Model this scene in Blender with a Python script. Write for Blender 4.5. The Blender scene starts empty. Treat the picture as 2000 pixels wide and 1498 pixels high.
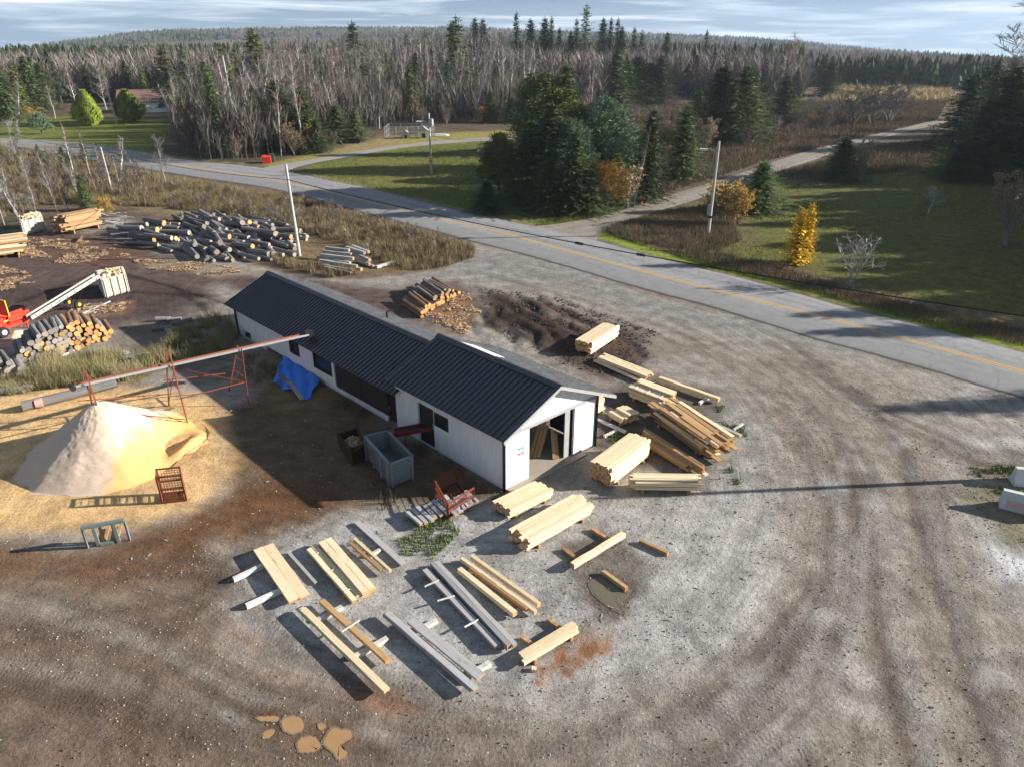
import bpy, math, random
import numpy as np
from math import sin, cos, pi, sqrt, radians, atan2, hypot
from mathutils import Vector, Matrix

R_ = random.Random(7)
scene = bpy.context.scene
COL = scene.collection

# ------------------------------------------------------------------ camera
F_, CX, CY, CH = 1400.0, 1000.0, 749.0, 18.0
PT = math.atan(680 / 1400.)
sP, cP = sin(PT), cos(PT)

def G(x, y, z=0.0):
    u = (x - CX) / F_; v = (y - CY) / F_
    t = (CH - z) / (sP + v * cP)
    return Vector((t * u, t * (cP - v * sP), z))

def HT(x, yb, yt):
    Y = G(x, yb).y; v = (yt - CY) / F_
    t = Y / (cP - v * sP)
    return CH - t * (sP + v * cP)

cam_d = bpy.data.cameras.new('camera'); cam = bpy.data.objects.new('camera', cam_d); COL.objects.link(cam)
cam.location = (0, 0, CH); cam.rotation_euler = (pi / 2 - PT, 0, 0)
cam_d.sensor_width = 36; cam_d.lens = F_ / 2000 * 36; cam_d.clip_start = .5; cam_d.clip_end = 20000
scene.camera = cam

# ------------------------------------------------------------------ object helpers
def tag(o, label=None, cat=None, group=None, kind=None):
    if label: o['label'] = label
    if cat: o['category'] = cat
    if group: o['group'] = group
    if kind: o['kind'] = kind
    return o

def empty(name, loc, rz=0, label=None, cat=None, group=None):
    o = bpy.data.objects.new(name, None); COL.objects.link(o)
    o.location = loc; o.rotation_euler = (0, 0, rz); o.empty_display_size = .3
    return tag(o, label, cat, group)

def inst(name, me, parent=None, loc=(0, 0, 0), rot=(0, 0, 0), scale=(1, 1, 1)):
    o = bpy.data.objects.new(name, me); COL.objects.link(o)
    o.location = loc; o.rotation_euler = rot; o.scale = scale
    if parent: o.parent = parent
    return o

class MB:
    def __init__(s): s.v = []; s.f = []; s.m = []
    def face(s, pts, m=0):
        i = len(s.v); s.v += [tuple(p) for p in pts]; s.f.append(tuple(range(i, i + len(pts)))); s.m.append(m)
    def hexa(s, b, t, m=0):      # 4 bottom, 4 top points (ccw seen from above)
        i = len(s.v); s.v += [tuple(p) for p in b] + [tuple(p) for p in t]
        for q in ((3, 2, 1, 0), (4, 5, 6, 7), (0, 1, 5, 4), (1, 2, 6, 5), (2, 3, 7, 6), (3, 0, 4, 7)):
            s.f.append(tuple(i + k for k in q)); s.m.append(m)
    def box(s, cx, cy, cz, sx, sy, sz, rz=0, m=0):
        c, q = cos(rz), sin(rz); P = []
        for z in (-.5, .5):
            for x, y in ((-.5, -.5), (.5, -.5), (.5, .5), (-.5, .5)):
                X, Y = x * sx, y * sy; P.append((cx + X * c - Y * q, cy + X * q + Y * c, cz + z * sz))
        s.hexa(P[:4], P[4:], m)
    def bar(s, p, q, w, h=None, m=0):
        h = h or w; p = Vector(p); q = Vector(q); d = (q - p).normalized()
        a = d.cross(Vector((0, 0, 1)))
        a = a.normalized() if a.length > 1e-4 else Vector((1, 0, 0))
        b = a.cross(d)
        A = a * w / 2; B = b * h / 2
        s.hexa([p - A - B, p + A - B, q + A - B, q - A - B], [p - A + B, p + A + B, q + A + B, q - A + B], m)
    def tube(s, pts, rad, n=6, m=0, cap=False):
        rings = []
        for k, p in enumerate(pts):
            p = Vector(p)
            d = (Vector(pts[min(k + 1, len(pts) - 1)]) - Vector(pts[max(k - 1, 0)]))
            d = d.normalized() if d.length > 1e-6 else Vector((0, 0, 1))
            a = d.cross(Vector((.31, .17, .93))) if abs(d.z) < .9 else d.cross(Vector((1, 0, 0)))
            a.normalize(); b = d.cross(a)
            r = rad[k] if hasattr(rad, '__len__') else rad
            i = len(s.v)
            for j in range(n):
                t = 2 * pi * j / n; q = p + (a * cos(t) + b * sin(t)) * r; s.v.append((q.x, q.y, q.z))
            rings.append(i)
        for k in range(len(rings) - 1):
            for j in range(n):
                s.f.append((rings[k] + j, rings[k] + (j + 1) % n, rings[k + 1] + (j + 1) % n, rings[k + 1] + j)); s.m.append(m)
        if cap:
            s.f.append(tuple(rings[0] + j for j in reversed(range(n)))); s.m.append(m)
            s.f.append(tuple(rings[-1] + j for j in range(n))); s.m.append(m)
    def mesh(s, name, mats, smooth=False):
        me = bpy.data.meshes.new(name); me.from_pydata(s.v, [], s.f)
        for mt in (mats if isinstance(mats, (list, tuple)) else [mats]): me.materials.append(mt)
        me.polygons.foreach_set('material_index', s.m)
        if smooth: me.polygons.foreach_set('use_smooth', [True] * len(s.f))
        me.update(); return me
    def build(s, name, mats, parent=None, loc=(0, 0, 0), rz=0, smooth=False):
        return inst(name, s.mesh(name, mats, smooth), parent, loc, (0, 0, rz))

def npmesh(name, V, Fc, k, mat, attrs=None, smooth=False):
    me = bpy.data.meshes.new(name); n = len(Fc)
    me.vertices.add(len(V)); me.vertices.foreach_set('co', np.ascontiguousarray(V, dtype=np.float32).ravel())
    me.loops.add(n * k); me.loops.foreach_set('vertex_index', np.ascontiguousarray(Fc, dtype=np.int32).ravel())
    me.polygons.add(n); me.polygons.foreach_set('loop_start', np.arange(0, n * k, k, dtype=np.int32))
    me.update(calc_edges=True)
    if smooth: me.polygons.foreach_set('use_smooth', np.ones(n, dtype=bool))
    for nm, arr in (attrs or {}).items():
        a = me.color_attributes.new(nm, 'FLOAT_COLOR', 'POINT')
        a.data.foreach_set('color', np.ascontiguousarray(arr, dtype=np.float32).ravel())
    me.materials.append(mat); return me

# ------------------------------------------------------------------ material helpers
class NT:
    def __init__(s, name):
        s.mat = bpy.data.materials.new(name); s.mat.use_nodes = True
        s.n = s.mat.node_tree.nodes; s.l = s.mat.node_tree.links; s.n.clear()
        s.out = s.n.new('ShaderNodeOutputMaterial'); s.b = s.n.new('ShaderNodeBsdfPrincipled')
        s.l.new(s.b.outputs[0], s.out.inputs[0])
        s.tc = s.n.new('ShaderNodeTexCoord')
    def node(s, t, **kw):
        n = s.n.new(t)
        for k, v in kw.items(): setattr(n, k, v)
        return n
    def set(s, inp, v):
        if isinstance(v, bpy.types.NodeSocket): s.l.new(v, inp)
        elif isinstance(v, (tuple, list)) and len(v) == 3 and inp.type == 'RGBA': inp.default_value = (*v, 1)
        else: inp.default_value = v
    def mapping(s, vec, scale=(1, 1, 1), rot=(0, 0, 0), loc=(0, 0, 0)):
        n = s.node('ShaderNodeMapping'); s.l.new(vec, n.inputs[0])
        n.inputs['Scale'].default_value = scale; n.inputs['Rotation'].default_value = rot; n.inputs['Location'].default_value = loc
        return n.outputs[0]
    def noise(s, vec, scale, detail=4, rough=.6, out='Fac', dist=0):
        n = s.node('ShaderNodeTexNoise'); s.l.new(vec, n.inputs['Vector'])
        n.inputs['Scale'].default_value = scale; n.inputs['Detail'].default_value = detail
        n.inputs['Roughness'].default_value = rough; n.inputs['Distortion'].default_value = dist
        return n.outputs[out]
    def voro(s, vec, scale, feature='F1', out='Distance'):
        n = s.node('ShaderNodeTexVoronoi', feature=feature); s.l.new(vec, n.inputs['Vector']); n.inputs['Scale'].default_value = scale
        return n.outputs[out]
    def ramp(s, fac, stops, interp='LINEAR'):
        n = s.node('ShaderNodeValToRGB'); s.l.new(fac, n.inputs[0]); cr = n.color_ramp; cr.interpolation = interp
        while len(cr.elements) < len(stops): cr.elements.new(.5)
        for e, (p, c) in zip(cr.elements, stops):
            e.position = p; e.color = (*c, 1) if isinstance(c, (tuple, list)) else (c, c, c, 1)
        return n.outputs[0]
    def mix(s, f, a, b, mode='MIX'):
        n = s.node('ShaderNodeMix', data_type='RGBA', blend_type=mode)
        s.set(n.inputs[0], f); s.set(n.inputs[6], a); s.set(n.inputs[7], b); return n.outputs[2]
    def math(s, op, a, b=0.0, clamp=False):
        n = s.node('ShaderNodeMath', operation=op); n.use_clamp = clamp; s.set(n.inputs[0], a); s.set(n.inputs[1], b); return n.outputs[0]
    def bump(s, h, strength=.5, dist=.05, nrm=None):
        n = s.node('ShaderNodeBump'); s.l.new(h, n.inputs['Height']); n.inputs['Strength'].default_value = strength; n.inputs['Distance'].default_value = dist
        if nrm: s.l.new(nrm, n.inputs['Normal'])
        s.l.new(n.outputs[0], s.b.inputs['Normal']); return n.outputs[0]
    def fin(s, col, rough=.85, spec=.25, metal=0):
        s.set(s.b.inputs['Base Color'], col); s.set(s.b.inputs['Roughness'], rough)
        s.b.inputs['Specular IOR Level'].default_value = spec; s.b.inputs['Metallic'].default_value = metal
        return s.mat

def rnd(t):
    return t.node('ShaderNodeObjectInfo').outputs['Random']
def gray(v): return (v, v, v)

def wood(name, c1, c2, cend, dark=.75, rough=.8):
    t = NT(name); o = t.tc.outputs['Object']; r = rnd(t)
    off = t.node('ShaderNodeVectorMath', operation='ADD'); t.l.new(o, off.inputs[0])
    cmb = t.node('ShaderNodeCombineXYZ'); 
    for k in range(3): t.l.new(t.math('MULTIPLY', r, 37. + k * 9), cmb.inputs[k])
    t.l.new(cmb.outputs[0], off.inputs[1]); o2 = off.outputs[0]
    g = t.noise(t.mapping(o2, (1.2, 5, 5)), 2.4, 5, .65)
    c = t.mix(t.ramp(g, [(.35, 0), (.65, 1)]), c1, c2)
    c = t.mix(t.math('MULTIPLY', t.math('FRACT', t.math('MULTIPLY', r, 17.3)), .38), c, tuple(x * .72 for x in (c2[0], c2[1] * .93, c2[2] * .85)))
    kn = t.noise(t.mapping(o2, (5, 2.2, 2.2)), 2.0, 3, .5)
    c = t.mix(t.math('MULTIPLY', t.ramp(kn, [(.62, 0), (.7, 1)]), .55), c, tuple(x * .45 for x in cend))
    v = t.ramp(r, [(0, dark), (.5, 1.0), (1, 1.12)])
    c = t.mix(1.0, c, v, 'MULTIPLY')
    sx = t.node('ShaderNodeSeparateXYZ'); t.l.new(t.tc.outputs['Normal'], sx.inputs[0])
    e = t.math('GREATER_THAN', t.math('ABSOLUTE', sx.outputs[0]), .8)
    c = t.mix(e, c, t.mix(t.math('MULTIPLY', r, .8), cend, tuple(x * .55 for x in cend)))
    t.bump(g, .3, .02)
    return t.fin(c, rough, .2)

M = {}
M['lumber_new'] = wood('fresh_lumber', (.76, .64, .45), (.68, .54, .34), (.56, .32, .14), .9)
M['lumber_tan'] = wood('tan_lumber', (.50, .33, .17), (.40, .25, .12), (.46, .22, .08))
M['lumber_grey'] = wood('weathered_lumber', (.44, .43, .42), (.30, .30, .31), (.42, .28, .17))
M['slab'] = wood('slab_wood', (.52, .33, .17), (.30, .17, .09), (.5, .28, .12), .55)
M['white_wood'] = wood('bleached_wood', (.66, .64, .60), (.52, .50, .47), (.5, .45, .38))
M['crate_grey'] = wood('crate_board', (.24, .26, .28), (.16, .17, .18), (.2, .2, .2))

def simple(name, c, rough=.6, spec=.3, metal=0, var=.25, scale=3, bump=.15):
    t = NT(name); n = t.noise(t.tc.outputs['Object'], scale, 6, .65)
    cc = t.mix(n, tuple(x * (1 - var) for x in c), tuple(min(1, x * (1 + var)) for x in c))
    if bump: t.bump(n, bump, .02)
    return t.fin(cc, rough, spec, metal)

def bark(name, c1, c2):
    t = NT(name); o = t.tc.outputs['Object']; r = rnd(t)
    n = t.noise(t.mapping(o, (1.2, 5, 5)), 3., 6, .7)
    c = t.mix(t.ramp(n, [(.35, 0), (.62, 1)]), c1, c2)
    c = t.mix(1.0, c, t.ramp(r, [(0, .6), (1, 1.25)]), 'MULTIPLY'); t.bump(n, .6, .03)
    return t.fin(c, .9, .1)
M['bark_grey'] = bark('grey_bark', (.10, .095, .095), (.27, .26, .26))
M['bark_brown'] = bark('brown_bark', (.09, .055, .04), (.26, .16, .11))
def cutend(name, c1, c2):
    t = NT(name); o = t.tc.outputs['Object']; sep = t.node('ShaderNodeVectorMath', operation='LENGTH')
    m = t.mapping(o, (0, 1, 1)); t.l.new(m, sep.inputs[0])
    w = t.math('SINE', t.math('MULTIPLY', sep.outputs['Value'], 50.))
    n = t.noise(o, 6, 4, .6)
    c = t.mix(t.math('ADD', t.math('MULTIPLY', w, .15), n, True), c1, c2)
    c = t.mix(1.0, c, t.ramp(rnd(t), [(0, .65), (1, 1.2)]), 'MULTIPLY')
    return t.fin(c, .85, .1)
M['cut_orange'] = cutend('fresh_cut_end', (.50, .24, .08), (.66, .40, .17))
M['cut_grey'] = cutend('old_cut_end', (.24, .21, .18), (.42, .37, .31))

# metal roof, walls
t = NT('dark_metal_roof'); n = t.noise(t.tc.outputs['Object'], .9, 5, .6); n2 = t.noise(t.tc.outputs['Object'], 14, 3, .6)
c = t.mix(n, (.008, .012, .020), (.016, .022, .032)); c = t.mix(t.ramp(n2, [(.64, 0), (.74, .3)]), c, (.10, .10, .10))
M['roof'] = t.fin(c, t.ramp(n, [(.3, .30), (.7, .48)]), .9)
t = NT('sunlit_weathered_roof'); n = t.noise(t.mapping(t.tc.outputs['Object'], (1, 1, .4)), 1.6, 7, .72, dist=.8); n2 = t.noise(t.tc.outputs['Object'], 11, 3, .6)  # sunlight on the right slopes put into a paler roof colour, plus weathered blotches
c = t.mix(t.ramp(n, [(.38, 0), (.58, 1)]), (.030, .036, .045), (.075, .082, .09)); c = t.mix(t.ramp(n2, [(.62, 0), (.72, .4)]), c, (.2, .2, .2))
M['roof_sunlit'] = t.fin(c, .5, .5)
t = NT('white_siding'); o = t.tc.outputs['Object']
n = t.noise(t.mapping(o, (3, 3, .5)), 1.2, 6, .7); sx = t.node('ShaderNodeSeparateXYZ'); t.l.new(o, sx.inputs[0])
c = t.mix(t.ramp(n, [(.3, 0), (.75, 1)]), (.74, .75, .76), (.60, .61, .61))
splash = t.math('MULTIPLY', t.ramp(sx.outputs[2], [(.0, .9), (.28, 0)]), t.noise(o, 3, 6, .75))
c = t.mix(splash, c, (.20, .15, .11))
M['siding'] = t.fin(c, .6, .3)
M['black_trim'] = simple('black_trim', (.018, .018, .02), .5, .4)
M['grey_trim'] = simple('grey_trim', (.30, .30, .30), .7, .2)
M['dark_door'] = simple('dark_brown_door', (.030, .024, .022), .7, .2)
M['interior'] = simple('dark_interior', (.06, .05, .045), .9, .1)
M['glass'] = NT('window_glass').fin((.02, .025, .03), .08, .6)
M['slab_floor'] = simple('concrete_floor', (.34, .29, .24), .85, .2, var=.15)
M['rust'] = simple('rusty_steel', (.22, .065, .035), .8, .2, .3, .45, 5)
M['rust_dark'] = simple('dark_rusty_steel', (.060, .028, .022), .8, .2, .3, .4, 5)
M['red_paint'] = simple('red_paint', (.62, .035, .015), .45, .4, var=.15)
M['yellow_paint'] = simple('yellow_paint', (.75, .42, .02), .45, .4, var=.1)
M['darkred'] = simple('dark_red_paint', (.20, .015, .015), .5, .4)
M['tyre'] = simple('tyre_rubber', (.02, .02, .02), .85, .2)
M['steel'] = simple('galvanised_steel', (.45, .46, .47), .45, .5, .6, .12)
M['greensteel'] = simple('grey_green_paint', (.14, .17, .165), .55, .4, var=.2)
M['concrete'] = simple('pale_concrete', (.50, .51, .52), .85, .2, var=.15)
M['concrete_red'] = simple('faded_red_paint', (.52, .33, .28), .85, .2, var=.3)
t = NT('blue_tarp'); n = t.noise(t.tc.outputs['Object'], 2.2, 4, .6, dist=1.2); t.bump(n, .7, .12)
M['tarp'] = t.fin(t.mix(n, (.006, .13, .66), (.012, .24, .90)), .42, .5)
M['pole_wood'] = simple('grey_pole_wood', (.42, .41, .40), .8, .2, var=.2)
M['cable'] = simple('black_cable', (.006, .006, .006), .6, .3, bump=0)
M['white_paint'] = simple('white_paint', (.72, .72, .70), .5, .3, var=.08)
M['orange_sign'] = simple('orange_sign', (.8, .22, .04), .5, .3, var=.1)
M['cone_orange'] = simple('cone_plastic', (.75, .09, .04), .5, .3, var=.1)
M['bin_green'] = simple('green_plastic', (.02, .09, .06), .5, .3)
M['black_plastic'] = simple('black_plastic', (.012, .012, .014), .35, .5)
M['brown_roof'] = simple('brown_shingle', (.20, .12, .095), .9, .1, var=.2, scale=1)
M['brick'] = simple('brown_brick', (.22, .11, .08), .9, .1)
M['teal_print'] = simple('teal_lettering', (.02, .45, .36), .5, .3, bump=0)
M['pink_print'] = simple('pink_lettering', (.55, .12, .30), .5, .3, bump=0)

def leafmat(name, c1, c2, scale=.8, trans=.0, rough=.75, spread=.35):
    t = NT(name); o = t.tc.outputs['Object']; n = t.noise(o, scale, 4, .7)
    c = t.mix(t.ramp(n, [(.35, 0), (.65, 1)]), c1, c2)
    c = t.mix(1.0, c, t.ramp(rnd(t), [(0, 1 - spread), (1, 1 + spread)]), 'MULTIPLY')
    return t.fin(c, rough, .15)
M['spruce'] = leafmat('spruce_needles', (.036, .070, .024), (.125, .160, .058))
M['pine'] = leafmat('pine_needles', (.085, .15, .085), (.23, .31, .18), 1.1)
M['olive'] = leafmat('olive_needles', (.085, .12, .03), (.21, .23, .075), 1.1)
M['cedar'] = leafmat('cedar_foliage', (.10, .15, .018), (.27, .32, .05), 1.4)
M['yellow_leaf'] = leafmat('yellow_foliage', (.62, .40, .02), (.88, .60, .04), .9)
M['gold_leaf'] = leafmat('dull_gold_leaves', (.42, .27, .05), (.62, .42, .08), 1.)
M['tan_leaf'] = leafmat('pale_dry_leaves', (.28, .20, .12), (.45, .36, .22), 1.)
M['bark_pale'] = leafmat('pale_birch_bark', (.26, .245, .23), (.52, .50, .48), 1.2)
M['twig_grey'] = leafmat('grey_twigs', (.14, .125, .11), (.27, .25, .23), .3)
M['twig_red'] = leafmat('reddish_twigs', (.16, .12, .10), (.27, .205, .175), .3)
M['twig_orange'] = leafmat('orange_twigs', (.30, .16, .09), (.42, .25, .15), .3)
M['trunk_dark'] = leafmat('dark_trunk_bark', (.07, .055, .045), (.16, .13, .11), 2)

# ------------------------------------------------------------------ numpy noise
_prm = np.random.RandomState(3).rand(256, 256).astype(np.float32)
def vnoise(x, y):
    xi = np.floor(x).astype(int); yi = np.floor(y).astype(int); fx = x - xi; fy = y - yi
    fx = fx * fx * (3 - 2 * fx); fy = fy * fy * (3 - 2 * fy)
    a = _prm[xi & 255, yi & 255]; b = _prm[(xi + 1) & 255, yi & 255]; c = _prm[xi & 255, (yi + 1) & 255]; d = _prm[(xi + 1) & 255, (yi + 1) & 255]
    return (a * (1 - fx) + b * fx) * (1 - fy) + (c * (1 - fx) + d * fx) * fy
def fbm(x, y, o=4):
    s = 0; a = .5; tot = 0
    for k in range(o):
        s = s + a * vnoise(x * 2 ** k + 13.7 * k, y * 2 ** k + 7.1 * k); tot += a; a *= .5
    return s / tot
def seg_dist(X, Y, P, closed=True):
    d = np.full(X.shape, 1e9, dtype=np.float32); n = len(P)
    for i in range(n if closed else n - 1):
        ax, ay = P[i]; bx, by = P[(i + 1) % n]; vx, vy = bx - ax, by - ay; L = vx * vx + vy * vy + 1e-9
        tt = np.clip(((X - ax) * vx + (Y - ay) * vy) / L, 0, 1)
        d = np.minimum(d, np.hypot(X - ax - tt * vx, Y - ay - tt * vy))
    return d
def inside(X, Y, P):
    r = np.zeros(X.shape, dtype=bool); n = len(P)
    for i in range(n):
        ax, ay = P[i]; bx, by = P[(i + 1) % n]
        if ay == by: continue
        c = ((ay > Y) != (by > Y)) & (X < (bx - ax) * (Y - ay) / (by - ay) + ax); r ^= c
    return r
def wp(pts): return [tuple(G(x, y).xy) for x, y in pts]

# ------------------------------------------------------------------ terrain height
RIDGE = [(-500, 130), (0, 96), (125, 79), (250, 64), (350, 57), (500, 54), (700, 53), (860, 52), (1000, 56), (1200, 62), (1400, 68), (1500, 73), (1600, 83), (1750, 96), (1880, 106), (2000, 114), (2500, 140)]
def terrain(X, Y):
    d = np.hypot(X, Y)
    # screen column of a far point, from its bearing
    Yc = np.maximum(Y, 1e-3)
    xs = np.where(Y > 0, np.clip(CX + F_ * (X / Yc) * 1.1117, -500, 2500), np.where(X > 0, 2500, -500))
    yr = np.interp(xs, [p[0] for p in RIDGE], [p[1] for p in RIDGE])
    vv = (yr + 9 - CY) / F_; el = -(sP + vv * cP) / (cP - vv * sP) * np.clip(Y / np.maximum(d, 1), .3, 1)
    s = np.clip((d - 320) / 2200., 0, 1); s = s * s * (3 - 2 * s)
    zr = CH + el * 2500
    z = s * zr
    z = z + np.clip((d - 400) / 600, 0, 1) * 5 * (fbm(X / 260, Y / 260, 4) - .5) * 2 * np.clip((2400 - d) / 800, 0, 1)
    z = np.where(d > 2520, z - (d - 2520) * .08, z)
    return z

def gz(x, y): return float(terrain(np.array([x]), np.array([y]))[0])

# ------------------------------------------------------------------ ground sheet
az = np.radians(np.concatenate([np.arange(-47, 47, .2), np.arange(47, 313, 3.8)]))
rr = np.concatenate([[.01, 5, 10], 14 * 1.0072 ** np.arange(0, 300), []])
r1 = rr[-1]; rr = np.concatenate([rr, r1 * 1.02 ** np.arange(1, 168)])
A_, RR = np.meshgrid(az, rr); X = (RR * np.sin(A_)).astype(np.float32); Y = (RR * np.cos(A_)).astype(np.float32)
Z = terrain(X, Y)
na, nr = len(az), len(rr)
def S(r, g, b):
    f = lambda v: ((v / 255 + .055) / 1.055) ** 2.4 if v > 10 else v / 255 / 12.92
    return tuple(f(q) * .74 for q in (r, g, b))
nz = fbm(X / 2.2, Y / 2.2, 5); nz2 = fbm(X / 9 + 50, Y / 9, 4); nzb = fbm(X / 30 + 9, Y / 30 + 4, 4)
base = np.empty(X.shape + (3,), np.float32)
cA = np.array((.085, .062, .045)); cB = np.array((.055, .062, .035)); cC = np.array((.12, .085, .065))
m = np.clip((nzb - .35) * 4, 0, 1)[..., None]; m2 = np.clip((nz2 - .5) * 5, 0, 1)[..., None]
base[:] = cA * (1 - m) + cC * m; base[:] = base * (1 - m2 * .6) + cB * m2 * .6
msk = np.zeros(X.shape + (4,), np.float32)   # r gravel, g grass, b sawdust/chips, a wheel-tracks
DIST = np.hypot(X, Y)
def paint(px, col, feather=1.0, amt=1.0, ch=None, wob=1.0, world=False):
    P = px if world else wp(px); xs = [p[0] for p in P]; ys = [p[1] for p in P]; mg = feather * 2 + wob * 2
    sel = (X > min(xs) - mg) & (X < max(xs) + mg) & (Y > min(ys) - mg) & (Y < max(ys) + mg)
    if not sel.any(): return
    x, y = X[sel], Y[sel]; d = seg_dist(x, y, P); d = np.where(inside(x, y, P), d, -d)
    d = d + (nz[sel] - .5) * 2.4 * wob + (nz2[sel] - .5) * 3 * wob
    a = np.clip(d / feather * .5 + .5, 0, 1); a = a * a * (3 - 2 * a) * amt
    if col is not None: base[sel] = base[sel] * (1 - a[:, None]) + np.array(col, np.float32) * a[:, None]
    if ch is not None:
        for k in range(4):
            tgt = 1.0 if k in ch else 0.0
            msk[sel, k] = msk[sel, k] * (1 - a) + tgt * a
def stroke(px, width, col, feather=.4, amt=1.0, ch=None, wob=.4):
    P = wp(px); xs = [p[0] for p in P]; ys = [p[1] for p in P]; mg = width + feather + wob * 2
    sel = (X > min(xs) - mg) & (X < max(xs) + mg) & (Y > min(ys) - mg) & (Y < max(ys) + mg)
    x, y = X[sel], Y[sel]; d = width / 2 - seg_dist(x, y, P, False) + (nz[sel] - .5) * wob * 2
    a = np.clip(d / feather * .5 + .5, 0, 1) * amt
    base[sel] = base[sel] * (1 - a[:, None]) + np.array(col, np.float32) * a[:, None]
    if ch is not None:
        for k in ch: msk[sel, k] = np.maximum(msk[sel, k], a)

# fields and lawns
FIELD_R = [(1165, 466), (1210, 440), (1330, 405), (1400, 388), (1500, 345), (1640, 305), (1830, 262), (2300, 200), (2500, 760), (2000, 690), (1500, 557), (1250, 496)]
LAWN_L = [(-300, 262), (0, 238), (150, 226), (260, 228), (330, 236), (340, 262), (290, 300), (100, 280), (-300, 282)]
LAWN_M = [(575, 338), (600, 322), (775, 292), (875, 282), (1010, 275), (1080, 290), (1075, 400), (1060, 445), (900, 412), (712, 368)]
LAWN_D = [(500, 325), (560, 312), (620, 300), (760, 268), (860, 262), (1040, 252), (1060, 266), (870, 280), (620, 312), (540, 330)]
paint([(1100, 205), (1850, 150), (2300, 140), (2300, 260), (1810, 240), (1500, 320), (1260, 395), (1160, 430), (1110, 330)], (.115, .085, .060), 5, .9, wob=3)
paint([(1620, 168), (1700, 160), (1850, 165), (1850, 195), (1700, 182), (1630, 185)], (.36, .27, .14), 8, 1, ch=(1,), wob=5)
paint(FIELD_R, S(106, 108, 56), 1.5, 1, ch=(1,), wob=.5)
paint([(1190, 440), (1400, 395), (1430, 420), (1470, 470), (1400, 500), (1240, 480), (1180, 460)], (.11, .085, .045), 1.5, .9, ch=(1,), wob=1)
paint([(1250, 480), (1450, 522), (1640, 575), (1850, 625), (2050, 670), (2050, 640), (1800, 590), (1500, 515), (1300, 465)], (.16, .11, .075), .8, .85, ch=(1,), wob=.6)
paint([(1500, 340), (1650, 300), (1820, 265), (1900, 300), (1700, 345), (1560, 360)], (.08, .06, .04), 3, .7, wob=2)
paint(LAWN_L, S(115, 122, 58), 3, 1, ch=(1,), wob=1)
paint(LAWN_M, S(104, 112, 52), 1.2, 1, ch=(1,), wob=.5)
paint([(600, 330), (700, 308), (820, 305), (900, 340), (820, 375), (700, 360)], S(130, 126, 70), 3, .6, ch=(1,), wob=2)
paint(LAWN_D, S(150, 142, 82), 1.5, 1, ch=(1,), wob=1)
paint([(620, 300), (760, 262), (800, 285), (650, 308)], (.25, .18, .10), 2, .7, wob=1)
# roadside strip + brush on the yard side
BRUSH = [(-200, 300), (50, 292), (213, 322), (400, 352), (600, 386), (825, 448), (930, 480), (935, 505), (880, 525), (780, 540), (640, 545), (560, 520), (480, 470), (300, 410), (100, 400), (-200, 470)]
paint(BRUSH, (.165, .115, .065), 1.5, 1, ch=(1,), wob=1)
paint([(300, 370), (480, 380), (560, 420), (400, 425), (290, 410)], (.24, .20, .11), 2, .8, ch=(1,), wob=1.5)
paint([(310, 380), (420, 375), (400, 400), (330, 400)], (.20, .085, .04), 1.5, .7, ch=(1,), wob=1)
paint([(1160, 462), (1250, 492), (1500, 553), (1725, 616), (2050, 700), (2050, 680), (1725, 600), (1500, 540), (1250, 478), (1200, 450)], S(135, 150, 58), .35, 1, ch=(1,), wob=.2)
stroke([(50, 294), (213, 324), (400, 354), (600, 392), (800, 442), (900, 472)], 1.0, (.10, .09, .08), .6, .8)
stroke([(0, 270), (188, 283), (375, 313), (480, 322)], 1.2, S(150, 150, 95), .6, .8, ch=(1,))
stroke([(590, 338), (712, 366), (900, 409), (1040, 441)], 1.0, S(150, 140, 100), .5, .8)
stroke([(1160, 464), (1250, 494), (1500, 556), (1725, 618), (2050, 704)], .5, (.16, .12, .10), .25, .8, wob=.15)
# yard
YARD = [(-900, 400), (0, 455), (120, 440), (240, 425), (330, 470), (560, 535), (700, 545), (860, 530), (930, 500), (915, 472), (1000, 492), (1250, 565), (1498, 634), (1675, 685), (1900, 747), (2100, 805), (3200, 1100), (3200, 2600), (-1500, 2600)]
paint(YARD, S(157, 150, 141), .8, 1, ch=(0,), wob=.3)
GRV = [(940, 490), (1000, 497), (1250, 568), (1498, 637), (1675, 688), (1600, 700), (1400, 655), (1250, 625), (1100, 575), (1000, 560), (900, 540), (760, 545), (860, 525)]
paint(GRV, S(142, 141, 136), 1.2, 1, ch=(0,), wob=.5)
paint([(-300, 470), (150, 450), (300, 480), (430, 530), (620, 545), (760, 560), (900, 545), (960, 600), (880, 650), (430, 560), (300, 640), (60, 640), (-300, 620)], S(98, 82, 76), 1.5, 1, ch=(0,), wob=1)
paint([(-100, 520), (60, 560), (250, 545), (380, 560), (430, 590), (330, 640), (200, 600), (0, 600)], S(76, 64, 62), 1.5, .8, wob=1)
paint([(250, 500), (420, 515), (520, 528), (430, 545), (280, 525)], S(160, 145, 125), 1, .8, ch=(0,), wob=.8)
paint([(60, 470), (200, 470), (300, 500), (200, 520), (80, 510)], S(118, 84, 66), 1, .6, ch=(2,), wob=.8)
paint([(130, 600), (250, 590), (250, 610), (130, 625)], S(150, 120, 95), .8, .7, ch=(2,), wob=.6)
paint([(930, 560), (1100, 590), (1270, 640), (1290, 700), (1240, 730), (1180, 760), (1000, 650), (930, 625)], S(88, 70, 62), 1.2, 1, ch=(0,), wob=.8)
paint([(960, 575), (1070, 590), (1130, 640), (1120, 700), (1040, 665), (950, 640)], S(58, 46, 42), 1, .9, ch=(0,), wob=.6)
paint([(870, 570), (915, 580), (930, 615), (905, 650), (860, 630), (840, 612), (875, 600)], S(160, 122, 88), .8, .9, ch=(2,), wob=.5)
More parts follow.
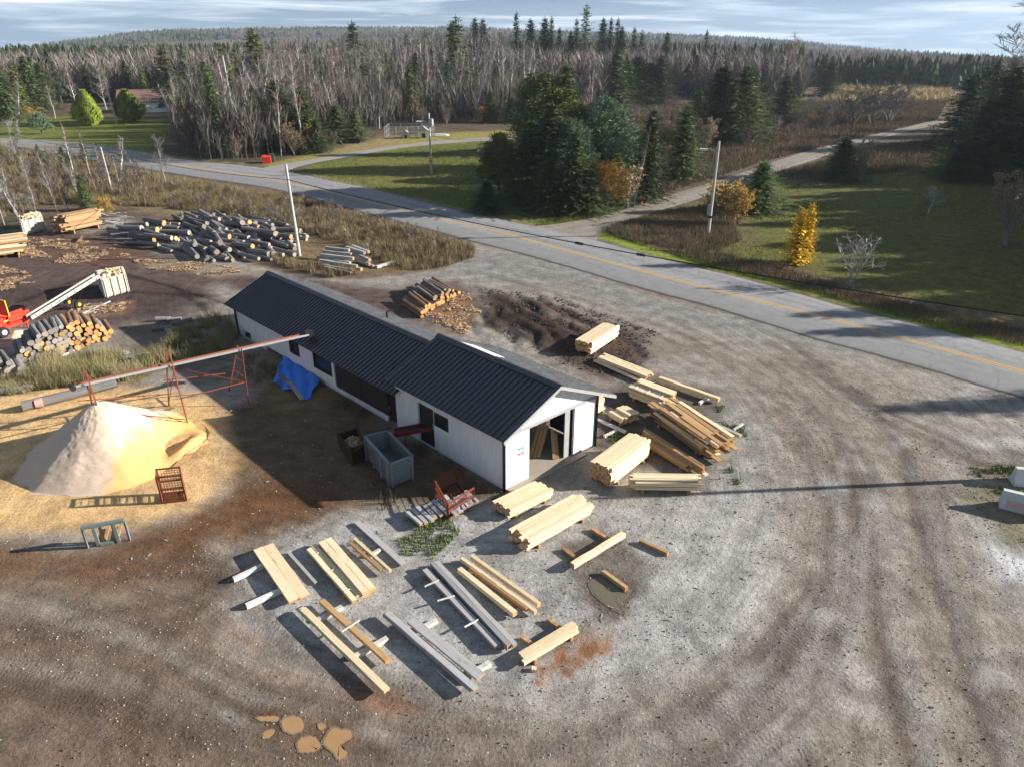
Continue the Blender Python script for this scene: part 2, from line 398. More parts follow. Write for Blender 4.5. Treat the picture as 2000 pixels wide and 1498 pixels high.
paint([(1170, 760), (1270, 730), (1400, 760), (1440, 850), (1380, 930), (1200, 900), (1150, 850)], S(98, 86, 76), 1, .9, ch=(0,), wob=.6)
paint([(1420, 780), (1490, 830), (1500, 960), (1450, 1050), (1380, 980), (1400, 880)], S(160, 158, 154), 1.4, .7, ch=(0,), wob=.9)
paint([(420, 1160), (540, 1040), (700, 990), (980, 960), (1180, 1010), (1400, 960), (1480, 1000), (1490, 1180), (1380, 1290), (1100, 1360), (880, 1370), (600, 1290), (450, 1220)], S(174, 172, 169), 1.2, .9, ch=(0,), wob=.7)
paint([(1290, 1010), (1480, 970), (1520, 1100), (1450, 1250), (1330, 1200), (1270, 1090)], S(172, 168, 160), 1, .6, ch=(0,), wob=.8)
paint([(1850, 860), (2100, 830), (2300, 1100), (2200, 1250), (1960, 1180), (1880, 1000)], S(178, 176, 173), 1.2, .8, ch=(0,), wob=.7)
paint([(1930, 1060), (2020, 1050), (2050, 1120), (1960, 1140)], S(215, 215, 218), .6, .8, ch=(0,), wob=.5)
paint([(1500, 660), (1800, 745), (1850, 900), (1880, 1100), (2050, 1300), (2100, 1700), (1300, 1700), (1600, 1250), (1600, 950), (1480, 760)], S(150, 140, 128), 1.6, .85, ch=(0,), wob=1)
paint([(-400, 1085), (250, 1060), (430, 1170), (480, 1280), (640, 1350), (900, 1420), (1100, 1470), (1200, 1800), (-800, 1800)], S(130, 113, 99), 1.2, .95, ch=(0,), wob=.8)
paint([(-300, 1200), (150, 1190), (330, 1260), (420, 1400), (250, 1498), (-300, 1600)], S(118, 100, 88), 2, .6, ch=(0,), wob=1.5)
paint([(0, 1150), (100, 1120), (220, 1140), (260, 1180), (100, 1190)], S(158, 146, 130), .7, .5, ch=(0,), wob=.6)
paint([(-300, 1000), (200, 1050), (380, 980), (600, 930), (720, 975), (600, 1030), (430, 1060), (390, 1130), (200, 1150), (-300, 1130)], S(116, 88, 67), .9, 1, ch=(0,), wob=.7)
paint([(360, 780), (420, 800), (560, 740), (660, 700), (760, 840), (960, 960), (870, 980), (700, 990), (560, 960), (430, 930), (410, 860)], S(112, 92, 72), 1., 1, ch=(0,), wob=.7)
paint([(480, 690), (560, 690), (660, 760), (640, 800), (540, 800), (470, 760)], S(140, 118, 88), .8, .8, ch=(2,), wob=.6)
paint([(440, 930), (640, 940), (700, 985), (560, 1010), (450, 1000)], S(104, 74, 50), .6, .8, ch=(0,), wob=.5)
paint([(1110, 1060), (1190, 1050), (1240, 1100), (1250, 1160), (1200, 1210), (1130, 1180)], S(96, 84, 70), .5, .75, ch=(0,), wob=.5)
SAW = [(-700, 735), (0, 765), (150, 745), (300, 752), (440, 780), (455, 860), (440, 950), (385, 1000), (270, 1025), (200, 1045), (60, 1050), (-700, 1060)]
paint(SAW, (.56, .37, .18), .9, 1, ch=(2,), wob=.4)
paint([(0, 990), (200, 1000), (240, 1030), (120, 1060), (0, 1050)], (.42, .27, .13), .5, .5, ch=(2,), wob=.6)
paint([(250, 630), (420, 610), (470, 660), (520, 740), (400, 760), (330, 745), (230, 720)], (.15, .125, .10), 1, .8, ch=(0,), wob=.8)
paint([(-200, 740), (0, 745), (60, 700), (200, 690), (330, 700), (290, 760), (130, 755), (0, 775), (-200, 780)], (.17, .13, .07), .6, 1, ch=(1,), wob=.4)
paint([(1880, 880), (1960, 900), (2100, 940), (2300, 1080), (2100, 1110), (1960, 1060), (1900, 980)], (.14, .12, .07), .6, .85, ch=(1,), wob=.6)
for p in ([(1040, 1325), (1080, 1265), (1150, 1235), (1190, 1250), (1180, 1280), (1110, 1310), (1070, 1345)], [(1185, 1218), (1210, 1220), (1212, 1255), (1190, 1245)]):
    paint(p, (.27, .15, .09), .6, .45, ch=(2,), wob=.8)
rs_ = random.Random(6)
for k in range(17):
    f = rs_.random(); x0 = 1045 + 140 * f + rs_.uniform(-14, 14); y0 = 1328 - 78 * f + rs_.uniform(-14, 14); q = rs_.uniform(5, 15)
    paint([(x0 + q * cos(a_) * rs_.uniform(.4, 1.5), y0 + q * sin(a_) * rs_.uniform(.4, 1.3)) for a_ in (0, .9, 1.8, 2.7, 3.6, 4.5, 5.4)], (.25, .115, .055), .12, .8, ch=(2,), wob=.12)
paint([(690, 1345), (760, 1350), (830, 1385), (790, 1400), (720, 1385)], S(140, 98, 72), .3, .7, ch=(0,), wob=.2)
paint([(440, 1200), (540, 1260), (500, 1280), (430, 1230)], S(150, 112, 88), .4, .5, ch=(0,), wob=.3)
# wheel tracks sweeping round the yard
LOOPS = [[(960, 540), (1150, 590), (1350, 660), (1500, 760), (1580, 870), (1620, 1000), (1600, 1150), (1500, 1290), (1350, 1400), (1100, 1470), (800, 1450), (500, 1370), (300, 1260), (100, 1200), (-300, 1150)],
         [(1000, 560), (1200, 620), (1400, 710), (1530, 820), (1600, 930), (1640, 1080), (1620, 1200), (1540, 1330), (1420, 1440), (1200, 1540), (800, 1540), (450, 1430), (200, 1330), (-300, 1280)],
         [(1300, 620), (1500, 720), (1640, 850), (1700, 1000), (1720, 1200), (1780, 1450), (1850, 1700)],
         [(1500, 670), (1680, 780), (1780, 900), (1830, 1100), (1900, 1300), (2000, 1600)],
         [(1560, 690), (1720, 800), (1900, 880), (2200, 900)],
         [(1650, 900), (1640, 1150), (1560, 1350), (1400, 1560)]]
kk = 0
for L in LOOPS:
    kk += 1
    base_L = L
    for off, wd, cc, am in ((0, .7, S(96, 80, 70), .5), (34, .6, S(100, 84, 72), .45), (14, .5, S(172, 165, 155), .35), (-26, .6, S(168, 160, 150), .3), (60, .45, S(120, 104, 90), .35), (-48, .5, S(112, 98, 86), .3)):
        stroke([(x + off * .6, y + off * .8) for x, y in base_L], wd, cc, .35, am, ch=(3,) if off in (0, 34) else None, wob=.3)
rg_ = random.Random(12)
for k in range(64):
    L = LOOPS[rg_.randrange(len(LOOPS))]; o1 = rg_.uniform(-60, 90); o2 = o1 + rg_.uniform(-70, 70); n = len(L); i0 = rg_.randrange(0, max(1, n - 4)); i1 = min(n, i0 + rg_.randrange(4, 9)); P_ = [(x + (o1 + (o2 - o1) * j / n) * .6, y + (o1 + (o2 - o1) * j / n) * .8) for j, (x, y) in enumerate(L)][i0:i1]
    dk = rg_.random() < .6; w_ = rg_.uniform(.18, .5)
    stroke(P_, w_, S(84, 70, 62) if dk else S(178, 174, 168), .22, rg_.uniform(.2, .5), ch=(3,) if rg_.random() < .25 else None, wob=.2)
for k in range(26):
    x0, y0 = rg_.uniform(0, 1900), rg_.uniform(1040, 1480); a = rg_.uniform(-1, 1) * 1.4; b = rg_.uniform(-.35, .35); P_ = []
    for j in range(8): P_.append((x0, y0)); x0 += 60 * cos(a); y0 += 42 * sin(a); a += b * .5
    stroke(P_, rg_.uniform(.2, .38), S(88, 74, 65), .18, rg_.uniform(.2, .4), ch=(3,), wob=.1)
for k in range(40):
    x0, y0 = rg_.uniform(1250, 2000), rg_.uniform(760, 1480); q = rg_.uniform(8, 30)
    paint([(x0 + q * cos(a_) * rg_.uniform(.5, 1.3), y0 + q * .7 * sin(a_) * rg_.uniform(.5, 1.3)) for a_ in (0, 1.05, 2.1, 3.14, 4.2, 5.2)], S(92, 82, 76) if rg_.random() < .6 else S(196, 194, 190), .4, rg_.uniform(.25, .55), wob=.3)
for p in ([(545, 1395), (700, 1405), (700, 1490), (570, 1480), (530, 1430)], [(490, 1392), (550, 1392), (550, 1448), (505, 1448)]): paint(p, S(112, 88, 68), .4, .8, wob=.25)
paint([(1140, 1125), (1235, 1140), (1235, 1205), (1195, 1210), (1150, 1165)], S(92, 82, 70), .3, .8, wob=.2)
for L in ([(250, 1090), (420, 1100), (560, 1240), (760, 1330), (1000, 1400)], [(0, 1230), (200, 1200), (380, 1170), (430, 1130)], [(300, 1310), (250, 1420), (300, 1600)], [(650, 990), (550, 1040), (450, 1090), (300, 1250)], [(0, 1320), (300, 1390), (700, 1470), (1000, 1530)]):
    for off in (0, 30):
        stroke([(x, y + off) for x, y in L], .45, S(98, 82, 70), .2, .5, ch=(3,), wob=.12)
for L in ([(985, 590), (960, 640), (1000, 665)], [(1010, 600), (1000, 640), (1030, 665)], [(1050, 600), (1030, 640), (1050, 680)], [(1100, 650), (1180, 690), (1250, 720)], [(1120, 620), (1240, 670), (1260, 700)], [(150, 560), (240, 570), (420, 580)], [(40, 590), (200, 530), (340, 560), (420, 620)]):
    stroke(L, .5, S(40, 32, 30), .25, .8, ch=(3,), wob=.25)
# real relief: churned mud behind the building, small swells elsewhere
rut = np.clip(1 - np.hypot((X - G(1040, 625).x) / 5.5, (Y - G(1040, 625).y) / 6.5), 0, 1)
tp = (X * .5 + Y * .25); Z = Z + np.where(rut > 0, np.clip(rut * 2.2, 0, 1) * (np.abs(np.sin(tp * 4.2 + nz2 * 9 + nz * 3)) * .20 - .08 + (nz - .5) * .6), 0)
fld = msk[..., 1] * np.clip((X - 12) / 10, 0, 1) * np.clip((160 - DIST) / 40, 0, 1); Z = Z + fld * (nz2 - .5) * .25
# far country: dark conifer patches between pale woods
far = np.clip((DIST - 330) / 200, 0, 1)[..., None]
fp = np.clip((fbm(X / 90 + 3, Y / 90, 6) - .47) * 12, 0, 1)[..., None]
fc = np.array((.105, .088, .074)) * (1 - fp) + np.array((.035, .05, .03)) * fp
base[:] = base * (1 - far) + fc * far
# mesh
ii = np.arange(nr * na).reshape(nr, na)
a0 = ii[:-1, :]; b0 = np.roll(ii, -1, 1)[:-1, :]; c0 = np.roll(ii, -1, 1)[1:, :]; d0 = ii[1:, :]
Fq = np.stack([a0, d0, c0, b0], -1).reshape(-1, 4)
V = np.stack([X, Y, Z], -1).reshape(-1, 3)
colr = np.concatenate([np.clip(base, 0, 1), np.ones(X.shape + (1,), np.float32)], -1).reshape(-1, 4)
# along / across coordinates of the nearest wheel loop for the streaks
P = wp(LOOPS[0]); 
ctr = G(1130, 1000)
trk = np.zeros(X.shape + (4,), np.float32)
Lp = wp([(700, 545)] + LOOPS[0]); dbest = np.full(X.shape, 1e9, np.float32); al = 0
near = DIST < 75
xn, yn = X[near], Y[near]; best = np.full(xn.shape, 1e9, np.float32); along = np.zeros(xn.shape, np.float32); acr = np.zeros(xn.shape, np.float32)
for i in range(len(Lp) - 1):
    ax, ay = Lp[i]; bx, by = Lp[i + 1]; vx, vy = bx - ax, by - ay; LL = hypot(vx, vy)
    tt = np.clip(((xn - ax) * vx + (yn - ay) * vy) / LL / LL, 0, 1); ddx = xn - ax - tt * vx; ddy = yn - ay - tt * vy; dd = np.hypot(ddx, ddy)
    sgn = np.sign(vx * ddy - vy * ddx); mm = dd < best
    best = np.where(mm, dd, best); along = np.where(mm, al + tt * LL, along); acr = np.where(mm, dd * sgn, acr); al += LL
trk[near, 0] = along; trk[near, 1] = acr; trk[..., 3] = 1
t = NT('yard_and_country_ground')
P_ = t.node('ShaderNodeNewGeometry').outputs['Position']
at = t.node('ShaderNodeAttribute', attribute_name='Col'); am = t.node('ShaderNodeAttribute', attribute_name='Msk'); atr = t.node('ShaderNodeAttribute', attribute_name='Trk')
sm = t.node('ShaderNodeSeparateColor'); t.l.new(am.outputs['Color'], sm.inputs[0]); gravel, grass, saw = sm.outputs; trkm = am.outputs['Alpha']
c = at.outputs['Color']
n1 = t.noise(P_, .9, 8, .68); n2 = t.noise(P_, 9, 5, .7); n3 = t.noise(P_, 38, 3, .6)
v1 = t.ramp(n1, [(.30, .60), (.70, 1.38)]); v2 = t.ramp(n2, [(.3, .70), (.7, 1.28)]); v3 = t.ramp(n3, [(.3, .45), (.7, 1.55)])
c = t.mix(1.0, c, v1, 'MULTIPLY'); c = t.mix(1.0, c, v2, 'MULTIPLY')
st = t.noise(t.mapping(atr.outputs['Color'], (.10, 2.6, 1)), 1.0, 5, .6)
stm = t.math('MULTIPLY', gravel, t.ramp(t.noise(P_, .16, 4, .6), [(.38, .08), (.62, .7)]))
c = t.mix(stm, c, t.mix(1.0, c, t.ramp(st, [(.32, .62), (.5, 1.), (.7, 1.35)]), 'MULTIPLY'))
c = t.mix(t.math('MULTIPLY', gravel, .75), c, t.mix(1.0, c, v3, 'MULTIPLY'))
# pale and dark pebbles
vo = t.node('ShaderNodeTexVoronoi'); t.l.new(P_, vo.inputs['Vector']); vo.inputs['Scale'].default_value = 7.5
peb = t.math('LESS_THAN', vo.outputs['Distance'], .17)
sc_ = t.node('ShaderNodeSeparateColor'); t.l.new(vo.outputs['Color'], sc_.inputs[0])
pl = t.math('MULTIPLY', t.math('MULTIPLY', peb, t.math('GREATER_THAN', sc_.outputs[0], .972)), gravel)
pd = t.math('MULTIPLY', t.math('MULTIPLY', peb, t.math('LESS_THAN', sc_.outputs[0], .20)), gravel)
c = t.mix(t.math('MULTIPLY', pl, .8), c, (.62, .60, .58)); c = t.mix(t.math('MULTIPLY', pd, .8), c, (.07, .055, .05))
# chips and litter
ch = t.noise(t.mapping(P_, (1, 1, 1)), 55, 4, .8, dist=.6)
c = t.mix(t.math('MULTIPLY', saw, .45), c, t.mix(1.0, c, t.ramp(ch, [(.38, .6), (.62, 1.25)]), 'MULTIPLY'))
# tyre tread
sx = t.node('ShaderNodeSeparateXYZ'); t.l.new(atr.outputs['Color'], sx.inputs[0])
tr = t.math('SINE', t.math('ADD', t.math('MULTIPLY', sx.outputs[0], 40.), t.math('MULTIPLY', t.math('ABSOLUTE', t.math('SINE', t.math('MULTIPLY', sx.outputs[1], 7.))), 4.)))
tm = t.math('MULTIPLY', trkm, t.ramp(t.noise(P_, .7, 3, .5), [(.42, 0), (.58, 1)]))
# grass mottling
gn = t.noise(P_, 3.2, 6, .75); gc = t.mix(1.0, c, t.ramp(gn, [(.3, (.62, .72, .62)), (.5, (1, 1, 1)), (.72, (1.45, 1.3, 1.1))]), 'MULTIPLY')
c = t.mix(grass, c, gc)
c = t.mix(t.math('MULTIPLY', tm, .3), c, t.mix(1.0, c, t.ramp(tr, [(.2, .6), (.8, 1.25)]), 'MULTIPLY'))
h = t.math('ADD', t.math('MULTIPLY', n1, 2.2), t.math('ADD', t.math('MULTIPLY', n2, .55), t.math('MULTIPLY', n3, .16)))
h = t.math('ADD', h, t.math('MULTIPLY', t.math('MULTIPLY', gravel, st), .5)); h = t.math('ADD', h, t.math('MULTIPLY', t.math('MULTIPLY', tm, tr), .13))
h = t.math('ADD', h, t.math('MULTIPLY', t.math('MULTIPLY', gn, grass), 1.2))
t.bump(h, .55, .10)
gm = t.fin(c, .92, .12)
ground = inst('ground', npmesh('ground', V, Fq, 4, gm, {'Col': colr, 'Msk': msk.reshape(-1, 4), 'Trk': trk.reshape(-1, 4)}, True)); tag(ground, kind='structure')

# ------------------------------------------------------------------ roads
def interp_px(pts, n):
    d = [0]
    for i in range(len(pts) - 1): d.append(d[-1] + hypot(pts[i + 1][0] - pts[i][0], pts[i + 1][1] - pts[i][1]))
    q = np.linspace(0, d[-1], n); return np.interp(q, d, [p[0] for p in pts]), np.interp(q, d, [p[1] for p in pts])
def strip(name, eA, eB, z, mat, n=160, m=8, px=True, jag=0):
    A = np.array([G(*p).xy for p in eA]) if px else np.array(eA); B = np.array([G(*p).xy for p in eB]) if px else np.array(eB)
    def rs(Q):
        d = np.concatenate([[0], np.cumsum(np.hypot(*np.diff(Q, axis=0).T))]); q = np.linspace(0, d[-1], n)
        # smooth through a moving average of the resampled polyline
        xs, ys = np.interp(q, d, Q[:, 0]), np.interp(q, d, Q[:, 1])
        k = 7; pad = lambda a: np.concatenate([2 * a[0] - a[1:k + 1][::-1], a, 2 * a[-1] - a[-k - 1:-1][::-1]])
        ker = np.ones(2 * k + 1) / (2 * k + 1); return np.convolve(pad(xs), ker, 'valid'), np.convolve(pad(ys), ker, 'valid'), d[-1]
    ax, ay, la = rs(A); bx, by, lb = rs(B)
    if jag:
        r = np.random.RandomState(5); w = np.convolve(r.randn(n + 4), np.ones(5) / 5, 'valid') * jag; w2 = np.convolve(r.randn(n + 4), np.ones(5) / 5, 'valid') * jag
        nx, ny = ax - bx, ay - by; L = np.hypot(nx, ny); ax += nx / L * w; ay += ny / L * w; bx -= nx / L * w2; by -= ny / L * w2
    s = np.linspace(0, 1, m)
    Xs = ax[:, None] * (1 - s) + bx[:, None] * s; Ys = ay[:, None] * (1 - s) + by[:, None] * s
    edge = np.minimum(s, 1 - s) if m > 2 else s + 1; Zs = np.broadcast_to(z + np.where(edge <= 0, -.05, 0), Xs.shape)
    V = np.stack([Xs, Ys, Zs], -1).reshape(-1, 3); ii = np.arange(n * m).reshape(n, m)
    Fq = np.stack([ii[:-1, :-1], ii[:-1, 1:], ii[1:, 1:], ii[1:, :-1]], -1).reshape(-1, 4)
    tr = np.zeros((n, m, 4), np.float32); tr[..., 0] = (np.arange(n) / n * max(la, lb))[:, None]; tr[..., 1] = s[None] ; tr[..., 3] = 1
    # make sure faces look up
    v = V[Fq[0]]; nn = np.cross(v[1] - v[0], v[2] - v[0]); 
    if nn[2] < 0: Fq = Fq[:, ::-1]
    o = inst(name, npmesh(name, V, Fq, 4, mat, {'Trk': tr.reshape(-1, 4)})); tag(o, kind='structure'); return o
FAR_E = [(-300, 255), (0, 271), (125, 277), (188, 284), (275, 297), (375, 315), (500, 326), (575, 338), (650, 354), (750, 375), (875, 407), (1000, 434), (1162, 467), (1250, 495), (1375, 527), (1500, 556), (1625, 595), (1725, 619), (1850, 650), (1975, 681), (2300, 770), (2800, 900)]
NEAR_E = [(-300, 262), (-40, 282), (50, 290), (125, 304), (213, 320), (313, 336), (400, 350), (500, 364), (587, 382), (700, 414), (825, 446), (900, 467), (1000, 492), (1125, 527), (1250, 565), (1375, 595), (1498, 634), (1540, 649), (1675, 685), (1800, 717), (1900, 747), (2000, 779), (2300, 880), (2800, 1050)]
MID = [(-300, 259), (0, 278), (215, 301), (335, 321), (500, 346), (637, 375), (800, 415), (1000, 461), (1125, 497), (1250, 530), (1375, 564), (1500, 594), (1625, 625), (1750, 661), (1875, 692), (2000, 729), (2300, 815), (2800, 960)]
t = NT('worn_asphalt'); Pn = t.node('ShaderNodeNewGeometry').outputs['Position']; atr = t.node('ShaderNodeAttribute', attribute_name='Trk').outputs['Color']
sx = t.node('ShaderNodeSeparateXYZ'); t.l.new(atr, sx.inputs[0])
lon = t.noise(t.mapping(atr, (.06, 9, 1)), 1, 5, .6); n2 = t.noise(Pn, 1.1, 7, .7); n3 = t.noise(Pn, 30, 3, .6)
c = t.mix(t.ramp(lon, [(.3, 0), (.7, 1)]), (.19, .19, .195), (.285, .285, .285)); c = t.mix(1.0, c, t.ramp(n2, [(.3, .8), (.7, 1.15)]), 'MULTIPLY'); c = t.mix(1.0, c, t.ramp(n3, [(.3, .75), (.7, 1.25)]), 'MULTIPLY')
pt_ = t.ramp(sx.outputs[1], [(.60, 0), (.72, .7), (.93, .6), (1, .2)]); c = t.mix(t.math('MULTIPLY', pt_, t.ramp(lon, [(.4, .2), (.55, 1)])), c, (.17, .18, .175))
cr = t.node('ShaderNodeTexVoronoi', feature='DISTANCE_TO_EDGE'); cm = t.node('ShaderNodeVectorMath', operation='ADD'); t.l.new(t.mapping(Pn, (1, 1, 0)), cm.inputs[0]); t.l.new(t.noise(Pn, 1.2, 5, .7, out='Color'), cm.inputs[1]); t.l.new(cm.outputs[0], cr.inputs['Vector']); cr.inputs['Scale'].default_value = .42
crk = t.math('MULTIPLY', t.math('LESS_THAN', cr.outputs['Distance'], .009), t.ramp(t.noise(Pn, .22, 3, .5), [(.44, 0), (.52, 1)]))
c = t.mix(t.math('MULTIPLY', crk, .45), c, (.07, .07, .07))
ed = t.ramp(sx.outputs[1], [(.0, .7), (.035, 0), (.955, 0), (.985, .9), (1, 1)]); c = t.mix(ed, c, (.07, .065, .06))
t.bump(n3, .25, .02)
road_m = t.fin(c, .9, .2)
strip('road', FAR_E, NEAR_E, .06, road_m, n=420, m=14, jag=.10)
t = NT('faded_yellow_paint'); Pn = t.node('ShaderNodeNewGeometry').outputs['Position']; n = t.noise(Pn, 9, 5, .7)
ym = t.fin(t.mix(t.ramp(n, [(.40, 0), (.62, 1)]), (.62, .34, .04), (.42, .30, .14)), .8, .2)
def offs(P, o):
    out = []
    for i, p in enumerate(P):
        a = P[max(i - 1, 0)]; b = P[min(i + 1, len(P) - 1)]; dx, dy = b[0] - a[0], b[1] - a[1]; L = hypot(dx, dy); out.append((p[0] - dy / L * o, p[1] + dx / L * o))
    return out
Mw = wp(MID)
for o_ in (.08, -.20):
    strip('road_marking', offs(Mw, o_), offs(Mw, o_ + .14), .066, ym, n=420, m=2, px=False)
t = NT('gravel_lane'); Pn = t.node('ShaderNodeNewGeometry').outputs['Position']; atr = t.node('ShaderNodeAttribute', attribute_name='Trk').outputs['Color']
lon = t.noise(t.mapping(atr, (.05, 5, 1)), 1, 5, .6); n3 = t.noise(Pn, 26, 3, .7); n2 = t.noise(Pn, 1.2, 6, .7)
c = t.mix(t.ramp(lon, [(.3, 0), (.7, 1)]), (.165, .14, .115), (.30, .27, .235)); c = t.mix(1.0, c, t.ramp(n3, [(.3, .6), (.7, 1.3)]), 'MULTIPLY'); c = t.mix(1.0, c, t.ramp(n2, [(.3, .8), (.7, 1.2)]), 'MULTIPLY')
t.bump(n3, .5, .04); lane_m = t.fin(c, .95, .1)
strip('lane', [(1010, 441), (1100, 436), (1180, 422), (1225, 405), (1262, 395), (1332, 373), (1400, 352), (1500, 319), (1612, 282), (1662, 268), (1750, 248), (1808, 239), (1850, 232)],
      [(1172, 480), (1172, 462), (1200, 441), (1250, 426), (1320, 406), (1375, 388), (1430, 368), (1500, 343), (1575, 320), (1650, 294), (1725, 271), (1810, 249), (1860, 240)], .025, lane_m, n=200, m=8, jag=.15)
t = NT('old_driveway'); Pn = t.node('ShaderNodeNewGeometry').outputs['Position']; n2 = t.noise(Pn, 1, 7, .7)
dm = t.fin(t.mix(n2, (.20, .19, .175), (.32, .30, .28)), .9, .1)
strip('driveway', [(505, 327), (562, 317), (625, 307), (725, 290), (850, 274), (1000, 265), (1060, 262)], [(560, 341), (575, 331), (600, 322), (675, 310), (775, 291), (875, 281), (1000, 274), (1065, 270)], .022, dm, n=80, m=5, jag=.1)
# puddles
def puddle(px, z, mat):
    P = wp(px); cx = sum(p[0] for p in P) / len(P); cy = sum(p[1] for p in P) / len(P); mb = MB(); Q = []
    n = len(P)
    for i in range(n):                       # Catmull-Rom rounding of the outline
        p0, p1, p2, p3 = (np.array(P[(i + k) % n]) for k in (-1, 0, 1, 2))
        for u in np.linspace(0, 1, 6, endpoint=False):
            q = .5 * ((2 * p1) + (-p0 + p2) * u + (2 * p0 - 5 * p1 + 4 * p2 - p3) * u * u + (-p0 + 3 * p1 - 3 * p2 + p3) * u ** 3)
            q = q + np.array([R_.uniform(-.02, .02), R_.uniform(-.02, .02)]); Q.append((q[0], q[1], z))
    V = [(cx, cy, z)]; E = [0]; n = len(Q)
    for f, e in ((.6, 0), (.84, 0), (.93, .35), (1.0, .8), (1.08, 1)):
        for q in Q: V.append((cx + (q[0] - cx) * f, cy + (q[1] - cy) * f, z)); E.append(e)
    Fc = [(0, 1 + i, 1 + (i + 1) % n, 1 + (i + 1) % n) for i in range(n)]; Fc = [f[:3] for f in Fc]
    for k in range(4):
        for i in range(n):
            a, b = 1 + k * n + i, 1 + k * n + (i + 1) % n; Fc += [(a, a + n, b + n), (a, b + n, b)]
    at_ = np.ones((len(V), 4), np.float32); at_[:, :3] = np.array(E)[:, None]
    o = inst('puddle', npmesh('puddle', np.array(V), np.array(Fc), 3, mat, {'Edge': at_})); tag(o, kind='structure')
def watermat(name, c1, c2, mud):
    t = NT(name); n = t.noise(t.tc.outputs['Object'], 2, 4, .6); e = t.node('ShaderNodeAttribute', attribute_name='Edge').outputs['Fac']; n3 = t.noise(t.tc.outputs['Object'], 16, 5, .75)
    f = t.ramp(t.math('ADD', e, t.math('MULTIPLY', t.math('SUBTRACT', n3, .5), 1.1)), [(.25, 0), (.6, 1)])
    m = t.fin(t.mix(f, t.mix(n, c1, c2), t.mix(1.0, mud, t.ramp(n3, [(.3, .6), (.7, 1.3)]), 'MULTIPLY')), t.ramp(f, [(0, .1), (1, .85)]), .4)
    h_ = t.bump(t.math('MULTIPLY', n3, f), .4, .03); return m
mw = watermat('muddy_water', (.31, .18, .085), (.37, .225, .11), (.17, .125, .09)); mw2 = watermat('grey_mud_water', (.12, .105, .07), (.15, .13, .085), (.12, .10, .08))
for p in ([(550, 1405), (565, 1398), (585, 1400), (594, 1415), (588, 1428), (570, 1434), (552, 1425)],
          [(580, 1450), (590, 1440), (605, 1437), (618, 1442), (628, 1455), (618, 1466), (600, 1470), (582, 1468)],
          [(630, 1450), (640, 1430), (650, 1420), (668, 1424), (684, 1426), (687, 1442), (672, 1450), (668, 1458), (678, 1470), (670, 1482), (658, 1484), (648, 1468)],
          [(620, 1414), (632, 1412), (637, 1420), (627, 1426)]): puddle(p, .012, mw)
for p in ([(500, 1400), (520, 1398), (545, 1400), (540, 1408), (512, 1408)], [(512, 1432), (525, 1424), (536, 1426), (530, 1438), (516, 1442)]): puddle(p, .006, mw)
puddle([(1152, 1140), (1175, 1128), (1200, 1140), (1228, 1150), (1226, 1165), (1210, 1180), (1215, 1195), (1200, 1192), (1180, 1178), (1160, 1160)], .012, mw2)

# ------------------------------------------------------------------ light, sky
SAZ, SEL = radians(4.5), radians(19.5)           # sun stands low beyond the right edge
sd = Vector((cos(SAZ) * cos(SEL), sin(SAZ) * cos(SEL), sin(SEL)))
sl = bpy.data.lights.new('sun', 'SUN'); sl.energy = 5.0; sl.angle = radians(.53); sl.color = (1, .93, .83)
so = bpy.data.objects.new('sun', sl); COL.objects.link(so); so.rotation_euler = (-sd).to_track_quat('-Z', 'Y').to_euler()
W = bpy.data.worlds.new('World'); scene.world = W; W.use_nodes = True; wn = W.node_tree.nodes; wl = W.node_tree.links; wn.clear()
wo = wn.new('ShaderNodeOutputWorld'); bg = wn.new('ShaderNodeBackground'); wl.new(bg.outputs[0], wo.inputs[0]); bg.inputs[1].default_value = .055
tc = wn.new('ShaderNodeTexCoord'); sep = wn.new('ShaderNodeSeparateXYZ'); wl.new(tc.outputs['Generated'], sep.inputs[0])
mx = wn.new('ShaderNodeMath'); mx.operation = 'MAXIMUM'; wl.new(sep.outputs[2], mx.inputs[0]); mx.inputs[1].default_value = -.02
ad = wn.new('ShaderNodeMath'); ad.operation = 'MULTIPLY_ADD'; wl.new(mx.outputs[0], ad.inputs[0]); ad.inputs[1].default_value = 1.0; ad.inputs[2].default_value = .30
cb = wn.new('ShaderNodeCombineXYZ'); wl.new(sep.outputs[0], cb.inputs[0]); wl.new(sep.outputs[1], cb.inputs[1]); wl.new(ad.outputs[0], cb.inputs[2])
sk = wn.new('ShaderNodeTexSky'); sk.sky_type = 'NISHITA'; sk.sun_disc = False; sk.sun_elevation = SEL; sk.sun_rotation = pi / 2 - SAZ
sk.air_density = 1.15; sk.dust_density = .1; sk.ozone_density = .8; wl.new(cb.outputs[0], sk.inputs[0])
mp = wn.new('ShaderNodeMapping'); wl.new(tc.outputs['Generated'], mp.inputs[0]); mp.inputs['Scale'].default_value = (2.4, 2.4, 40); mp.inputs['Location'].default_value = (1.3, .4, 0)
cn = wn.new('ShaderNodeTexNoise'); wl.new(mp.outputs[0], cn.inputs['Vector']); cn.inputs['Scale'].default_value = 1.7; cn.inputs['Detail'].default_value = 7; cn.inputs['Roughness'].default_value = .58; cn.inputs['Distortion'].default_value = .5
cr = wn.new('ShaderNodeValToRGB'); wl.new(cn.outputs[0], cr.inputs[0])
for e, (p, c) in zip([cr.color_ramp.elements[0], cr.color_ramp.elements[1]], [(.48, (0, 0, 0, 1)), (.74, (1, 1, 1, 1))]): e.position = p; e.color = c
cn2 = wn.new('ShaderNodeTexNoise'); wl.new(mp.outputs[0], cn2.inputs['Vector']); cn2.inputs['Scale'].default_value = 2.6; cn2.inputs['Detail'].default_value = 4
cc = wn.new('ShaderNodeValToRGB'); wl.new(cn2.outputs[0], cc.inputs[0])
for e, (p, c) in zip([cc.color_ramp.elements[0], cc.color_ramp.elements[1]], [(.36, (6.2, 7.8, 9.4, 1)), (.60, (11.5, 12.2, 12.8, 1))]): e.position = p; e.color = c
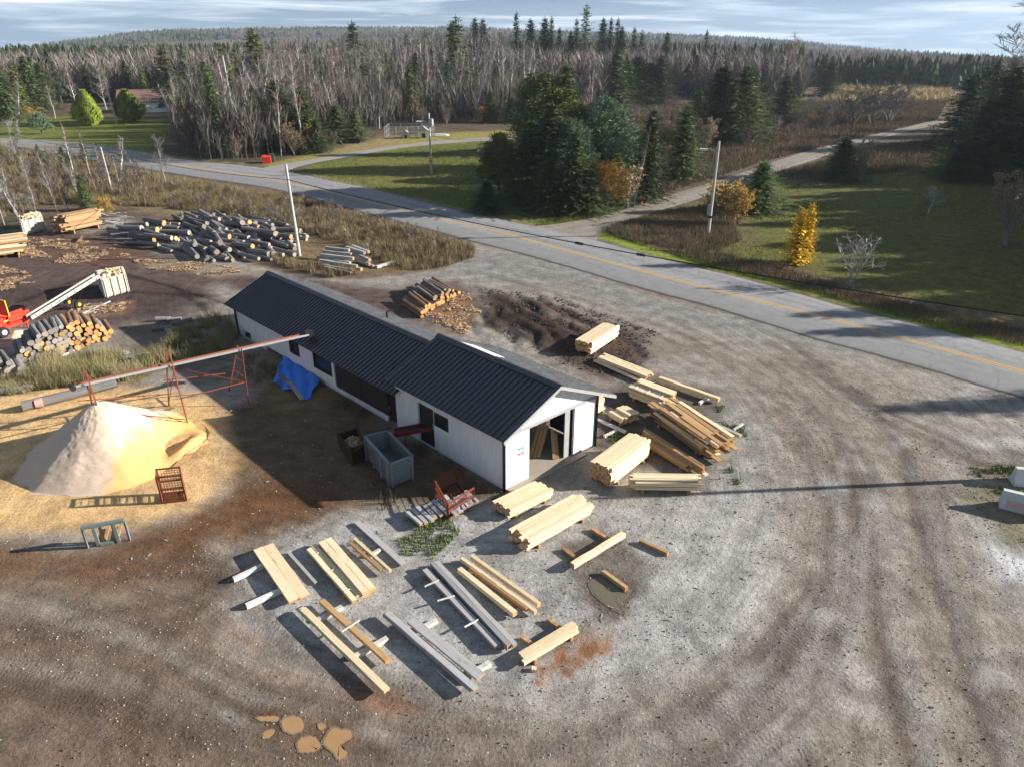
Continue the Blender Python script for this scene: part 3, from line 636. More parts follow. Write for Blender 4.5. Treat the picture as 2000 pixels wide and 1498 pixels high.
mm_ = wn.new('ShaderNodeMix'); mm_.data_type = 'RGBA'; ml = wn.new('ShaderNodeMath'); ml.operation = 'MULTIPLY'; ml.inputs[1].default_value = .75; wl.new(cr.outputs[0], ml.inputs[0])
wl.new(ml.outputs[0], mm_.inputs[0]); wl.new(sk.outputs[0], mm_.inputs[6]); wl.new(cc.outputs[0], mm_.inputs[7]); wl.new(mm_.outputs[2], bg.inputs[0])
scene.view_settings.view_transform = 'Standard'; scene.view_settings.look = 'None'; scene.view_settings.exposure = 1.33; scene.view_settings.gamma = 1

# ------------------------------------------------------------------ plant prototypes
def needles_branch(mb, p, d, L, rng, w=.34, droop=.25, tri=3, m=0):
    """a flat frond of small leaf faces along a branch"""
    n = max(2, int(L / .20)); side = d.cross(Vector((0, 0, 1))).normalized(); q = Vector(p)
    for k in range(n + 1):
        u = k / n
        c = Vector(p) + d * (L * u) + Vector((0, 0, -droop * L * u * u + .10 * L * u ** 4))
        ww = w * (1.05 - .75 * u) * min(1, L * .9 + .35)
        for s in (-1, 1):
            tip = c + side * (s * ww * rng.uniform(.7, 1.25)) + d * (ww * rng.uniform(.3, .8)) + Vector((0, 0, rng.uniform(-.12, .05)))
            a = c + d * (-.07); b = c + d * .09 + Vector((0, 0, rng.uniform(-.05, .05)))
            mb.face([a, b, tip], m)
            if tri > 2:
                tip2 = c + side * (s * ww * rng.uniform(.2, .6)) + d * (ww * rng.uniform(-.1, .5)) + Vector((0, 0, rng.uniform(-.24, .10)))
                mb.face([c, c + side * s * .07 + d * .08, tip2], m)
    c = Vector(p) + d * L + Vector((0, 0, -droop * L + .10 * L)); mb.face([c - side * .06, c + side * .06, c + d * .25 + Vector((0, 0, .03))], m)

def conifer(name, seed, h, R, mat, lev=.24, low=.05, nb=11, droop=.30, ragged=.28, power=.74, core=420):
    rng = random.Random(seed); tr = MB(); cr = MB()
    tr.tube([(0, 0, -.3), (0, 0, h * .5), (0, 0, h * .97)], [h * .014 + .03, h * .009 + .02, .01], 6)
    z = h * low; k = 0
    while z < h * .985:
        u = z / h; r = R * (1 - u) ** power * (1 + .18 * sin(k * 1.7) + rng.uniform(-.1, .1)) + .12
        n = max(4, int(nb * (.5 + .5 * (1 - u)))) ; ph = rng.random() * 6.28
        for j in range(n):
            a = ph + 6.283 * j / n + rng.uniform(-.3, .3); rr_ = r * rng.uniform(1 - ragged, 1 + ragged * .6)
            up = .10 + .55 * u; d = Vector((cos(a), sin(a), up * .45)).normalized()
            needles_branch(cr, (0, 0, z + rng.uniform(-.15, .15)), d, max(.18, rr_), rng, w=.36 + .06 * R, droop=droop * (1 - u * .6))
        z += lev * (.75 + .5 * (1 - u)) * h / 10; k += 1
    for j in range(core):
        u = low + (1 - low) * rng.random() ** 1.3 * .92; a = rng.random() * 6.28; r = R * (1 - u) ** power * rng.uniform(.15, .62)
        c = Vector((cos(a) * r, sin(a) * r, u * h)); v = Vector((cos(a), sin(a), -.5)) * rng.uniform(.3, .6); s_ = Vector((-sin(a), cos(a), rng.uniform(-.5, .5))) * rng.uniform(.15, .35)
        cr.face([c - s_, c + s_, c + v])
    for j in range(6): a = j * 1.05; cr.face([(0, 0, h * .93), (.05 * cos(a), .05 * sin(a), h * .95), (.02 * cos(a + 1), .02 * sin(a + 1), h * 1.02)])
    return (name, [('trunk', tr.mesh(name + '_trunk', M['trunk_dark'])), ('crown', cr.mesh(name + '_crown', mat))], h)

def pine(name, seed, h, R, mat, n_cl=70, tuft=46):
    rng = random.Random(seed); tr = MB(); cr = MB()
    tr.tube([(0, 0, -.3), (.1, 0, h * .45), (0, .1, h * .92)], [h * .018, h * .012, .03], 6)
    for k in range(n_cl):
        u = rng.uniform(.18, 1); a = rng.random() * 6.28; r = R * (1.05 - .65 * u ** 2) * rng.uniform(.35, 1.0)
        if u > .9: r *= .45
        c = Vector((cos(a) * r, sin(a) * r, h * (.12 + .86 * u)))
        tr.tube([(0, 0, c.z - r * .35), c * .6 + Vector((0, 0, c.z * .4 - r * .12)), c], [.05, .035, .015], 4)
        for j in range(tuft):
            v = Vector((rng.gauss(0, 1), rng.gauss(0, 1), rng.gauss(.35, .7))).normalized(); o = c + Vector((rng.gauss(0, .40), rng.gauss(0, .40), rng.gauss(0, .25)))
            L = rng.uniform(.2, .42); s = v.orthogonal().normalized() * .07
            cr.face([o - s, o + s, o + v * L]); s2 = v.cross(s).normalized() * .05; cr.face([o - s2, o + s2, o + v * L * .9])
    return (name, [('trunk', tr.mesh(name + '_trunk', M['trunk_dark'])), ('crown', cr.mesh(name + '_crown', mat))], h)

def bare(name, seed, h, spread, mat_t, mat_c, limbs=13, sub=7, tw=6, low=.25, stems=1, tr_r=None, up=.9, twr=.013, leaf=None, nleaf=0, leafs=.12):
    rng = random.Random(seed); tb = MB(); cb_ = MB(); lf = MB(); r0 = tr_r or h * .0105 + .02
    for sidx in range(stems):
        ang = rng.random() * 6.28; lean = rng.uniform(.0, .06) if stems == 1 else rng.uniform(.12, .45)
        top = Vector((cos(ang) * lean * h, sin(ang) * lean * h, h * rng.uniform(.82, 1) if stems > 1 else h))
        pts = []; nseg = 7
        for k in range(nseg + 1):
            u = k / nseg; p = top * u; p.z = top.z * u; wob = h * .012 * (1 if 0 < k < nseg else 0)
            pts.append(Vector((p.x + rng.uniform(-wob, wob), p.y + rng.uniform(-wob, wob), p.z - (.3 if k == 0 else 0))))
        tb.tube(pts, [r0 * (1 - .88 * k / nseg) for k in range(nseg + 1)], 5)
        for i in range(limbs):
            u = low + (1 - low) * (i + rng.random()) / limbs * .97; q = u * nseg; k = min(int(q), nseg - 1); p0 = pts[k].lerp(pts[k + 1], q - k)
            a = rng.random() * 6.28; L = spread * (1.15 - .75 * u) * rng.uniform(.6, 1.15)
            d = Vector((cos(a), sin(a), up * rng.uniform(.7, 1.5))).normalized()
            lp = [p0]; 
            for s_ in range(4):
                d = (d + Vector((rng.uniform(-.22, .22), rng.uniform(-.22, .22), rng.uniform(-.08, .22)))).normalized(); lp.append(lp[-1] + d * L / 4)
            rl = r0 * .45 * (1 - u * .6); tb.tube(lp, [rl * (1 - .2 * j) for j in range(5)], 4)
            for b in range(sub):
                w = rng.uniform(.25, 1) * 4; kk_ = min(int(w), 3); bp = lp[kk_].lerp(lp[kk_ + 1], w - kk_)
                bd = (d + Vector((rng.gauss(0, .75), rng.gauss(0, .75), rng.gauss(.15, .45)))).normalized(); bl = L * rng.uniform(.28, .5)
                be = bp + bd * bl; bm = bp + bd * bl * .5 + Vector((rng.uniform(-.05, .05), rng.uniform(-.05, .05), .03)) * bl
                cb_.tube([bp, bm, be], [twr * 1.7, twr * 1.3, twr * .7], 3)
                for t_ in range(tw):
                    tp_ = bp.lerp(be, rng.uniform(.25, 1)); td = (bd + Vector((rng.gauss(0, .7), rng.gauss(0, .7), rng.gauss(.2, .4)))).normalized(); tl = bl * rng.uniform(.35, .7)
                    s1 = td.orthogonal().normalized() * twr; te = tp_ + td * tl
                    cb_.face([tp_ - s1, tp_ + s1, te]); s2 = td.cross(s1).normalized() * twr; cb_.face([tp_ - s2, tp_ + s2, te])
                    for l_ in range(nleaf):
                        lp_ = tp_.lerp(te, rng.random()) + Vector((rng.gauss(0, .05), rng.gauss(0, .05), rng.gauss(0, .05)))
                        x_ = Vector((rng.gauss(0, 1), rng.gauss(0, 1), rng.gauss(0, 1))).normalized() * leafs * rng.uniform(.6, 1.2); y_ = x_.orthogonal().normalized() * leafs * .7
                        lf.face([lp_ - x_ * .5, lp_ + y_ * .5, lp_ + x_ * .5, lp_ - y_ * .5])
    parts = [('trunk', tb.mesh(name + '_trunk', mat_t)), ('crown', cb_.mesh(name + '_crown', mat_c))]
    if nleaf: parts.append(('foliage', lf.mesh(name + '_foliage', leaf)))
    return (name, parts, h)

def blob(name, seed, h, R, mat, n=2600, col=.8):
    """a dense clipped evergreen column of leaf faces"""
    rng = random.Random(seed); cr = MB(); tr = MB(); tr.tube([(0, 0, -.2), (0, 0, h * .8)], [.12, .05], 6)
    for k in range(n):
        u = rng.random() ** .8; a = rng.random() * 6.28; lob = 1 + .16 * sin(a * 3 + seed) + .1 * sin(a * 7 + u * 9)
        r = R * lob * (min(1, .55 + u * 2.2) if u < .3 else 1) * (1 - max(0, u - .35) ** 1.5 * 1.75) * rng.uniform(.72, 1.05)
        c = Vector((cos(a) * r, sin(a) * r, .1 + h * u * .97)); v = Vector((cos(a) * .5, sin(a) * .5, 1)).normalized() + Vector((rng.gauss(0, .3),) * 3) * .6
        L = rng.uniform(.25, .5); s = Vector((-sin(a), cos(a), rng.uniform(-.3, .3))) * rng.uniform(.08, .15)
        cr.face([c - s, c + s, c + v * L])
    return (name, [('trunk', tr.mesh(name + '_trunk', M['trunk_dark'])), ('crown', cr.mesh(name + '_crown', mat))], h)

SPR = [conifer('spruce_tree', 10 + i, 10, (3.1, 3.4, 2.7, 3.8)[i], M['spruce'], ragged=(.25, .32, .3, .22)[i], nb=(12, 12, 11, 13)[i]) for i in range(4)]
OLD = [conifer('spruce_tree', 20 + i, 14, (2.9, 2.6)[i], M['spruce'], low=.22, nb=8, ragged=.45, droop=.32, lev=.28, core=250) for i in range(2)]
OLV = [conifer('spruce_tree', 24, 12, 2.9, M['olive'], low=.18, nb=9, ragged=.45, droop=.3, lev=.26)]
PIN = [pine('pine_tree', 30, 10, 3.0, M['pine'], 190, 90), pine('pine_tree', 31, 9, 2.8, M['olive'], 150, 80)]
BARE = [bare('bare_tree', 40 + i, 15, (3.2, 2.5, 4.4, 3.0, 3.2)[i], M['bark_pale'], (M['twig_grey'], M['twig_red'], M['twig_grey'], M['twig_grey'], M['twig_red'])[i], limbs=(24, 22, 26, 16, 24)[i], sub=9, low=(.22, .3, .22, .15, .25)[i], stems=(1, 1, 1, 2, 1)[i], up=(1.4, 1.9, .9, 1.5, 1.3)[i], twr=.016, tw=8) for i in range(5)]
REDT = bare('bare_tree', 47, 13, 5.2, M['bark_pale'], M['twig_orange'], limbs=20, sub=9, tw=8, low=.15, up=1.2, twr=.02, leaf=M['tan_leaf'], nleaf=0)
BUSH = [bare('bare_shrub', 50 + i, 3, 1.3, M['twig_grey'], (M['twig_red'], M['twig_grey'])[i % 2], limbs=7, sub=6, tw=5, low=.15, stems=6, tr_r=.03, up=1.3, twr=.010) for i in range(3)]
LEAFY = [bare('leafy_shrub', 54, 3, 1.4, M['twig_grey'], M['twig_red'], limbs=7, sub=5, tw=4, low=.12, stems=6, tr_r=.03, up=1.1, twr=.009, leaf=M['tan_leaf'], nleaf=2, leafs=.10),
         bare('leafy_shrub', 55, 3, 1.5, M['twig_grey'], M['twig_red'], limbs=8, sub=6, tw=5, low=.08, stems=7, tr_r=.03, up=1.0, twr=.009, leaf=M['gold_leaf'], nleaf=3, leafs=.11)]
LARCH = conifer('larch_tree', 60, 6, 1.5, M['yellow_leaf'], lev=.34, low=.04, nb=9, droop=.02, ragged=.4, power=.55, core=160)
APPLE = bare('bare_apple_tree', 62, 3.6, 2.6, M['bark_pale'], M['bark_pale'], limbs=8, sub=6, tw=5, low=.3, stems=3, tr_r=.07, up=.7, twr=.012)
CEDAR = [blob('cedar_shrub', 3, 5, 1.9, M['cedar'], 5200), blob('cedar_shrub', 5, 5, 2.1, M['cedar'], 5200)]
JUNI = pine('low_pine', 70, 4, 2.6, M['pine'], 40, 50)

def plant(proto, x, y, h, rz=None, label=None, cat='tree', group=None, wide=1.0, lean=0):
    name, parts, ph = proto; s = h / ph; z = gz(x, y)
    e = empty(name, (x, y, z), R_.uniform(0, 6.28) if rz is None else rz, label, cat, group)
    if lean: e.rotation_euler = (R_.uniform(-lean, lean), R_.uniform(-lean, lean), e.rotation_euler[2])
    for pn, me in parts:
        if len(me.polygons) == 0: continue
        inst(pn, me, e, scale=(s * wide, s * wide, s))
    return e
def plantpx(proto, x, yb, yt, **k):
    p = G(x, yb); return plant(proto, p.x, p.y, max(.4, HT(x, yb, yt)), **k)

# conifers and shrubs one can tell apart
for pr, x, yb, yt, lab, w in [
    (SPR[1], 1330, 352, 205, 'tall full spruce standing beside the gravel lane, right of the pine clump', .92),
    (SPR[3], 1262, 392, 214, 'spruce squeezed between the grey-green pine and the tall spruce by the lane', .62),
    (SPR[0], 1100, 330, 126, 'narrow pointed spruce rising at the back of the pine clump', .8),
    (SPR[2], 1120, 416, 255, 'dark spruce at the front left of the pine clump above the main road', 1.1),
    (SPR[1], 1200, 400, 300, 'low spreading spruce at the foot of the grey-green pine', 1.2),
    (SPR[3], 1072, 415, 310, 'dark low spruce at the road corner of the pine clump', 1.1),
    (SPR[2], 1035, 300, 138, 'dark spruce behind the hidden house, left of the pine clump', 1.1),
    (SPR[0], 1200, 212, 96, 'leftmost spruce of the dark group beyond the brown brush', 1.1),
    (SPR[3], 1242, 205, 110, 'broad middle spruce of the dark group beyond the brown brush', 1.5),
    (SPR[1], 1286, 205, 108, 'right-hand spruce of the dark group beyond the brown brush', 1.1),
    (SPR[3], 1398, 275, 130, 'big dark spruce at the left of the trio above the lane', 1.25),
    (SPR[1], 1444, 278, 128, 'big dark spruce at the right of the trio above the lane', 1.15),
    (SPR[0], 1420, 282, 160, 'front spruce of the trio above the lane, catching the sun', 1.2),
    (SPR[2], 1362, 235, 175, 'small dark spruce left of the trio above the lane', 1.4),
    (SPR[3], 1524, 242, 147, 'broad spruce alone in the brown brush beyond the lane', 1.15),
    (SPR[1], 1480, 413, 316, 'young pointed spruce on the grass beside the golden shrub', 1.5),
    (SPR[0], 1638, 352, 266, 'small spruce on the shaded slope beside a pale leafy shrub', 1.5),
    (SPR[2], 1862, 352, 275, 'small spruce alone on the dark slope at the right', 1.7),
    (SPR[3], 1614, 188, 120, 'dark spruce at the left edge of the golden field', 1.2),
    (OLD[0], 895, 215, 30, 'tall ragged twin-topped spruce standing over the grey wood', 1.1),
    (OLD[1], 702, 215, 40, 'tall ragged spruce whose top breaks the skyline left of centre', 1.1),
    (OLD[0], 1140, 160, 8, 'tallest thin spruce with open branches on the skyline', .8),
    (OLV[0], 512, 205, 54, 'tall olive-green pine above the left part of the grey wood', 1.3),
    (OLV[0], 444, 190, 85, 'olive-green conifer with a dense top left of the tall olive pine', 1.3),
    (OLV[0], 470, 190, 92, 'small olive conifer top beside the dense olive one', 1.1),
    (OLD[1], 343, 240, 92, 'big dark spruce standing over the white house', 1.5),
    (OLD[0], 374, 200, 95, 'ragged dark spruce just behind the one over the white house', 1.3),
    (SPR[3], 553, 290, 155, 'dark evergreen inside the edge of the grey wood by the driveway', 1.1),
    (SPR[1], 600, 292, 168, 'second dark evergreen inside the edge of the grey wood', 1.0),
    (SPR[0], 622, 298, 232, 'bushy green spruce at the wood edge beside the driveway', 1.3),
    (SPR[3], 660, 278, 205, 'green spruce at the wood edge above the black barrels', 1.3),
    (SPR[2], 696, 276, 215, 'green spruce at the wood edge right of the black barrels', 1.5),
    (SPR[0], 592, 302, 270, 'tiny spruce at the wood edge beside a yellow sapling', 1.6),
    (SPR[2], 958, 240, 178, 'green spruce at the wood edge right of the dog pen', 1.2),
    (SPR[3], 1000, 240, 190, 'dark spruce left of the hidden house', 1.4),
    (SPR[1], 160, 130, 92, 'dark spruce far left beyond the lawn', 1.3),
    (PIN[1], 1065, 330, 150, 'olive pine at the top left of the pine clump', 1.2),
    (PIN[0], 1172, 380, 195, 'large grey-green pine with soft tufted branches beside the lane', 1.2),
    (PIN[0], 1108, 395, 235, 'dark grey-green pine in the middle of the pine clump', 1.15),
    (PIN[1], 975, 388, 263, 'small dark pine at the left edge of the clump on the lawn', 1.0),
    (PIN[0], 1142, 350, 215, 'soft grey-green pine behind the large one in the clump', 1.3),
    (SPR[0], 1075, 395, 200, 'mid-green spruce in the heart of the pine clump', 1.2),
    (SPR[3], 1040, 385, 235, 'dark spruce at the left heart of the pine clump', 1.2),
    (PIN[1], 1090, 375, 180, 'olive pine in the middle of the clump', 1.25),
    (PIN[0], 1208, 352, 240, 'smaller grey-green pine on the lane side of the clump', 1.2),
    (SPR[1], 1150, 418, 330, 'low bushy spruce at the roadside foot of the clump', 1.4),
    (SPR[2], 1000, 400, 330, 'low dark bush-like spruce between the lone pine and the clump', 1.4),
    (SPR[1], 952, 415, 350, 'low dark spruce at the left foot of the clump on the lawn', 1.5),
    (SPR[3], 1265, 205, 122, 'dark spruce filling the gap in the dark group beyond the brush', 1.3),
    (SPR[1], 1222, 208, 118, 'dark spruce on the left half of the dark group beyond the brush', 1.3),
    (SPR[3], 1460, 262, 165, 'dark spruce at the back right of the trio above the lane', 1.2),
    (SPR[0], 1905, 338, 190, 'mid-green spruce at the front of the right-edge clump', 1.3),
    (SPR[3], 1955, 335, 142, 'large dark spruce low in the right-edge clump', .9),
    (SPR[1], 1998, 350, 112, 'tall dark spruce cut by the right edge', .9),
    (SPR[2], 1868, 292, 142, 'left outermost spruce of the right-edge clump', 1.4),
    (SPR[3], 1932, 342, 128, 'tall dark spruce in the middle of the right-edge clump', 1.2),
    (SPR[2], 18, 236, 112, 'tall dark spruce at the left frame edge behind the lawn', .9),
    (OLV[0], 48, 226, 118, 'olive conifer second from the left frame edge behind the lawn', .8),
    (SPR[0], 72, 222, 108, 'tall green spruce behind the orange hedge bush', .9),
    (SPR[1], 96, 214, 122, 'green spruce behind the small pale bare tree', .9),
    (OLD[0], 122, 206, 110, 'ragged spruce left of the big spreading bare tree', .8),
    (SPR[3], 178, 200, 128, 'spruce behind the left cedar', .8),
    (OLV[0], 215, 196, 122, 'olive conifer behind the gap between the cedars', .8),
    (SPR[2], 415, 230, 118, 'dark spruce inside the left part of the grey wood', .9),
    (SPR[1], 800, 222, 140, 'dark spruce in the wood behind the dog pen', .8),
    (OLD[1], 885, 200, 42, 'twin of the tall ragged spruce over the grey wood, just left of it', 1.0),
    (JUNI, 82, 262, 222, 'low spreading pine on the left lawn', 1.0)]:
    plantpx(pr, x, yb, yt, label=lab, wide=w * (1.42 if pr in SPR else 1.5 if pr in OLD + OLV else 1.12), cat='tree')
plantpx(CEDAR[0], 176, 246, 180, label='tall bright green cedar at the left of the pair on the lawn', cat='shrub', wide=1.05)
plantpx(CEDAR[1], 256, 238, 178, label='tall bright green cedar at the right of the pair on the lawn', cat='shrub', wide=1.1)
plantpx(LARCH, 1552, 516, 408, label='bright yellow larch alone on the shaded field', wide=1.15)
plantpx(LARCH, 1568, 514, 398, label='thin second top of the yellow larch on the shaded field', wide=.75)
plantpx(APPLE, 1660, 560, 476, label='bare pale apple tree at the edge of the shaded field', wide=1.1)
plantpx(APPLE, 1812, 418, 373, label='small bare pale apple tree in the middle of the shaded field', wide=1.1)
plantpx(LEAFY[1], 1412, 436, 362, label='round golden-leaved shrub behind the street lamp', cat='shrub', wide=1.25)
plantpx(LEAFY[1], 1440, 440, 374, label='golden shrub next to the young spruce', cat='shrub', wide=1.)
plantpx(LEAFY[0], 1680, 355, 278, label='pale dry-leaved shrub beside the small spruce on the slope', cat='shrub', wide=.8)
plantpx(LEAFY[0], 1375, 300, 235, label='dry-leaved tree between the tall spruce and the dark trio', cat='shrub', wide=1.)
plantpx(LEAFY[1], 1185, 412, 325, label='bush with sparse yellow leaves below the grey-green pine', cat='shrub', wide=1.2)
plantpx(LEAFY[0], 1225, 408, 330, label='bush of dry leaves on the lane side of the pine clump', cat='shrub', wide=1.)
plantpx(BARE[3], 1237, 405, 250, label='slender bare tree in front of the pine clump', wide=.45)
plantpx(LEAFY[0], 1965, 480, 345, label='bush with pale dots of leaves in the dark at the right edge', cat='shrub', wide=1.1)
plantpx(LEAFY[0], 575, 305, 245, label='tan leafless bush at the wood edge by the red bin', cat='shrub', wide=1.2)
plantpx(LEAFY[1], 614, 296, 250, label='yellow-leaved sapling at the wood edge', cat='shrub', wide=.6)
plantpx(LEAFY[1], 940, 238, 212, label='small yellow bush beside the spruce right of the dog pen', cat='shrub', wide=1.)
plantpx(LEAFY[1], 212, 425, 388, label='orange bush behind the grey slab heap', cat='shrub', wide=1.)
plantpx(LEAFY[1], 58, 232, 212, label='orange hedge bush at the far left of the lawn', cat='shrub', wide=2.5)
plantpx(REDT, 1541, 168, 78, label='reddish bare tree alone above the brown brush', wide=1.3)
plantpx(BARE[2], 1975, 235, 4, label='large spreading bare tree at the top right corner', wide=1.9)
plantpx(BARE[0], 150, 212, 128, label='big spreading pale bare tree on the left lawn', wide=1.5)
plantpx(BARE[4], 108, 232, 165, label='small pale bare tree at the lawn edge', wide=1.1)
plantpx(BARE[2], 208, 215, 135, label='reddish bare tree behind the far lamp pole', wide=1.2)
plantpx(BARE[3], 38, 248, 155, label='slim pale bare tree at the left end of the lawn', wide=.9)
plantpx(APPLE, 20, 260, 238, label='small pruned bare tree at the left end of the lawn', wide=1.2)
for x, yb, yt, w in ((1700, 245, 160, 1.9), (1735, 240, 165, 1.8), (1665, 250, 175, 1.6), (1755, 215, 170, 1.2)):
    plantpx(BUSH[1], x, yb, yt, label='broad grey leafless bush in front of the golden field', cat='shrub', wide=w, group='grey bushes in front of the golden field')

# right-hand dark spruces, inside and just outside the frame (their long shade lies over the field and road)
for x, y, h, w in ((98, 158, 15, 1.2), (90, 148, 14, 1.3), (99, 140, 17, 1.3), (103, 148, 19, 1.4), (88, 136, 12, 1.3), (100, 128, 14, 1.3), (112, 158, 17, 1.3), (107, 134, 16, 1.4), (95, 122, 9, 1.3), (84, 126, 8, 1.4), (92, 130, 11, 1.4), (97, 116, 12, 1.3), (82, 138, 9, 1.3)):
    plant(SPR[R_.randrange(4)], x, y, h * .92, wide=w * .78, label='dark spruce in the shaded clump at the right edge', cat='tree', group='dark spruces at the right edge')
for x, y, h, w in ((66, 86, 15, 1.3), (72, 80, 14, 1.3), (78, 74, 17, 1.4), (66, 70, 15, 1.3), (74, 66, 14, 1.3), (70, 92, 13, 1.3), (77, 99, 15, 1.4), (86, 104, 13, 1.3), (84, 90, 18, 1.4), (63, 78, 14, 1.2), (61, 64, 12, 1.2), (88, 112, 11, 1.3), (64, 58, 15, 1.25), (67, 54, 13, 1.2), (76, 108, 10, 1.2), (59, 52, 12, 1.2), (54, 45.5, 7, 1), (50, 44, 6, 1), (54, 36.6, 12.5, .9), (50, 47, 11, .9), (53, 50.5, 12, 1), (57, 47, 13, .8), (58, 60, 9, 1.2), (57, 67, 10, 1.2), (61, 72, 11, 1.2), (64, 82, 12, 1.2), (70, 86, 13, 1.3), (68, 76, 12, 1.3), (62, 68, 13, 1.2), (73, 94, 12, 1.2), (80, 100, 13, 1.2), (66, 62, 14, 1.2), (56, 56, 9, 1.1), (72, 72, 15, 1.3)):
    plant(SPR[R_.randrange(4)], x, y, h, wide=w, label='dark spruce beyond the right edge that shades the field', cat='tree', group='spruces beyond the right edge')

# ---- the grey wood behind the driveway and houses
def rnd_in(poly, n, mind, rng, tries=60):
    xs = [p[0] for p in poly]; ys = [p[1] for p in poly]; out = []; P = poly
    def ins(x, y):
        r = False
        for i in range(len(P)):
            ax, ay = P[i]; bx, by = P[(i + 1) % len(P)]
            if (ay > y) != (by > y) and x < (bx - ax) * (y - ay) / (by - ay) + ax: r = not r
        return r
    for k in range(n * tries):
        x, y = rng.uniform(min(xs), max(xs)), rng.uniform(min(ys), max(ys))
        if ins(x, y) and all((x - a) ** 2 + (y - b) ** 2 > mind * mind for a, b in out): out.append((x, y))
        if len(out) >= n: break
    return out
rng = random.Random(21)
WOOD_A = wp([(345, 303), (440, 322), (520, 312), (610, 295), (700, 262), (800, 248), (960, 238), (1050, 232), (1060, 190), (900, 175), (600, 180), (420, 195), (365, 225), (345, 262)])
ptsA = rnd_in(WOOD_A, 180, 2.4, rng)
for x, y in rnd_in(WOOD_A, 58, 4.5, rng): plant(rng.choice(OLD + OLV + SPR[2:3]), x, y, rng.uniform(7, 14), wide=rng.uniform(.8, 1.1), label='dark conifer scattered among the bare trees of the grey wood', cat='tree', group='conifers inside the grey wood')
def sx_of(x, y):  # which part of the wood
    c = CX + F_ * x / (y * cP + CH * sP); return 'left part of' if c < 480 else 'middle of' if c < 760 else 'right part of'
for i, (x, y) in enumerate(ptsA):
    y0 = hypot(x, y); front = y0 < 165; h = rng.uniform(11, 15.5) + max(0, (y0 - 150) * .03) + (1.0 if sx_of(x, y)[0] == 'r' else 0)
    if x < -62: h *= .8
    plant(BARE[rng.randrange(5)], x, y, h, wide=rng.uniform(.75, 1.1), lean=.06, label='bare pale-barked tree at the %s, %s' % ('front of the grey wood' if front else 'back of the grey wood', sx_of(x, y).replace(' of', ' of it')), cat='tree', group='bare trees of the grey wood')
WOOD_B = wp([(1060, 232), (1170, 220), (1300, 190), (1480, 180), (1560, 160), (1500, 135), (1300, 140), (1050, 170)])
for x, y in rnd_in(WOOD_B, 70, 4.5, rng):
    plant(BARE[rng.choice((1, 4, 0, 1))], x, y, rng.uniform(9, 14), wide=rng.uniform(.9, 1.3), lean=.05, label='reddish-grey bare tree in the wood right of centre', cat='tree', group='bare trees right of centre')
for x, y in rnd_in(wp([(0, 225), (60, 215), (330, 200), (330, 160), (150, 150), (0, 160)]), 34, 5, rng):
    plant(BARE[rng.randrange(5)], x, y, rng.uniform(8, 13), wide=1.1, label='bare tree behind the left lawn', cat='tree', group='bare trees behind the left lawn')
for x, y in rnd_in(wp([(-40, 225), (60, 205), (130, 195), (140, 160), (60, 150), (-40, 160)]), 34, 4, rng):
    plant(rng.choice(SPR + OLV), x, y, rng.uniform(9, 16), wide=1.2, label='green conifer in the stand behind the left lawn', cat='tree', group='conifers behind the left lawn')
for x, y in rnd_in(wp([(140, 208), (330, 200), (330, 150), (150, 140)]), 18, 6, rng):
    plant(rng.choice(SPR + OLV + OLD), x, y, rng.uniform(8, 15), wide=1.1, label='green conifer in the wood behind the white bungalow', cat='tree', group='conifers behind the bungalow')
for x, yt in ((1008, 22), (1035, 36), (1062, 33), (1075, 30), (1090, 52), (1112, 60), (1122, 35), (1172, 34), (1187, 33), (1200, 34), (1208, 50), (1232, 52), (1247, 58), (1295, 62), (1370, 57), (885, 45), (545, 72), (660, 78), (835, 57), (800, 65), (930, 33), (945, 35), (775, 70)):
    yb = 172 if x > 850 else 178
    p = G(x, yb); plant(rng.choice(OLD + [SPR[2]]), p.x, p.y, HT(x, yb, yt), wide=rng.uniform(.8, 1.05), label='ragged spruce top poking out of the far side of the wood', cat='tree', group='spruce tops on the skyline')
for k in range(26):
    x = 1582 + k * 12 + rng.uniform(-3, 3); yb = 166 + (k % 3) * 2; p = G(x, yb); plant(rng.choice(SPR), p.x, p.y, HT(x, yb, rng.uniform(103, 132)), wide=rng.uniform(1.2, 1.6), label='dark spruce in the row behind the golden field', cat='tree', group='spruce row behind the golden field')
for x, y in rnd_in(wp([(300, 296), (520, 318), (620, 300), (720, 262), (960, 240), (960, 230), (700, 245), (520, 290), (330, 270)]), 22, 4, rng):
    plant(rng.choice(BUSH), x, y, rng.uniform(2.2, 4), wide=1.2, label='bare shrub along the front of the grey wood', cat='shrub', group='shrubs along the wood edge')
# brush and saplings
for x, y in rnd_in(wp([(1120, 215), (1550, 200), (1800, 225), (1600, 262), (1500, 300), (1440, 320), (1300, 300), (1260, 250)]), 60, 4, rng):
    plant(rng.choice(BUSH), x, y, rng.uniform(1.6, 3.4), wide=1.6, label='brown leafless bush in the rough ground beyond the lane', cat='shrub', group='bushes beyond the lane')
for x, y in rnd_in(wp([(-60, 305), (60, 308), (230, 335), (330, 362), (250, 400), (120, 420), (60, 440), (-60, 440)]), 56, 2.0, rng):
    k = rng.random()
    if k < .3: plant(rng.choice(BUSH), x, y, rng.uniform(1.6, 3), wide=1.3, label='brown leafless bush in the thicket at the left', cat='shrub', group='bushes of the left thicket')
    elif k < .6: plant(BARE[rng.randrange(5)], x, y, rng.uniform(4, 7.5), wide=1., label='thin bare birch sapling in the thicket at the left', cat='tree', group='saplings of the left thicket')
    else: plant(rng.choice(SPR[:3] + OLV), x, y, rng.uniform(2.0, 4.8), wide=1., label='young conifer in the thicket at the left', cat='tree', group='young conifers of the left thicket')
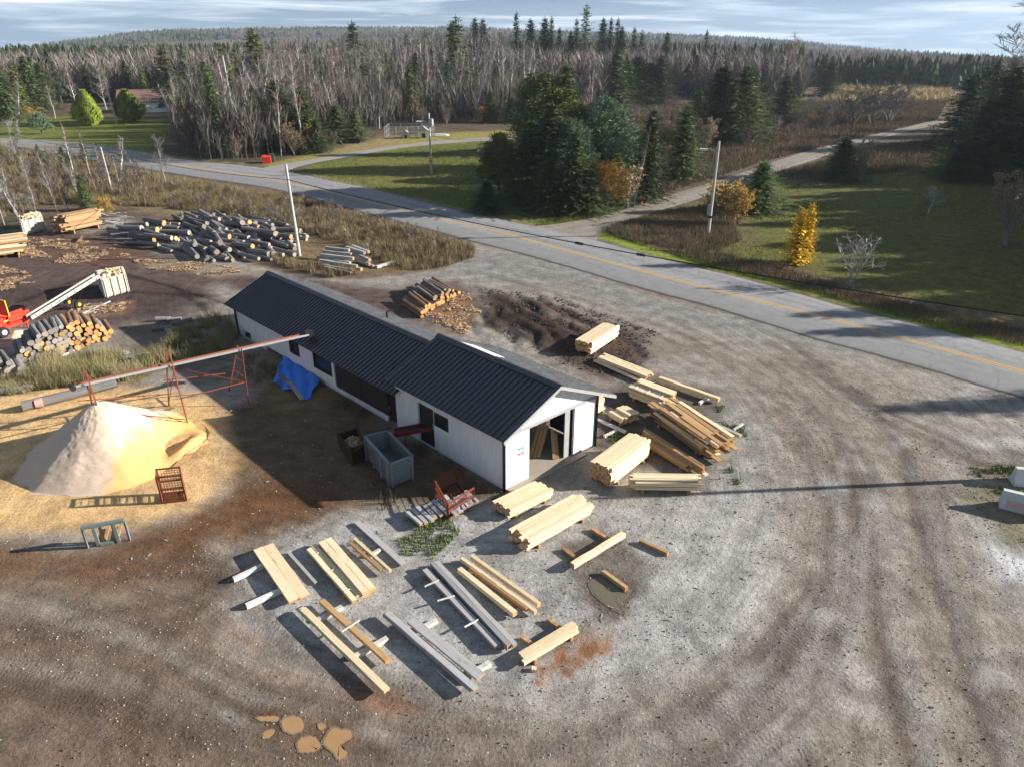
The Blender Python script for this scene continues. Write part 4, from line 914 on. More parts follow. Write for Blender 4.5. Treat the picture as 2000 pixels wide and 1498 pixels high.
for x, yb, yt in ((8, 440, 290), (40, 432, 285), (22, 400, 270), (70, 415, 320)):
    plantpx(BARE[(x // 5) % 5], x, yb, yt, label='tall pale birch at the left edge behind the firewood crate', cat='tree', group='tall birches at the left edge', wide=.9)
for x, y in rnd_in(wp([(330, 372), (600, 400), (900, 480), (860, 520), (700, 470), (480, 420), (330, 400)]), 16, 2.5, rng):
    plant(rng.choice(BUSH), x, y, rng.uniform(.9, 1.7), wide=1.5, label='low brown bush among the dry grass by the road', cat='shrub', group='low bushes between the yard and the road')

# ---- far woods: too many to count, one mesh each
def lowconf(rng):
    T = []
    for z0, r, z1 in ((.08, .26, .45), (.25, .22, .6), (.42, .17, .76), (.6, .11, .92), (.76, .06, 1.02)):
        for j in range(5):
            a = rng.random() * 6.28; da = .65; zz = z0 + rng.uniform(-.05, .05); q = r * rng.uniform(.8, 1.2)
            T.append([(0, 0, z1), (cos(a - da) * q, sin(a - da) * q, zz), (cos(a + da) * q, sin(a + da) * q, zz + rng.uniform(-.03, .03))])
    return np.array(T, np.float32)
def lowbare(rng):
    T = []
    for j in range(64):
        a = rng.random() * 6.28; u = rng.uniform(.15, .8); r = rng.uniform(.06, .3); w = .008
        p = np.array((cos(a) * .03, sin(a) * .03, u)); q = np.array((cos(a) * r * 1., sin(a) * r * 1., min(1.05, u + rng.uniform(.15, .4)))); s = np.array((-sin(a) * w, cos(a) * w, 0))
        T.append([p - s, p + s, q])
    T.append([(-.012, 0, 0), (.012, 0, 0), (0, 0, .9)]); T.append([(0, -.012, 0), (0, .012, 0), (0, 0, .9)])
    return np.array(T, np.float32)
def upright(rng):
    T = []
    for j in range(48):
        a = rng.random() * 6.28; u = rng.uniform(.2, .75); r = rng.uniform(.03, .17); w = .0055
        p = np.array((cos(a) * .01, sin(a) * .01, u)); q = np.array((cos(a) * r, sin(a) * r, min(1.02, u + rng.uniform(.18, .34)))); s = np.array((-sin(a) * w, cos(a) * w, 0)); T.append([p - s, p + s, q])
    T.append([(-.010, 0, 0), (.010, 0, 0), (0, 0, .95)]); T.append([(0, -.010, 0), (0, .010, 0), (0, 0, .95)])
    return np.array(T, np.float32)
def wood(name, protos, pts, hs, mat, label, cat, wide=1.0):
    out = []; rs = np.random.RandomState(4)
    for (x, y, z), h in zip(pts, hs):
        T = protos[rs.randint(len(protos))]; a = rs.rand() * 6.28; c, s = cos(a), sin(a)
        q = np.empty_like(T); w = h * wide * (.8 + .5 * rs.rand())
        q[..., 0] = (T[..., 0] * c - T[..., 1] * s) * w + x; q[..., 1] = (T[..., 0] * s + T[..., 1] * c) * w + y; q[..., 2] = T[..., 2] * h + z; out.append(q)
    V = np.concatenate(out).reshape(-1, 3); Fc = np.arange(len(V)).reshape(-1, 3)
    o = inst(name, npmesh(name, V, Fc, 3, mat)); tag(o, label, cat, kind='stuff'); return o
rs = np.random.RandomState(11)
n = 19000; dd = 250 * (1500 / 250.) ** rs.rand(n) ; aa = np.radians(rs.uniform(-43, 43, n)); x = dd * np.sin(aa); y = dd * np.cos(aa)
scx = CX + F_ * x / (y * cP + CH * sP)
keep = ~((scx > 1570) & (dd < 330)) & ~((scx < 330) & (dd < 260))
cl = fbm(x / 120 + 3, y / 120, 5)
isc = ((cl > .535) & (dd > 330)) | (rs.rand(n) < .05); isc &= keep; isb = keep & ~isc
z = terrain(x, y); hh = (8 + 7 * rs.rand(n)) * np.clip(1.25 - dd / 1600, .4, 1.05)
hh = np.where((scx > 1560), hh * .75, hh)
rr_ = random.Random(5)
P1 = [lowconf(rr_) for _ in range(6)]; P2 = [lowbare(rr_) for _ in range(6)]
t = NT('far_conifers'); n1 = t.noise(t.node('ShaderNodeNewGeometry').outputs['Position'], .03, 4, .7); fcm = t.fin(t.mix(n1, (.028, .046, .026), (.07, .088, .045)), .9, .1)
t = NT('far_bare_woods'); n1 = t.noise(t.node('ShaderNodeNewGeometry').outputs['Position'], .02, 5, .7); fbm_ = t.fin(t.mix(t.ramp(n1, [(.35, 0), (.65, 1)]), (.15, .125, .11), (.27, .235, .21)), .9, .1)
wood('distant_conifer_wood', P1, np.stack([x, y, z], -1)[isc], hh[isc], fcm, 'dark conifer woods stretching to the far hills', 'forest', 1.0)
wood('distant_bare_wood', P2, np.stack([x, y, z], -1)[isb], hh[isb] * .9, fbm_, 'greyish bare woods stretching to the far hills', 'forest', 1.5)

ra = random.Random(77); UA = rnd_in(WOOD_A, 3400, .6, ra, 8); zz_ = terrain(np.array([p[0] for p in UA]), np.array([p[1] for p in UA]))
t = NT('wood_undergrowth'); n1 = t.noise(t.node('ShaderNodeNewGeometry').outputs['Position'], .12, 5, .7); ugm = t.fin(t.mix(t.ramp(n1, [(.35, 0), (.65, 1)]), (.075, .064, .055), (.19, .17, .15)), .9, .1)
P3_ = [upright(rr_) for _ in range(8)]
wood('wood_undergrowth', P3_, [(p[0], p[1], z_) for p, z_ in zip(UA, zz_)], [ra.uniform(3, 10.5) for _ in UA], ugm, 'dense grey saplings and undergrowth between the bare trees of the wood', 'undergrowth', 1.2)
t = NT('thicket_twigs'); ugt = t.fin(t.mix(t.noise(t.node('ShaderNodeNewGeometry').outputs['Position'], .4, 4, .7), (.15, .12, .085), (.27, .22, .155)), .9, .1)
UD = rnd_in(wp([(330, 368), (600, 398), (900, 476), (870, 518), (720, 500), (600, 455), (480, 425), (330, 400)]), 200, .5, ra, 8); wood('low_scrub', P2, [(p[0], p[1], 0) for p in UD], [ra.uniform(.5, 1.5) for _ in UD], ugt, 'low dark scrub standing in the dry grass by the road', 'undergrowth', 1.8)
UC = rnd_in(wp([(-60, 300), (60, 305), (230, 332), (340, 365), (330, 400), (250, 420), (120, 440), (-60, 450)]), 240, .6, ra, 8)
wood('thicket', P3_, [(p[0], p[1], 0) for p in UC], [ra.uniform(.8, 3.6) for _ in UC], ugt, 'tangled grey-brown thicket of saplings at the left between yard and road', 'undergrowth', 1.3)
UB = rnd_in(WOOD_B, 1300, 1.2, ra, 8)
wood('brush_wood', P3_, [(p[0], p[1], gz(*p)) for p in UB], [ra.uniform(4, 11) for _ in UB], fbm_, 'hazy reddish saplings between the bare trees right of centre', 'undergrowth', 1.3)

n = 9000; dd = 1400 + 1100 * rs.rand(n); aa = np.radians(rs.uniform(-40, 40, n)); x = dd * np.sin(aa); y = dd * np.cos(aa); z = terrain(x, y); cl = fbm(x / 90 + 3, y / 90, 6)
k = (cl > .52) | (rs.rand(n) < .06); wood('hill_conifers', P1, np.stack([x, y, z], -1)[k], (9 + 6 * rs.rand(n))[k], fcm, 'dark conifer patches on the far hillside', 'forest', 1.6)
k = ~k; wood('hill_bare_woods', P2, np.stack([x, y, z], -1)[k], (8 + 4 * rs.rand(n))[k], fbm_, 'pale bare woods on the far hillside', 'forest', 2.4)
# ---- dry grass, weeds: blades over the ground
def blades(name, polys, dens, h, w, mat, label, seed=1, cover=None, cat='grass'):
    rs = np.random.RandomState(seed); VV = []
    for px in polys:
        P = wp(px); xs = [p[0] for p in P]; ys = [p[1] for p in P]; A = (max(xs) - min(xs)) * (max(ys) - min(ys)); n = int(A * dens)
        x = rs.uniform(min(xs), max(xs), n); y = rs.uniform(min(ys), max(ys), n); k = inside(x, y, P); x, y = x[k], y[k]
        cl = fbm(x / .9 + 5, y / .9, 3); cl2 = fbm(x / 4 + 2, y / 4 + 8, 3)
        if cover: k = cl > cover; x, y, cl, cl2 = x[k], y[k], cl[k], cl2[k]
        n = len(x); hh = h * (.35 + .9 * rs.rand(n)) * (.4 + 1.1 * cl) * (.5 + cl2); a = rs.rand(n) * 6.28; b = rs.rand(n) * 6.28; z = terrain(x, y)
        dx, dy = np.cos(a) * w * .5, np.sin(a) * w * .5; lx, ly = np.cos(b) * hh * .35, np.sin(b) * hh * .35
        VV.append(np.stack([np.stack([x - dx, y - dy, z - .03], -1), np.stack([x + dx, y + dy, z - .03], -1), np.stack([x + lx, y + ly, z + hh], -1)], 1))
    V = np.concatenate(VV).reshape(-1, 3); o = inst(name, npmesh(name, V, np.arange(len(V)).reshape(-1, 3), 3, mat)); tag(o, label, cat, kind='stuff')
def grassmat(name, cols, sc=.5):
    t = NT(name); P = t.node('ShaderNodeNewGeometry').outputs['Position']; n1 = t.noise(P, sc, 5, .7); n2 = t.noise(P, 14, 2, .5)
    c = t.ramp(n1, list(zip((.32, .44, .56, .68), cols))); c = t.mix(1.0, c, t.ramp(n2, [(.3, .65), (.7, 1.35)]), 'MULTIPLY'); return t.fin(c, .9, .1)
g1 = grassmat('dry_brush', [(.14, .12, .06), (.25, .20, .11), (.12, .085, .05), (.34, .28, .17)], .35)
g2 = grassmat('reed_grass', [(.30, .24, .13), (.17, .17, .07), (.34, .28, .16), (.20, .20, .08)], .6)
g3 = grassmat('dark_bramble', [(.13, .095, .06), (.18, .12, .08), (.11, .10, .055), (.24, .18, .11)], .2)
g4 = grassmat('green_verge', [(.13, .17, .03), (.20, .23, .05), (.12, .14, .04), (.24, .25, .08)], .8)
blades('dry_brush', [[(-40, 308), (50, 300), (213, 328), (400, 360), (600, 396), (825, 456), (925, 484), (930, 503), (870, 522), (780, 535), (720, 500), (600, 455), (480, 425), (300, 405), (100, 395), (-40, 440)], [(520, 500), (640, 525), (720, 535), (640, 545), (545, 520)]], 190, .7, .028, g1, 'dry brown brush between the log heaps and the road', 1, cover=.40)
blades('reed_grass', [[(60, 735), (80, 705), (140, 700), (200, 692), (300, 700), (315, 715), (250, 745), (130, 758), (50, 765)], [(360, 640), (400, 615), (440, 620), (470, 660), (420, 700), (340, 715), (300, 705)], [(0, 745), (60, 740), (60, 768), (0, 775)]], 420, .8, .022, g2, 'tall dry reed grass beside the sawdust', 2, cover=.44)
blades('bramble_ground', [[(1180, 452), (1230, 432), (1330, 410), (1395, 400), (1430, 430), (1450, 470), (1400, 492), (1300, 485), (1210, 468)], [(1240, 486), (1300, 492), (1500, 545), (1650, 590), (1850, 640), (2050, 690), (2050, 660), (1850, 612), (1640, 560), (1500, 515), (1400, 495)]], 170, .5, .028, g3, 'reddish brown bramble between the road and the field', 3)
blades('rough_grass', [[(1100, 215), (1500, 200), (1850, 200), (1830, 235), (1500, 315), (1330, 370), (1270, 385), (1300, 300), (1150, 260)], [(1500, 345), (1700, 290), (1900, 265), (1900, 310), (1700, 345), (1550, 352)]], 26, .8, .07, g3, 'brown rough growth beyond the gravel lane', 4)
blades('golden_grass', [[(1600, 200), (1640, 160), (1850, 163), (1870, 200), (1700, 195)]], 3, 1.3, .3, grassmat('golden_field', [(.42, .33, .18), (.36, .27, .14), (.46, .37, .21), (.38, .29, .16)], .05), 'golden dry grass of the far field', 5)
blades('verge_grass', [[(1162, 464), (1200, 446), (1235, 470), (1375, 520), (1500, 550), (1725, 612), (1900, 662), (1900, 652), (1725, 600), (1500, 540), (1250, 480), (1180, 452)], [(1045, 443), (1100, 437), (1180, 420), (1235, 400), (1180, 415), (1060, 430)]], 240, .22, .04, g4, 'green grass on the road verge', 6)
blades('lawn_grass', [[(575, 340), (700, 305), (1000, 276), (1065, 300), (1060, 430), (900, 410), (700, 365)], [(1170, 462), (1450, 380), (1900, 300), (2000, 320), (2050, 680), (1500, 545)]], 14, .16, .07, grassmat('lawn_blades', [(.09, .10, .035), (.13, .13, .05), (.10, .10, .04), (.15, .14, .06)], .3), 'short grass of the lawn and the shaded field', 7)
gw = grassmat('weeds', [(.09, .16, .03), (.14, .20, .04), (.10, .14, .04), (.20, .22, .08)], 2)
blades('weeds', [[(1400, 790), (1450, 800), (1465, 880), (1440, 980), (1400, 960), (1410, 870)], [(760, 1010), (870, 1000), (900, 1040), (840, 1100), (790, 1090)], [(940, 950), (1000, 960), (985, 985), (930, 975)], [(1890, 900), (1960, 890), (2050, 950), (2050, 1080), (1960, 1040)], [(1160, 855), (1215, 850), (1190, 875), (1165, 872)], [(640, 1010), (700, 1000), (760, 1060), (700, 1080)]], 300, .16, .05, gw, 'green weeds growing through the gravel', 8, cover=.56, cat='weeds')
blades('weeds_by_wall', [[(480, 690), (560, 700), (660, 740), (770, 840), (960, 960), (935, 965), (800, 880), (620, 780), (470, 740)], [(720, 945), (760, 940), (790, 990), (740, 1000)]], 110, .38, .03, grassmat('wall_weeds', [(.10, .08, .045), (.07, .08, .035), (.14, .10, .06), (.08, .09, .04)], 1), 'dark weeds and dry stalks along the long shed wall', 9, cover=.5, cat='weeds')
# wood chips, bark litter and small debris
def litter(name, polys, dens, s, mat, label, seed=1, cover=None):
    rs = np.random.RandomState(seed); VV = []
    for px in polys:
        P = wp(px); xs = [p[0] for p in P]; ys = [p[1] for p in P]; n = int((max(xs) - min(xs)) * (max(ys) - min(ys)) * dens)
        x = rs.uniform(min(xs), max(xs), n); y = rs.uniform(min(ys), max(ys), n); k = inside(x, y, P)
        if cover: k &= fbm(x / 1.1, y / 1.1, 3) > cover
        x, y = x[k], y[k]; n = len(x); a = rs.rand(n) * 6.28; L = s * (.4 + 1.6 * rs.rand(n) ** 2); w = L * (.12 + .3 * rs.rand(n)); z = terrain(x, y) + .02 + .10 * rs.rand(n) ** 3; tz = rs.uniform(-.25, .25, n) * L
        ca, sa = np.cos(a), np.sin(a); q = []
        for u, v in ((-1, -1), (1, -1), (1, 1), (-1, 1)): q.append(np.stack([x + ca * L * .5 * u - sa * w * .5 * v, y + sa * L * .5 * u + ca * w * .5 * v, z + tz * u * .5 + w * .2 * v], -1))
        VV.append(np.stack(q, 1))
    V = np.concatenate(VV).reshape(-1, 3); o = inst(name, npmesh(name, V, np.arange(len(V)).reshape(-1, 4), 4, mat)); tag(o, label, 'debris', kind='stuff')
lm = grassmat('bark_chips', [(.42, .26, .15), (.24, .14, .09), (.52, .38, .24), (.33, .20, .12)], 6)
litter('bark_litter', [[(868, 568), (915, 575), (940, 610), (910, 655), (860, 640), (830, 615), (880, 600)], [(50, 465), (150, 470), (230, 480), (260, 500), (120, 520), (40, 500)], [(130, 598), (255, 590), (255, 606), (140, 622)], [(0, 520), (80, 540), (60, 560), (0, 570)], [(250, 505), (400, 515), (500, 530), (400, 540), (280, 525)]], 330, .13, lm, 'bark and splinter litter around the log piles', 1, cover=.50)
def stones(name, poly, n, s0, s1, mat, label, seed, cover=None):
    rs = np.random.RandomState(seed); P = wp(poly); xs = [p[0] for p in P]; ys = [p[1] for p in P]; x = rs.uniform(min(xs), max(xs), n); y = rs.uniform(min(ys), max(ys), n); k = inside(x, y, P)
    if cover: k &= fbm(x / 2.5 + seed, y / 2.5, 4) > cover
    x, y = x[k], y[k]; n = len(x); s = s0 + (s1 - s0) * rs.rand(n) ** 4; a = rs.rand(n) * 6.28; pts = []
    for q in range(4): b = a + q * 1.57 + rs.uniform(-.4, .4, n); r = s * rs.uniform(.6, 1.1, n); pts.append(np.stack([x + r * np.cos(b), y + r * np.sin(b), np.zeros(n) + .0], -1))
    tp = np.stack([x + s * rs.uniform(-.3, .3, n), y + s * rs.uniform(-.3, .3, n), s * rs.uniform(.5, 1.0, n) + .01], -1)
    V = np.stack(pts + [tp], 1).reshape(-1, 3); b0 = np.arange(n)[:, None] * 5; F = np.concatenate([np.concatenate([b0 + q, b0 + (q + 1) % 4, b0 + 4], 1) for q in range(4)])
    o = inst(name, npmesh(name, V, F, 3, mat)); tag(o, label, 'stones', kind='stuff')
YD = [(0, 1050), (430, 1050), (700, 1000), (980, 980), (1200, 900), (1480, 760), (1650, 720), (2050, 830), (2100, 1500), (-100, 1500)]
stones('loose_stones', YD, 26000, .008, .045, grassmat('pale_stone', [(.24, .23, .22), (.34, .33, .32), (.28, .265, .245), (.38, .37, .36)], 9), 'pale loose stones scattered over the gravel yard', 3, .42)
stones('mud_clods', YD, 24000, .010, .055, grassmat('mud_clod', [(.10, .08, .07), (.16, .13, .11), (.08, .065, .06), (.20, .17, .15)], 9), 'dark mud clods scattered along the wheel tracks', 4, .48)
stones('mud_lumps', [(930, 560), (1080, 580), (1290, 650), (1240, 740), (1120, 720), (960, 650)], 6000, .02, .16, grassmat('wet_mud', [(.05, .04, .035), (.09, .07, .06), (.04, .032, .03), (.12, .10, .085)], 5), 'dark churned mud lumps behind the shed', 5)
litter('yard_debris', [[(420, 930), (720, 960), (900, 1010), (760, 1040), (560, 1080), (330, 1180), (200, 1130), (280, 1040), (400, 980)], [(430, 760), (640, 800), (900, 950), (700, 980), (520, 950), (420, 860)], [(1100, 1000), (1500, 950), (1500, 1200), (1200, 1300)]], 2.2, .085, M['lumber_grey'], 'scattered pale splinters on the yard', 2)

# ------------------------------------------------------------------ the long sawmill shed
BA = Vector((-.34, 26.21, 0)); ba = Vector((-.703, .711, 0)); bw = Vector((.745, .667, 0))
def BP(s, t, z=0): return ba * s + bw * t + Vector((0, 0, z))          # relative to the shed's own corner
def onwall(x, y, T):
    """photo point -> (s, z) on the shed wall t = T"""
    u = (x - CX) / F_; v = (y - CY) / F_; d = Vector((u, cP - v * sP, -(sP + v * cP))); o = Vector((0, 0, CH)) - BA - bw * T
    n = ba.cross(Vector((0, 0, 1))); k = -o.dot(n) / d.dot(n); p = o + d * k; return p.x * ba.x + p.y * ba.y, p.z
def ongable(x, y, Sx=0):
    u = (x - CX) / F_; v = (y - CY) / F_; d = Vector((u, cP - v * sP, -(sP + v * cP))); o = Vector((0, 0, CH)) - BA - ba * Sx
    n = bw.cross(Vector((0, 0, 1))); k = -o.dot(n) / d.dot(n); p = o + d * k; return p.x * bw.x + p.y * bw.y, p.z
shed = empty('sawmill_shed', BA, 0, 'long white board sawmill shed with a dark ribbed metal roof', 'building')
L1, WD, RZ, SL, L2, LR, LSL = 7.75, 5.8, 4.32, .45, 25.5, 3.68, .46
EV = RZ - SL * WD / 2
def panel(mb, f, u0, u1, z0, z1, th, m=0, top=None):
    """upright panel; f(u, off, z) places a point"""
    zt = (lambda u: z1) if top is None else top
    mb.hexa([f(u0, 0, z0), f(u1, 0, z0), f(u1, th, z0), f(u0, th, z0)], [f(u0, 0, zt(u0)), f(u1, 0, zt(u1)), f(u1, th, zt(u1)), f(u0, th, zt(u0))], m)
def walled(name, f, u0, u1, z0, top, openings, th=.12, batt=.24, mat=None, parent=shed):
    mb = MB(); us = sorted({u0, u1} | {o[0] for o in openings} | {o[1] for o in openings})
    for a, b in zip(us[:-1], us[1:]):
        zs = [z0]; ops = sorted([o for o in openings if o[0] <= a + 1e-6 and o[1] >= b - 1e-6], key=lambda o: o[2]); cur = z0
        for o in ops:
            if o[2] > cur + 1e-3: panel(mb, f, a, b, cur, o[2], th)
            cur = o[3]
        panel(mb, f, a, b, cur, None, th, top=top)
    if batt:
        u = u0 + batt
        while u < u1 - .05:
            segs = [(z0 + .02, top(u) - .02)]
            for o in openings:
                if o[0] - .03 < u < o[1] + .03:
                    ns = []
                    for a, b in segs:
                        if o[2] > a: ns.append((a, min(b, o[2] - .02)))
                        if o[3] < b: ns.append((max(a, o[3] + .02), b))
                    segs = [q for q in ns if q[1] - q[0] > .05]
            for a, b in segs: mb.hexa([f(u - .012, -.012, a), f(u + .012, -.012, a), f(u + .012, .01, a), f(u - .012, .01, a)], [f(u - .012, -.012, b), f(u + .012, -.012, b), f(u + .012, .01, b), f(u - .012, .01, b)])
            u += batt
    return mb.build(name, mat or M['siding'], parent)
def fl(T): return lambda u, o, z: BP(u, T + o, z)          # left-facing wall (outside is -t)
def fr_(T): return lambda u, o, z: BP(u, T - o, z)
def fg(Sx): return lambda u, o, z: BP(Sx + o, u, z)        # gable facing the camera side (outside is -s)
def fgb(Sx): return lambda u, o, z: BP(Sx - o, u, z)
gtop = lambda u: EV + SL * min(u, WD - u) - .03
ltopw = lambda u: (LR - LSL * 2.9) - .03
LE = LR - LSL * 2.9
# openings traced on the walls
d0, d1 = onwall(850, 880, 0)[0], onwall(819, 850, 0)[0]; w0, w1 = onwall(875, 850, 0)[0], onwall(851, 835, 0)[0]
ndoor = (d0, d1, .12, 2.25); nwin = (w0, w1, 1.55, 2.15)
walled('wall', fl(0), 0, L1, .08, lambda u: EV - .03, [ndoor, nwin])
walled('wall', fr_(WD), 0, L1, .08, lambda u: EV - .03, [(2.8, 6.6, .08, 2.5)])
g0 = ongable(1033, 930)[0]; g1 = 4.08; gh = 2.72
mbg = MB()
for a, b in ((0, g0), (4.35, WD / 2 if False else WD)):
    panel(mbg, fg(0), a, b, .08, gh, .12)
mbg.hexa([BP(0, 0, gh), BP(0, WD, gh), BP(.12, WD, gh), BP(.12, 0, gh)], [BP(0, 0, EV - .03), BP(0, WD, EV - .03), BP(.12, WD, EV - .03), BP(.12, 0, EV - .03)])
i = len(mbg.v); mbg.v += [tuple(p) for p in (BP(0, 0, EV - .03), BP(0, WD, EV - .03), BP(0, WD / 2, RZ - .06), BP(.12, 0, EV - .03), BP(.12, WD, EV - .03), BP(.12, WD / 2, RZ - .06))]
for q in ((0, 1, 2), (5, 4, 3), (0, 2, 5, 3), (1, 4, 5, 2)): mbg.f.append(tuple(i + k for k in q)); mbg.m.append(0)
u = .22
while u < WD:
    b = gtop(u) - .05; a = .1 if (u < g0 - .02 or u > 4.37) else gh + .02
    mbg.hexa([BP(-.012, u - .012, a), BP(-.012, u + .012, a), BP(.01, u + .012, a), BP(.01, u - .012, a)], [BP(-.012, u - .012, b), BP(-.012, u + .012, b), BP(.01, u + .012, b), BP(.01, u - .012, b)]); u += .24
mbg.build('wall', M['siding'], shed)
walled('wall', fgb(L1), 0, WD, LE, gtop, [], batt=0)
# long section walls, set back behind the near section
lw = [];
def lopen(x0, y0, x1, y1, zb, zt): a, b = onwall(x1, y1, .15)[0], onwall(x0, y0, .15)[0]; return (a, b, zb, zt)
W1 = lopen(566, 672, 583, 682, .95, 1.85); W2 = lopen(612, 692, 646, 712, .85, 1.80)
BD = lopen(655, 745, 757, 808, .28, 1.72); HL = lopen(478, 665, 493, 676, .06, .55); HL2 = lopen(521, 688, 560, 708, .0, .32)
walled('wall', fl(.15), L1 + 1.15, L2, .0, lambda u: LE + .03, [W1, W2, (BD[0], BD[1], BD[2], BD[3]), HL, HL2])
walled('wall', fr_(WD), L1 + .1, L2, .0, lambda u: LE - .03, [])
walled('wall', fgb(L2), .27, WD - .12, .0, lambda u: LR - LSL * abs(u - 2.9) - .05, [])
for nm, (a, b, z0, z1), T, mt in (('door', (L1 + .12, L1 + 1.12, .05, LE), .35, M['dark_door']), ('door', (d0 + .02, d1 - .02, .14, 2.23), .09, M['dark_door']), ('sliding_door', (BD[0] + .02, (BD[0] + BD[1]) / 2 - .02, BD[2] + .02, BD[3] - .02), .22, M['dark_door']), ('sliding_door', ((BD[0] + BD[1]) / 2 + .02, BD[1] - .02, BD[2] + .02, BD[3] - .02), .20, M['dark_door'])):
    mb = MB(); panel(mb, fl(T), a, b, z0, z1, .05); dd_ = mb.build(nm, mt, shed)
    if nm == 'door':
        mb = MB(); mb.bar(BP(a + .12, T - .03, z0 + 1.0), BP(a + .12, T - .03, z0 + 1.3), .03); hdl = mb.build('handle', M['steel'], dd_)
for (a, b, z0, z1), T in ((nwin, 0), (W1, .15), (W2, .15)):
    mb = MB()
    for p, q in (((a, z0), (b, z0)), ((a, z1), (b, z1)), ((a, z0), (a, z1)), ((b, z0), (b, z1))):
        hx = .05; mb.hexa([BP(min(p[0], q[0]) - hx, T - .035, min(p[1], q[1]) - hx), BP(max(p[0], q[0]) + hx, T - .035, min(p[1], q[1]) - hx), BP(max(p[0], q[0]) + hx, T + .06, min(p[1], q[1]) - hx), BP(min(p[0], q[0]) - hx, T + .06, min(p[1], q[1]) - hx)],
                          [BP(min(p[0], q[0]) - hx, T - .035, max(p[1], q[1]) + hx), BP(max(p[0], q[0]) + hx, T - .035, max(p[1], q[1]) + hx), BP(max(p[0], q[0]) + hx, T + .06, max(p[1], q[1]) + hx), BP(min(p[0], q[0]) - hx, T + .06, max(p[1], q[1]) + hx)])
    wf = mb.build('window', M['dark_door'] if T == 0 else M['rust_dark'], shed); mb = MB(); panel(mb, fl(T + .05), a + .03, b - .03, z0 + .03, z1 - .03, .01); mb.build('pane', M['glass'], wf)
# roofs: ribbed sheets with ridge cap and rake trim
def roofside(s0, s1, zr, sl, side, tover, ridge_t=2.9):
    mb = MB(); R0 = 0.02; ex = 2.9 + tover
    f = lambda s, d, o: BP(s, ridge_t + side * d, zr - sl * d + o)
    def slab(a, b, d0, d1, o0, o1, m=0):
        P = [f(a, d0, o0), f(b, d0, o0), f(b, d1, o0), f(a, d1, o0)]; Q = [f(a, d0, o1), f(b, d0, o1), f(b, d1, o1), f(a, d1, o1)]
        if side > 0: P.reverse(); Q.reverse()
        mb.hexa(P, Q, m)
    slab(s0, s1, R0, ex, .0, .03)
    s = s0 + .12
    while s < s1 - .05: slab(s - .018, s + .018, R0 + .08, ex + .005, .031, .075); s += .305
    return mb, f
for nm, s0, s1, zr, sl, ov in (('roof', -.42, L1 + .15, RZ, SL, .42), ('roof', L1 - .4, L2 + .45, LR, LSL, .38)):
    for side in (-1, 1):
        mb, f = roofside(s0, s1, zr, sl, side, ov if side < 0 else ov + (.5 if nm == 'roof' and s0 < 0 else .3))
        o = mb.build(nm, M['roof'] if side < 0 else M['roof_sunlit'], shed)  # right slopes get the paler copy with the sun painted in
        if side == 1 and s0 < 0:
            mk = MB(); P = [f(4.2, .35, .064), f(6.6, .35, .064), f(6.3, 1.05, .064), f(4.2, 1.05, .064)]; P.reverse(); Q = [p + Vector((0, 0, .012)) for p in P]; mk.hexa(P, Q); mk.build('white_roof_patch', M['white_paint'], o)  # flat white patch just above the sheet of the near right slope
    mb = MB()
    for sg in (-1, 1):
        P = [BP(s0 - .01, 2.9, zr + .075), BP(s1 + .01, 2.9, zr + .075), BP(s1 + .01, 2.9 + sg * .24, zr + .075 - sl * .24), BP(s0 - .01, 2.9 + sg * .24, zr + .075 - sl * .24)]
        if sg > 0: P.reverse()
        mb.hexa(P, [p + Vector((0, 0, .015)) for p in P])
    mb.build('ridge_cap', M['roof'], shed)
mb = MB()
for sg, ex in ((-1, 3.30), (1, 3.8)):
    P = [BP(-.445, 2.9, RZ - .14), BP(-.42, 2.9, RZ - .14), BP(-.42, 2.9 + sg * ex, RZ - .14 - SL * ex), BP(-.445, 2.9 + sg * ex, RZ - .14 - SL * ex)]
    if sg > 0: P.reverse()
    mb.hexa(P, [p + Vector((0, 0, .16)) for p in P])
mb.build('rake_board', M['grey_trim'], shed)
mb = MB(); mb.box(0, 0, 0, .001, .001, .001)
for (s, t_), h in (((-.03, -.03), EV), ((-.03, WD + .03), EV), ((L2 + .03, .12), LE)): mb = MB(); mb.bar(BP(s, t_, .05), BP(s, t_, h - .05), .13); mb.build('corner_trim', M['black_trim'], shed)
mb = MB(); mb.bar(BP(-.02, 0, gh), BP(-.02, WD, gh), .05, .12); mb.build('door_track', M['grey_trim'], shed)
mb = MB(); panel(mb, fg(.14), 3.86, 4.20, .06, gh - .07, .05); mb.build('sliding_door', M['grey_trim'], shed)
mb = MB(); panel(mb, fg(.20), 4.1, 5.6, .06, gh - .07, .06); mb.build('sliding_door', M['black_trim'], shed)
mb = MB(); P = [BP(-.35, .13, .0), BP(-.35, WD - .9, .0), BP(L1 - .2, WD - .13, .0), BP(L1 - .2, .13, .0)]; P.reverse(); mb.hexa(P, [p + Vector((0, 0, .07)) for p in P]); mb.build('floor', M['slab_floor'], shed)
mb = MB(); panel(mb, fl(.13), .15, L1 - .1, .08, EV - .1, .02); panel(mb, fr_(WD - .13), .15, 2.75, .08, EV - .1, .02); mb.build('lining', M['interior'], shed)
mb = MB(); mb.tube([BP(14.6, 4.4, 2.85), BP(14.6, 4.4, 3.45), BP(14.55, 4.5, 3.52), BP(14.45, 4.75, 3.5)], .06, 8); mb.build('stove_pipe', M['black_trim'], shed)
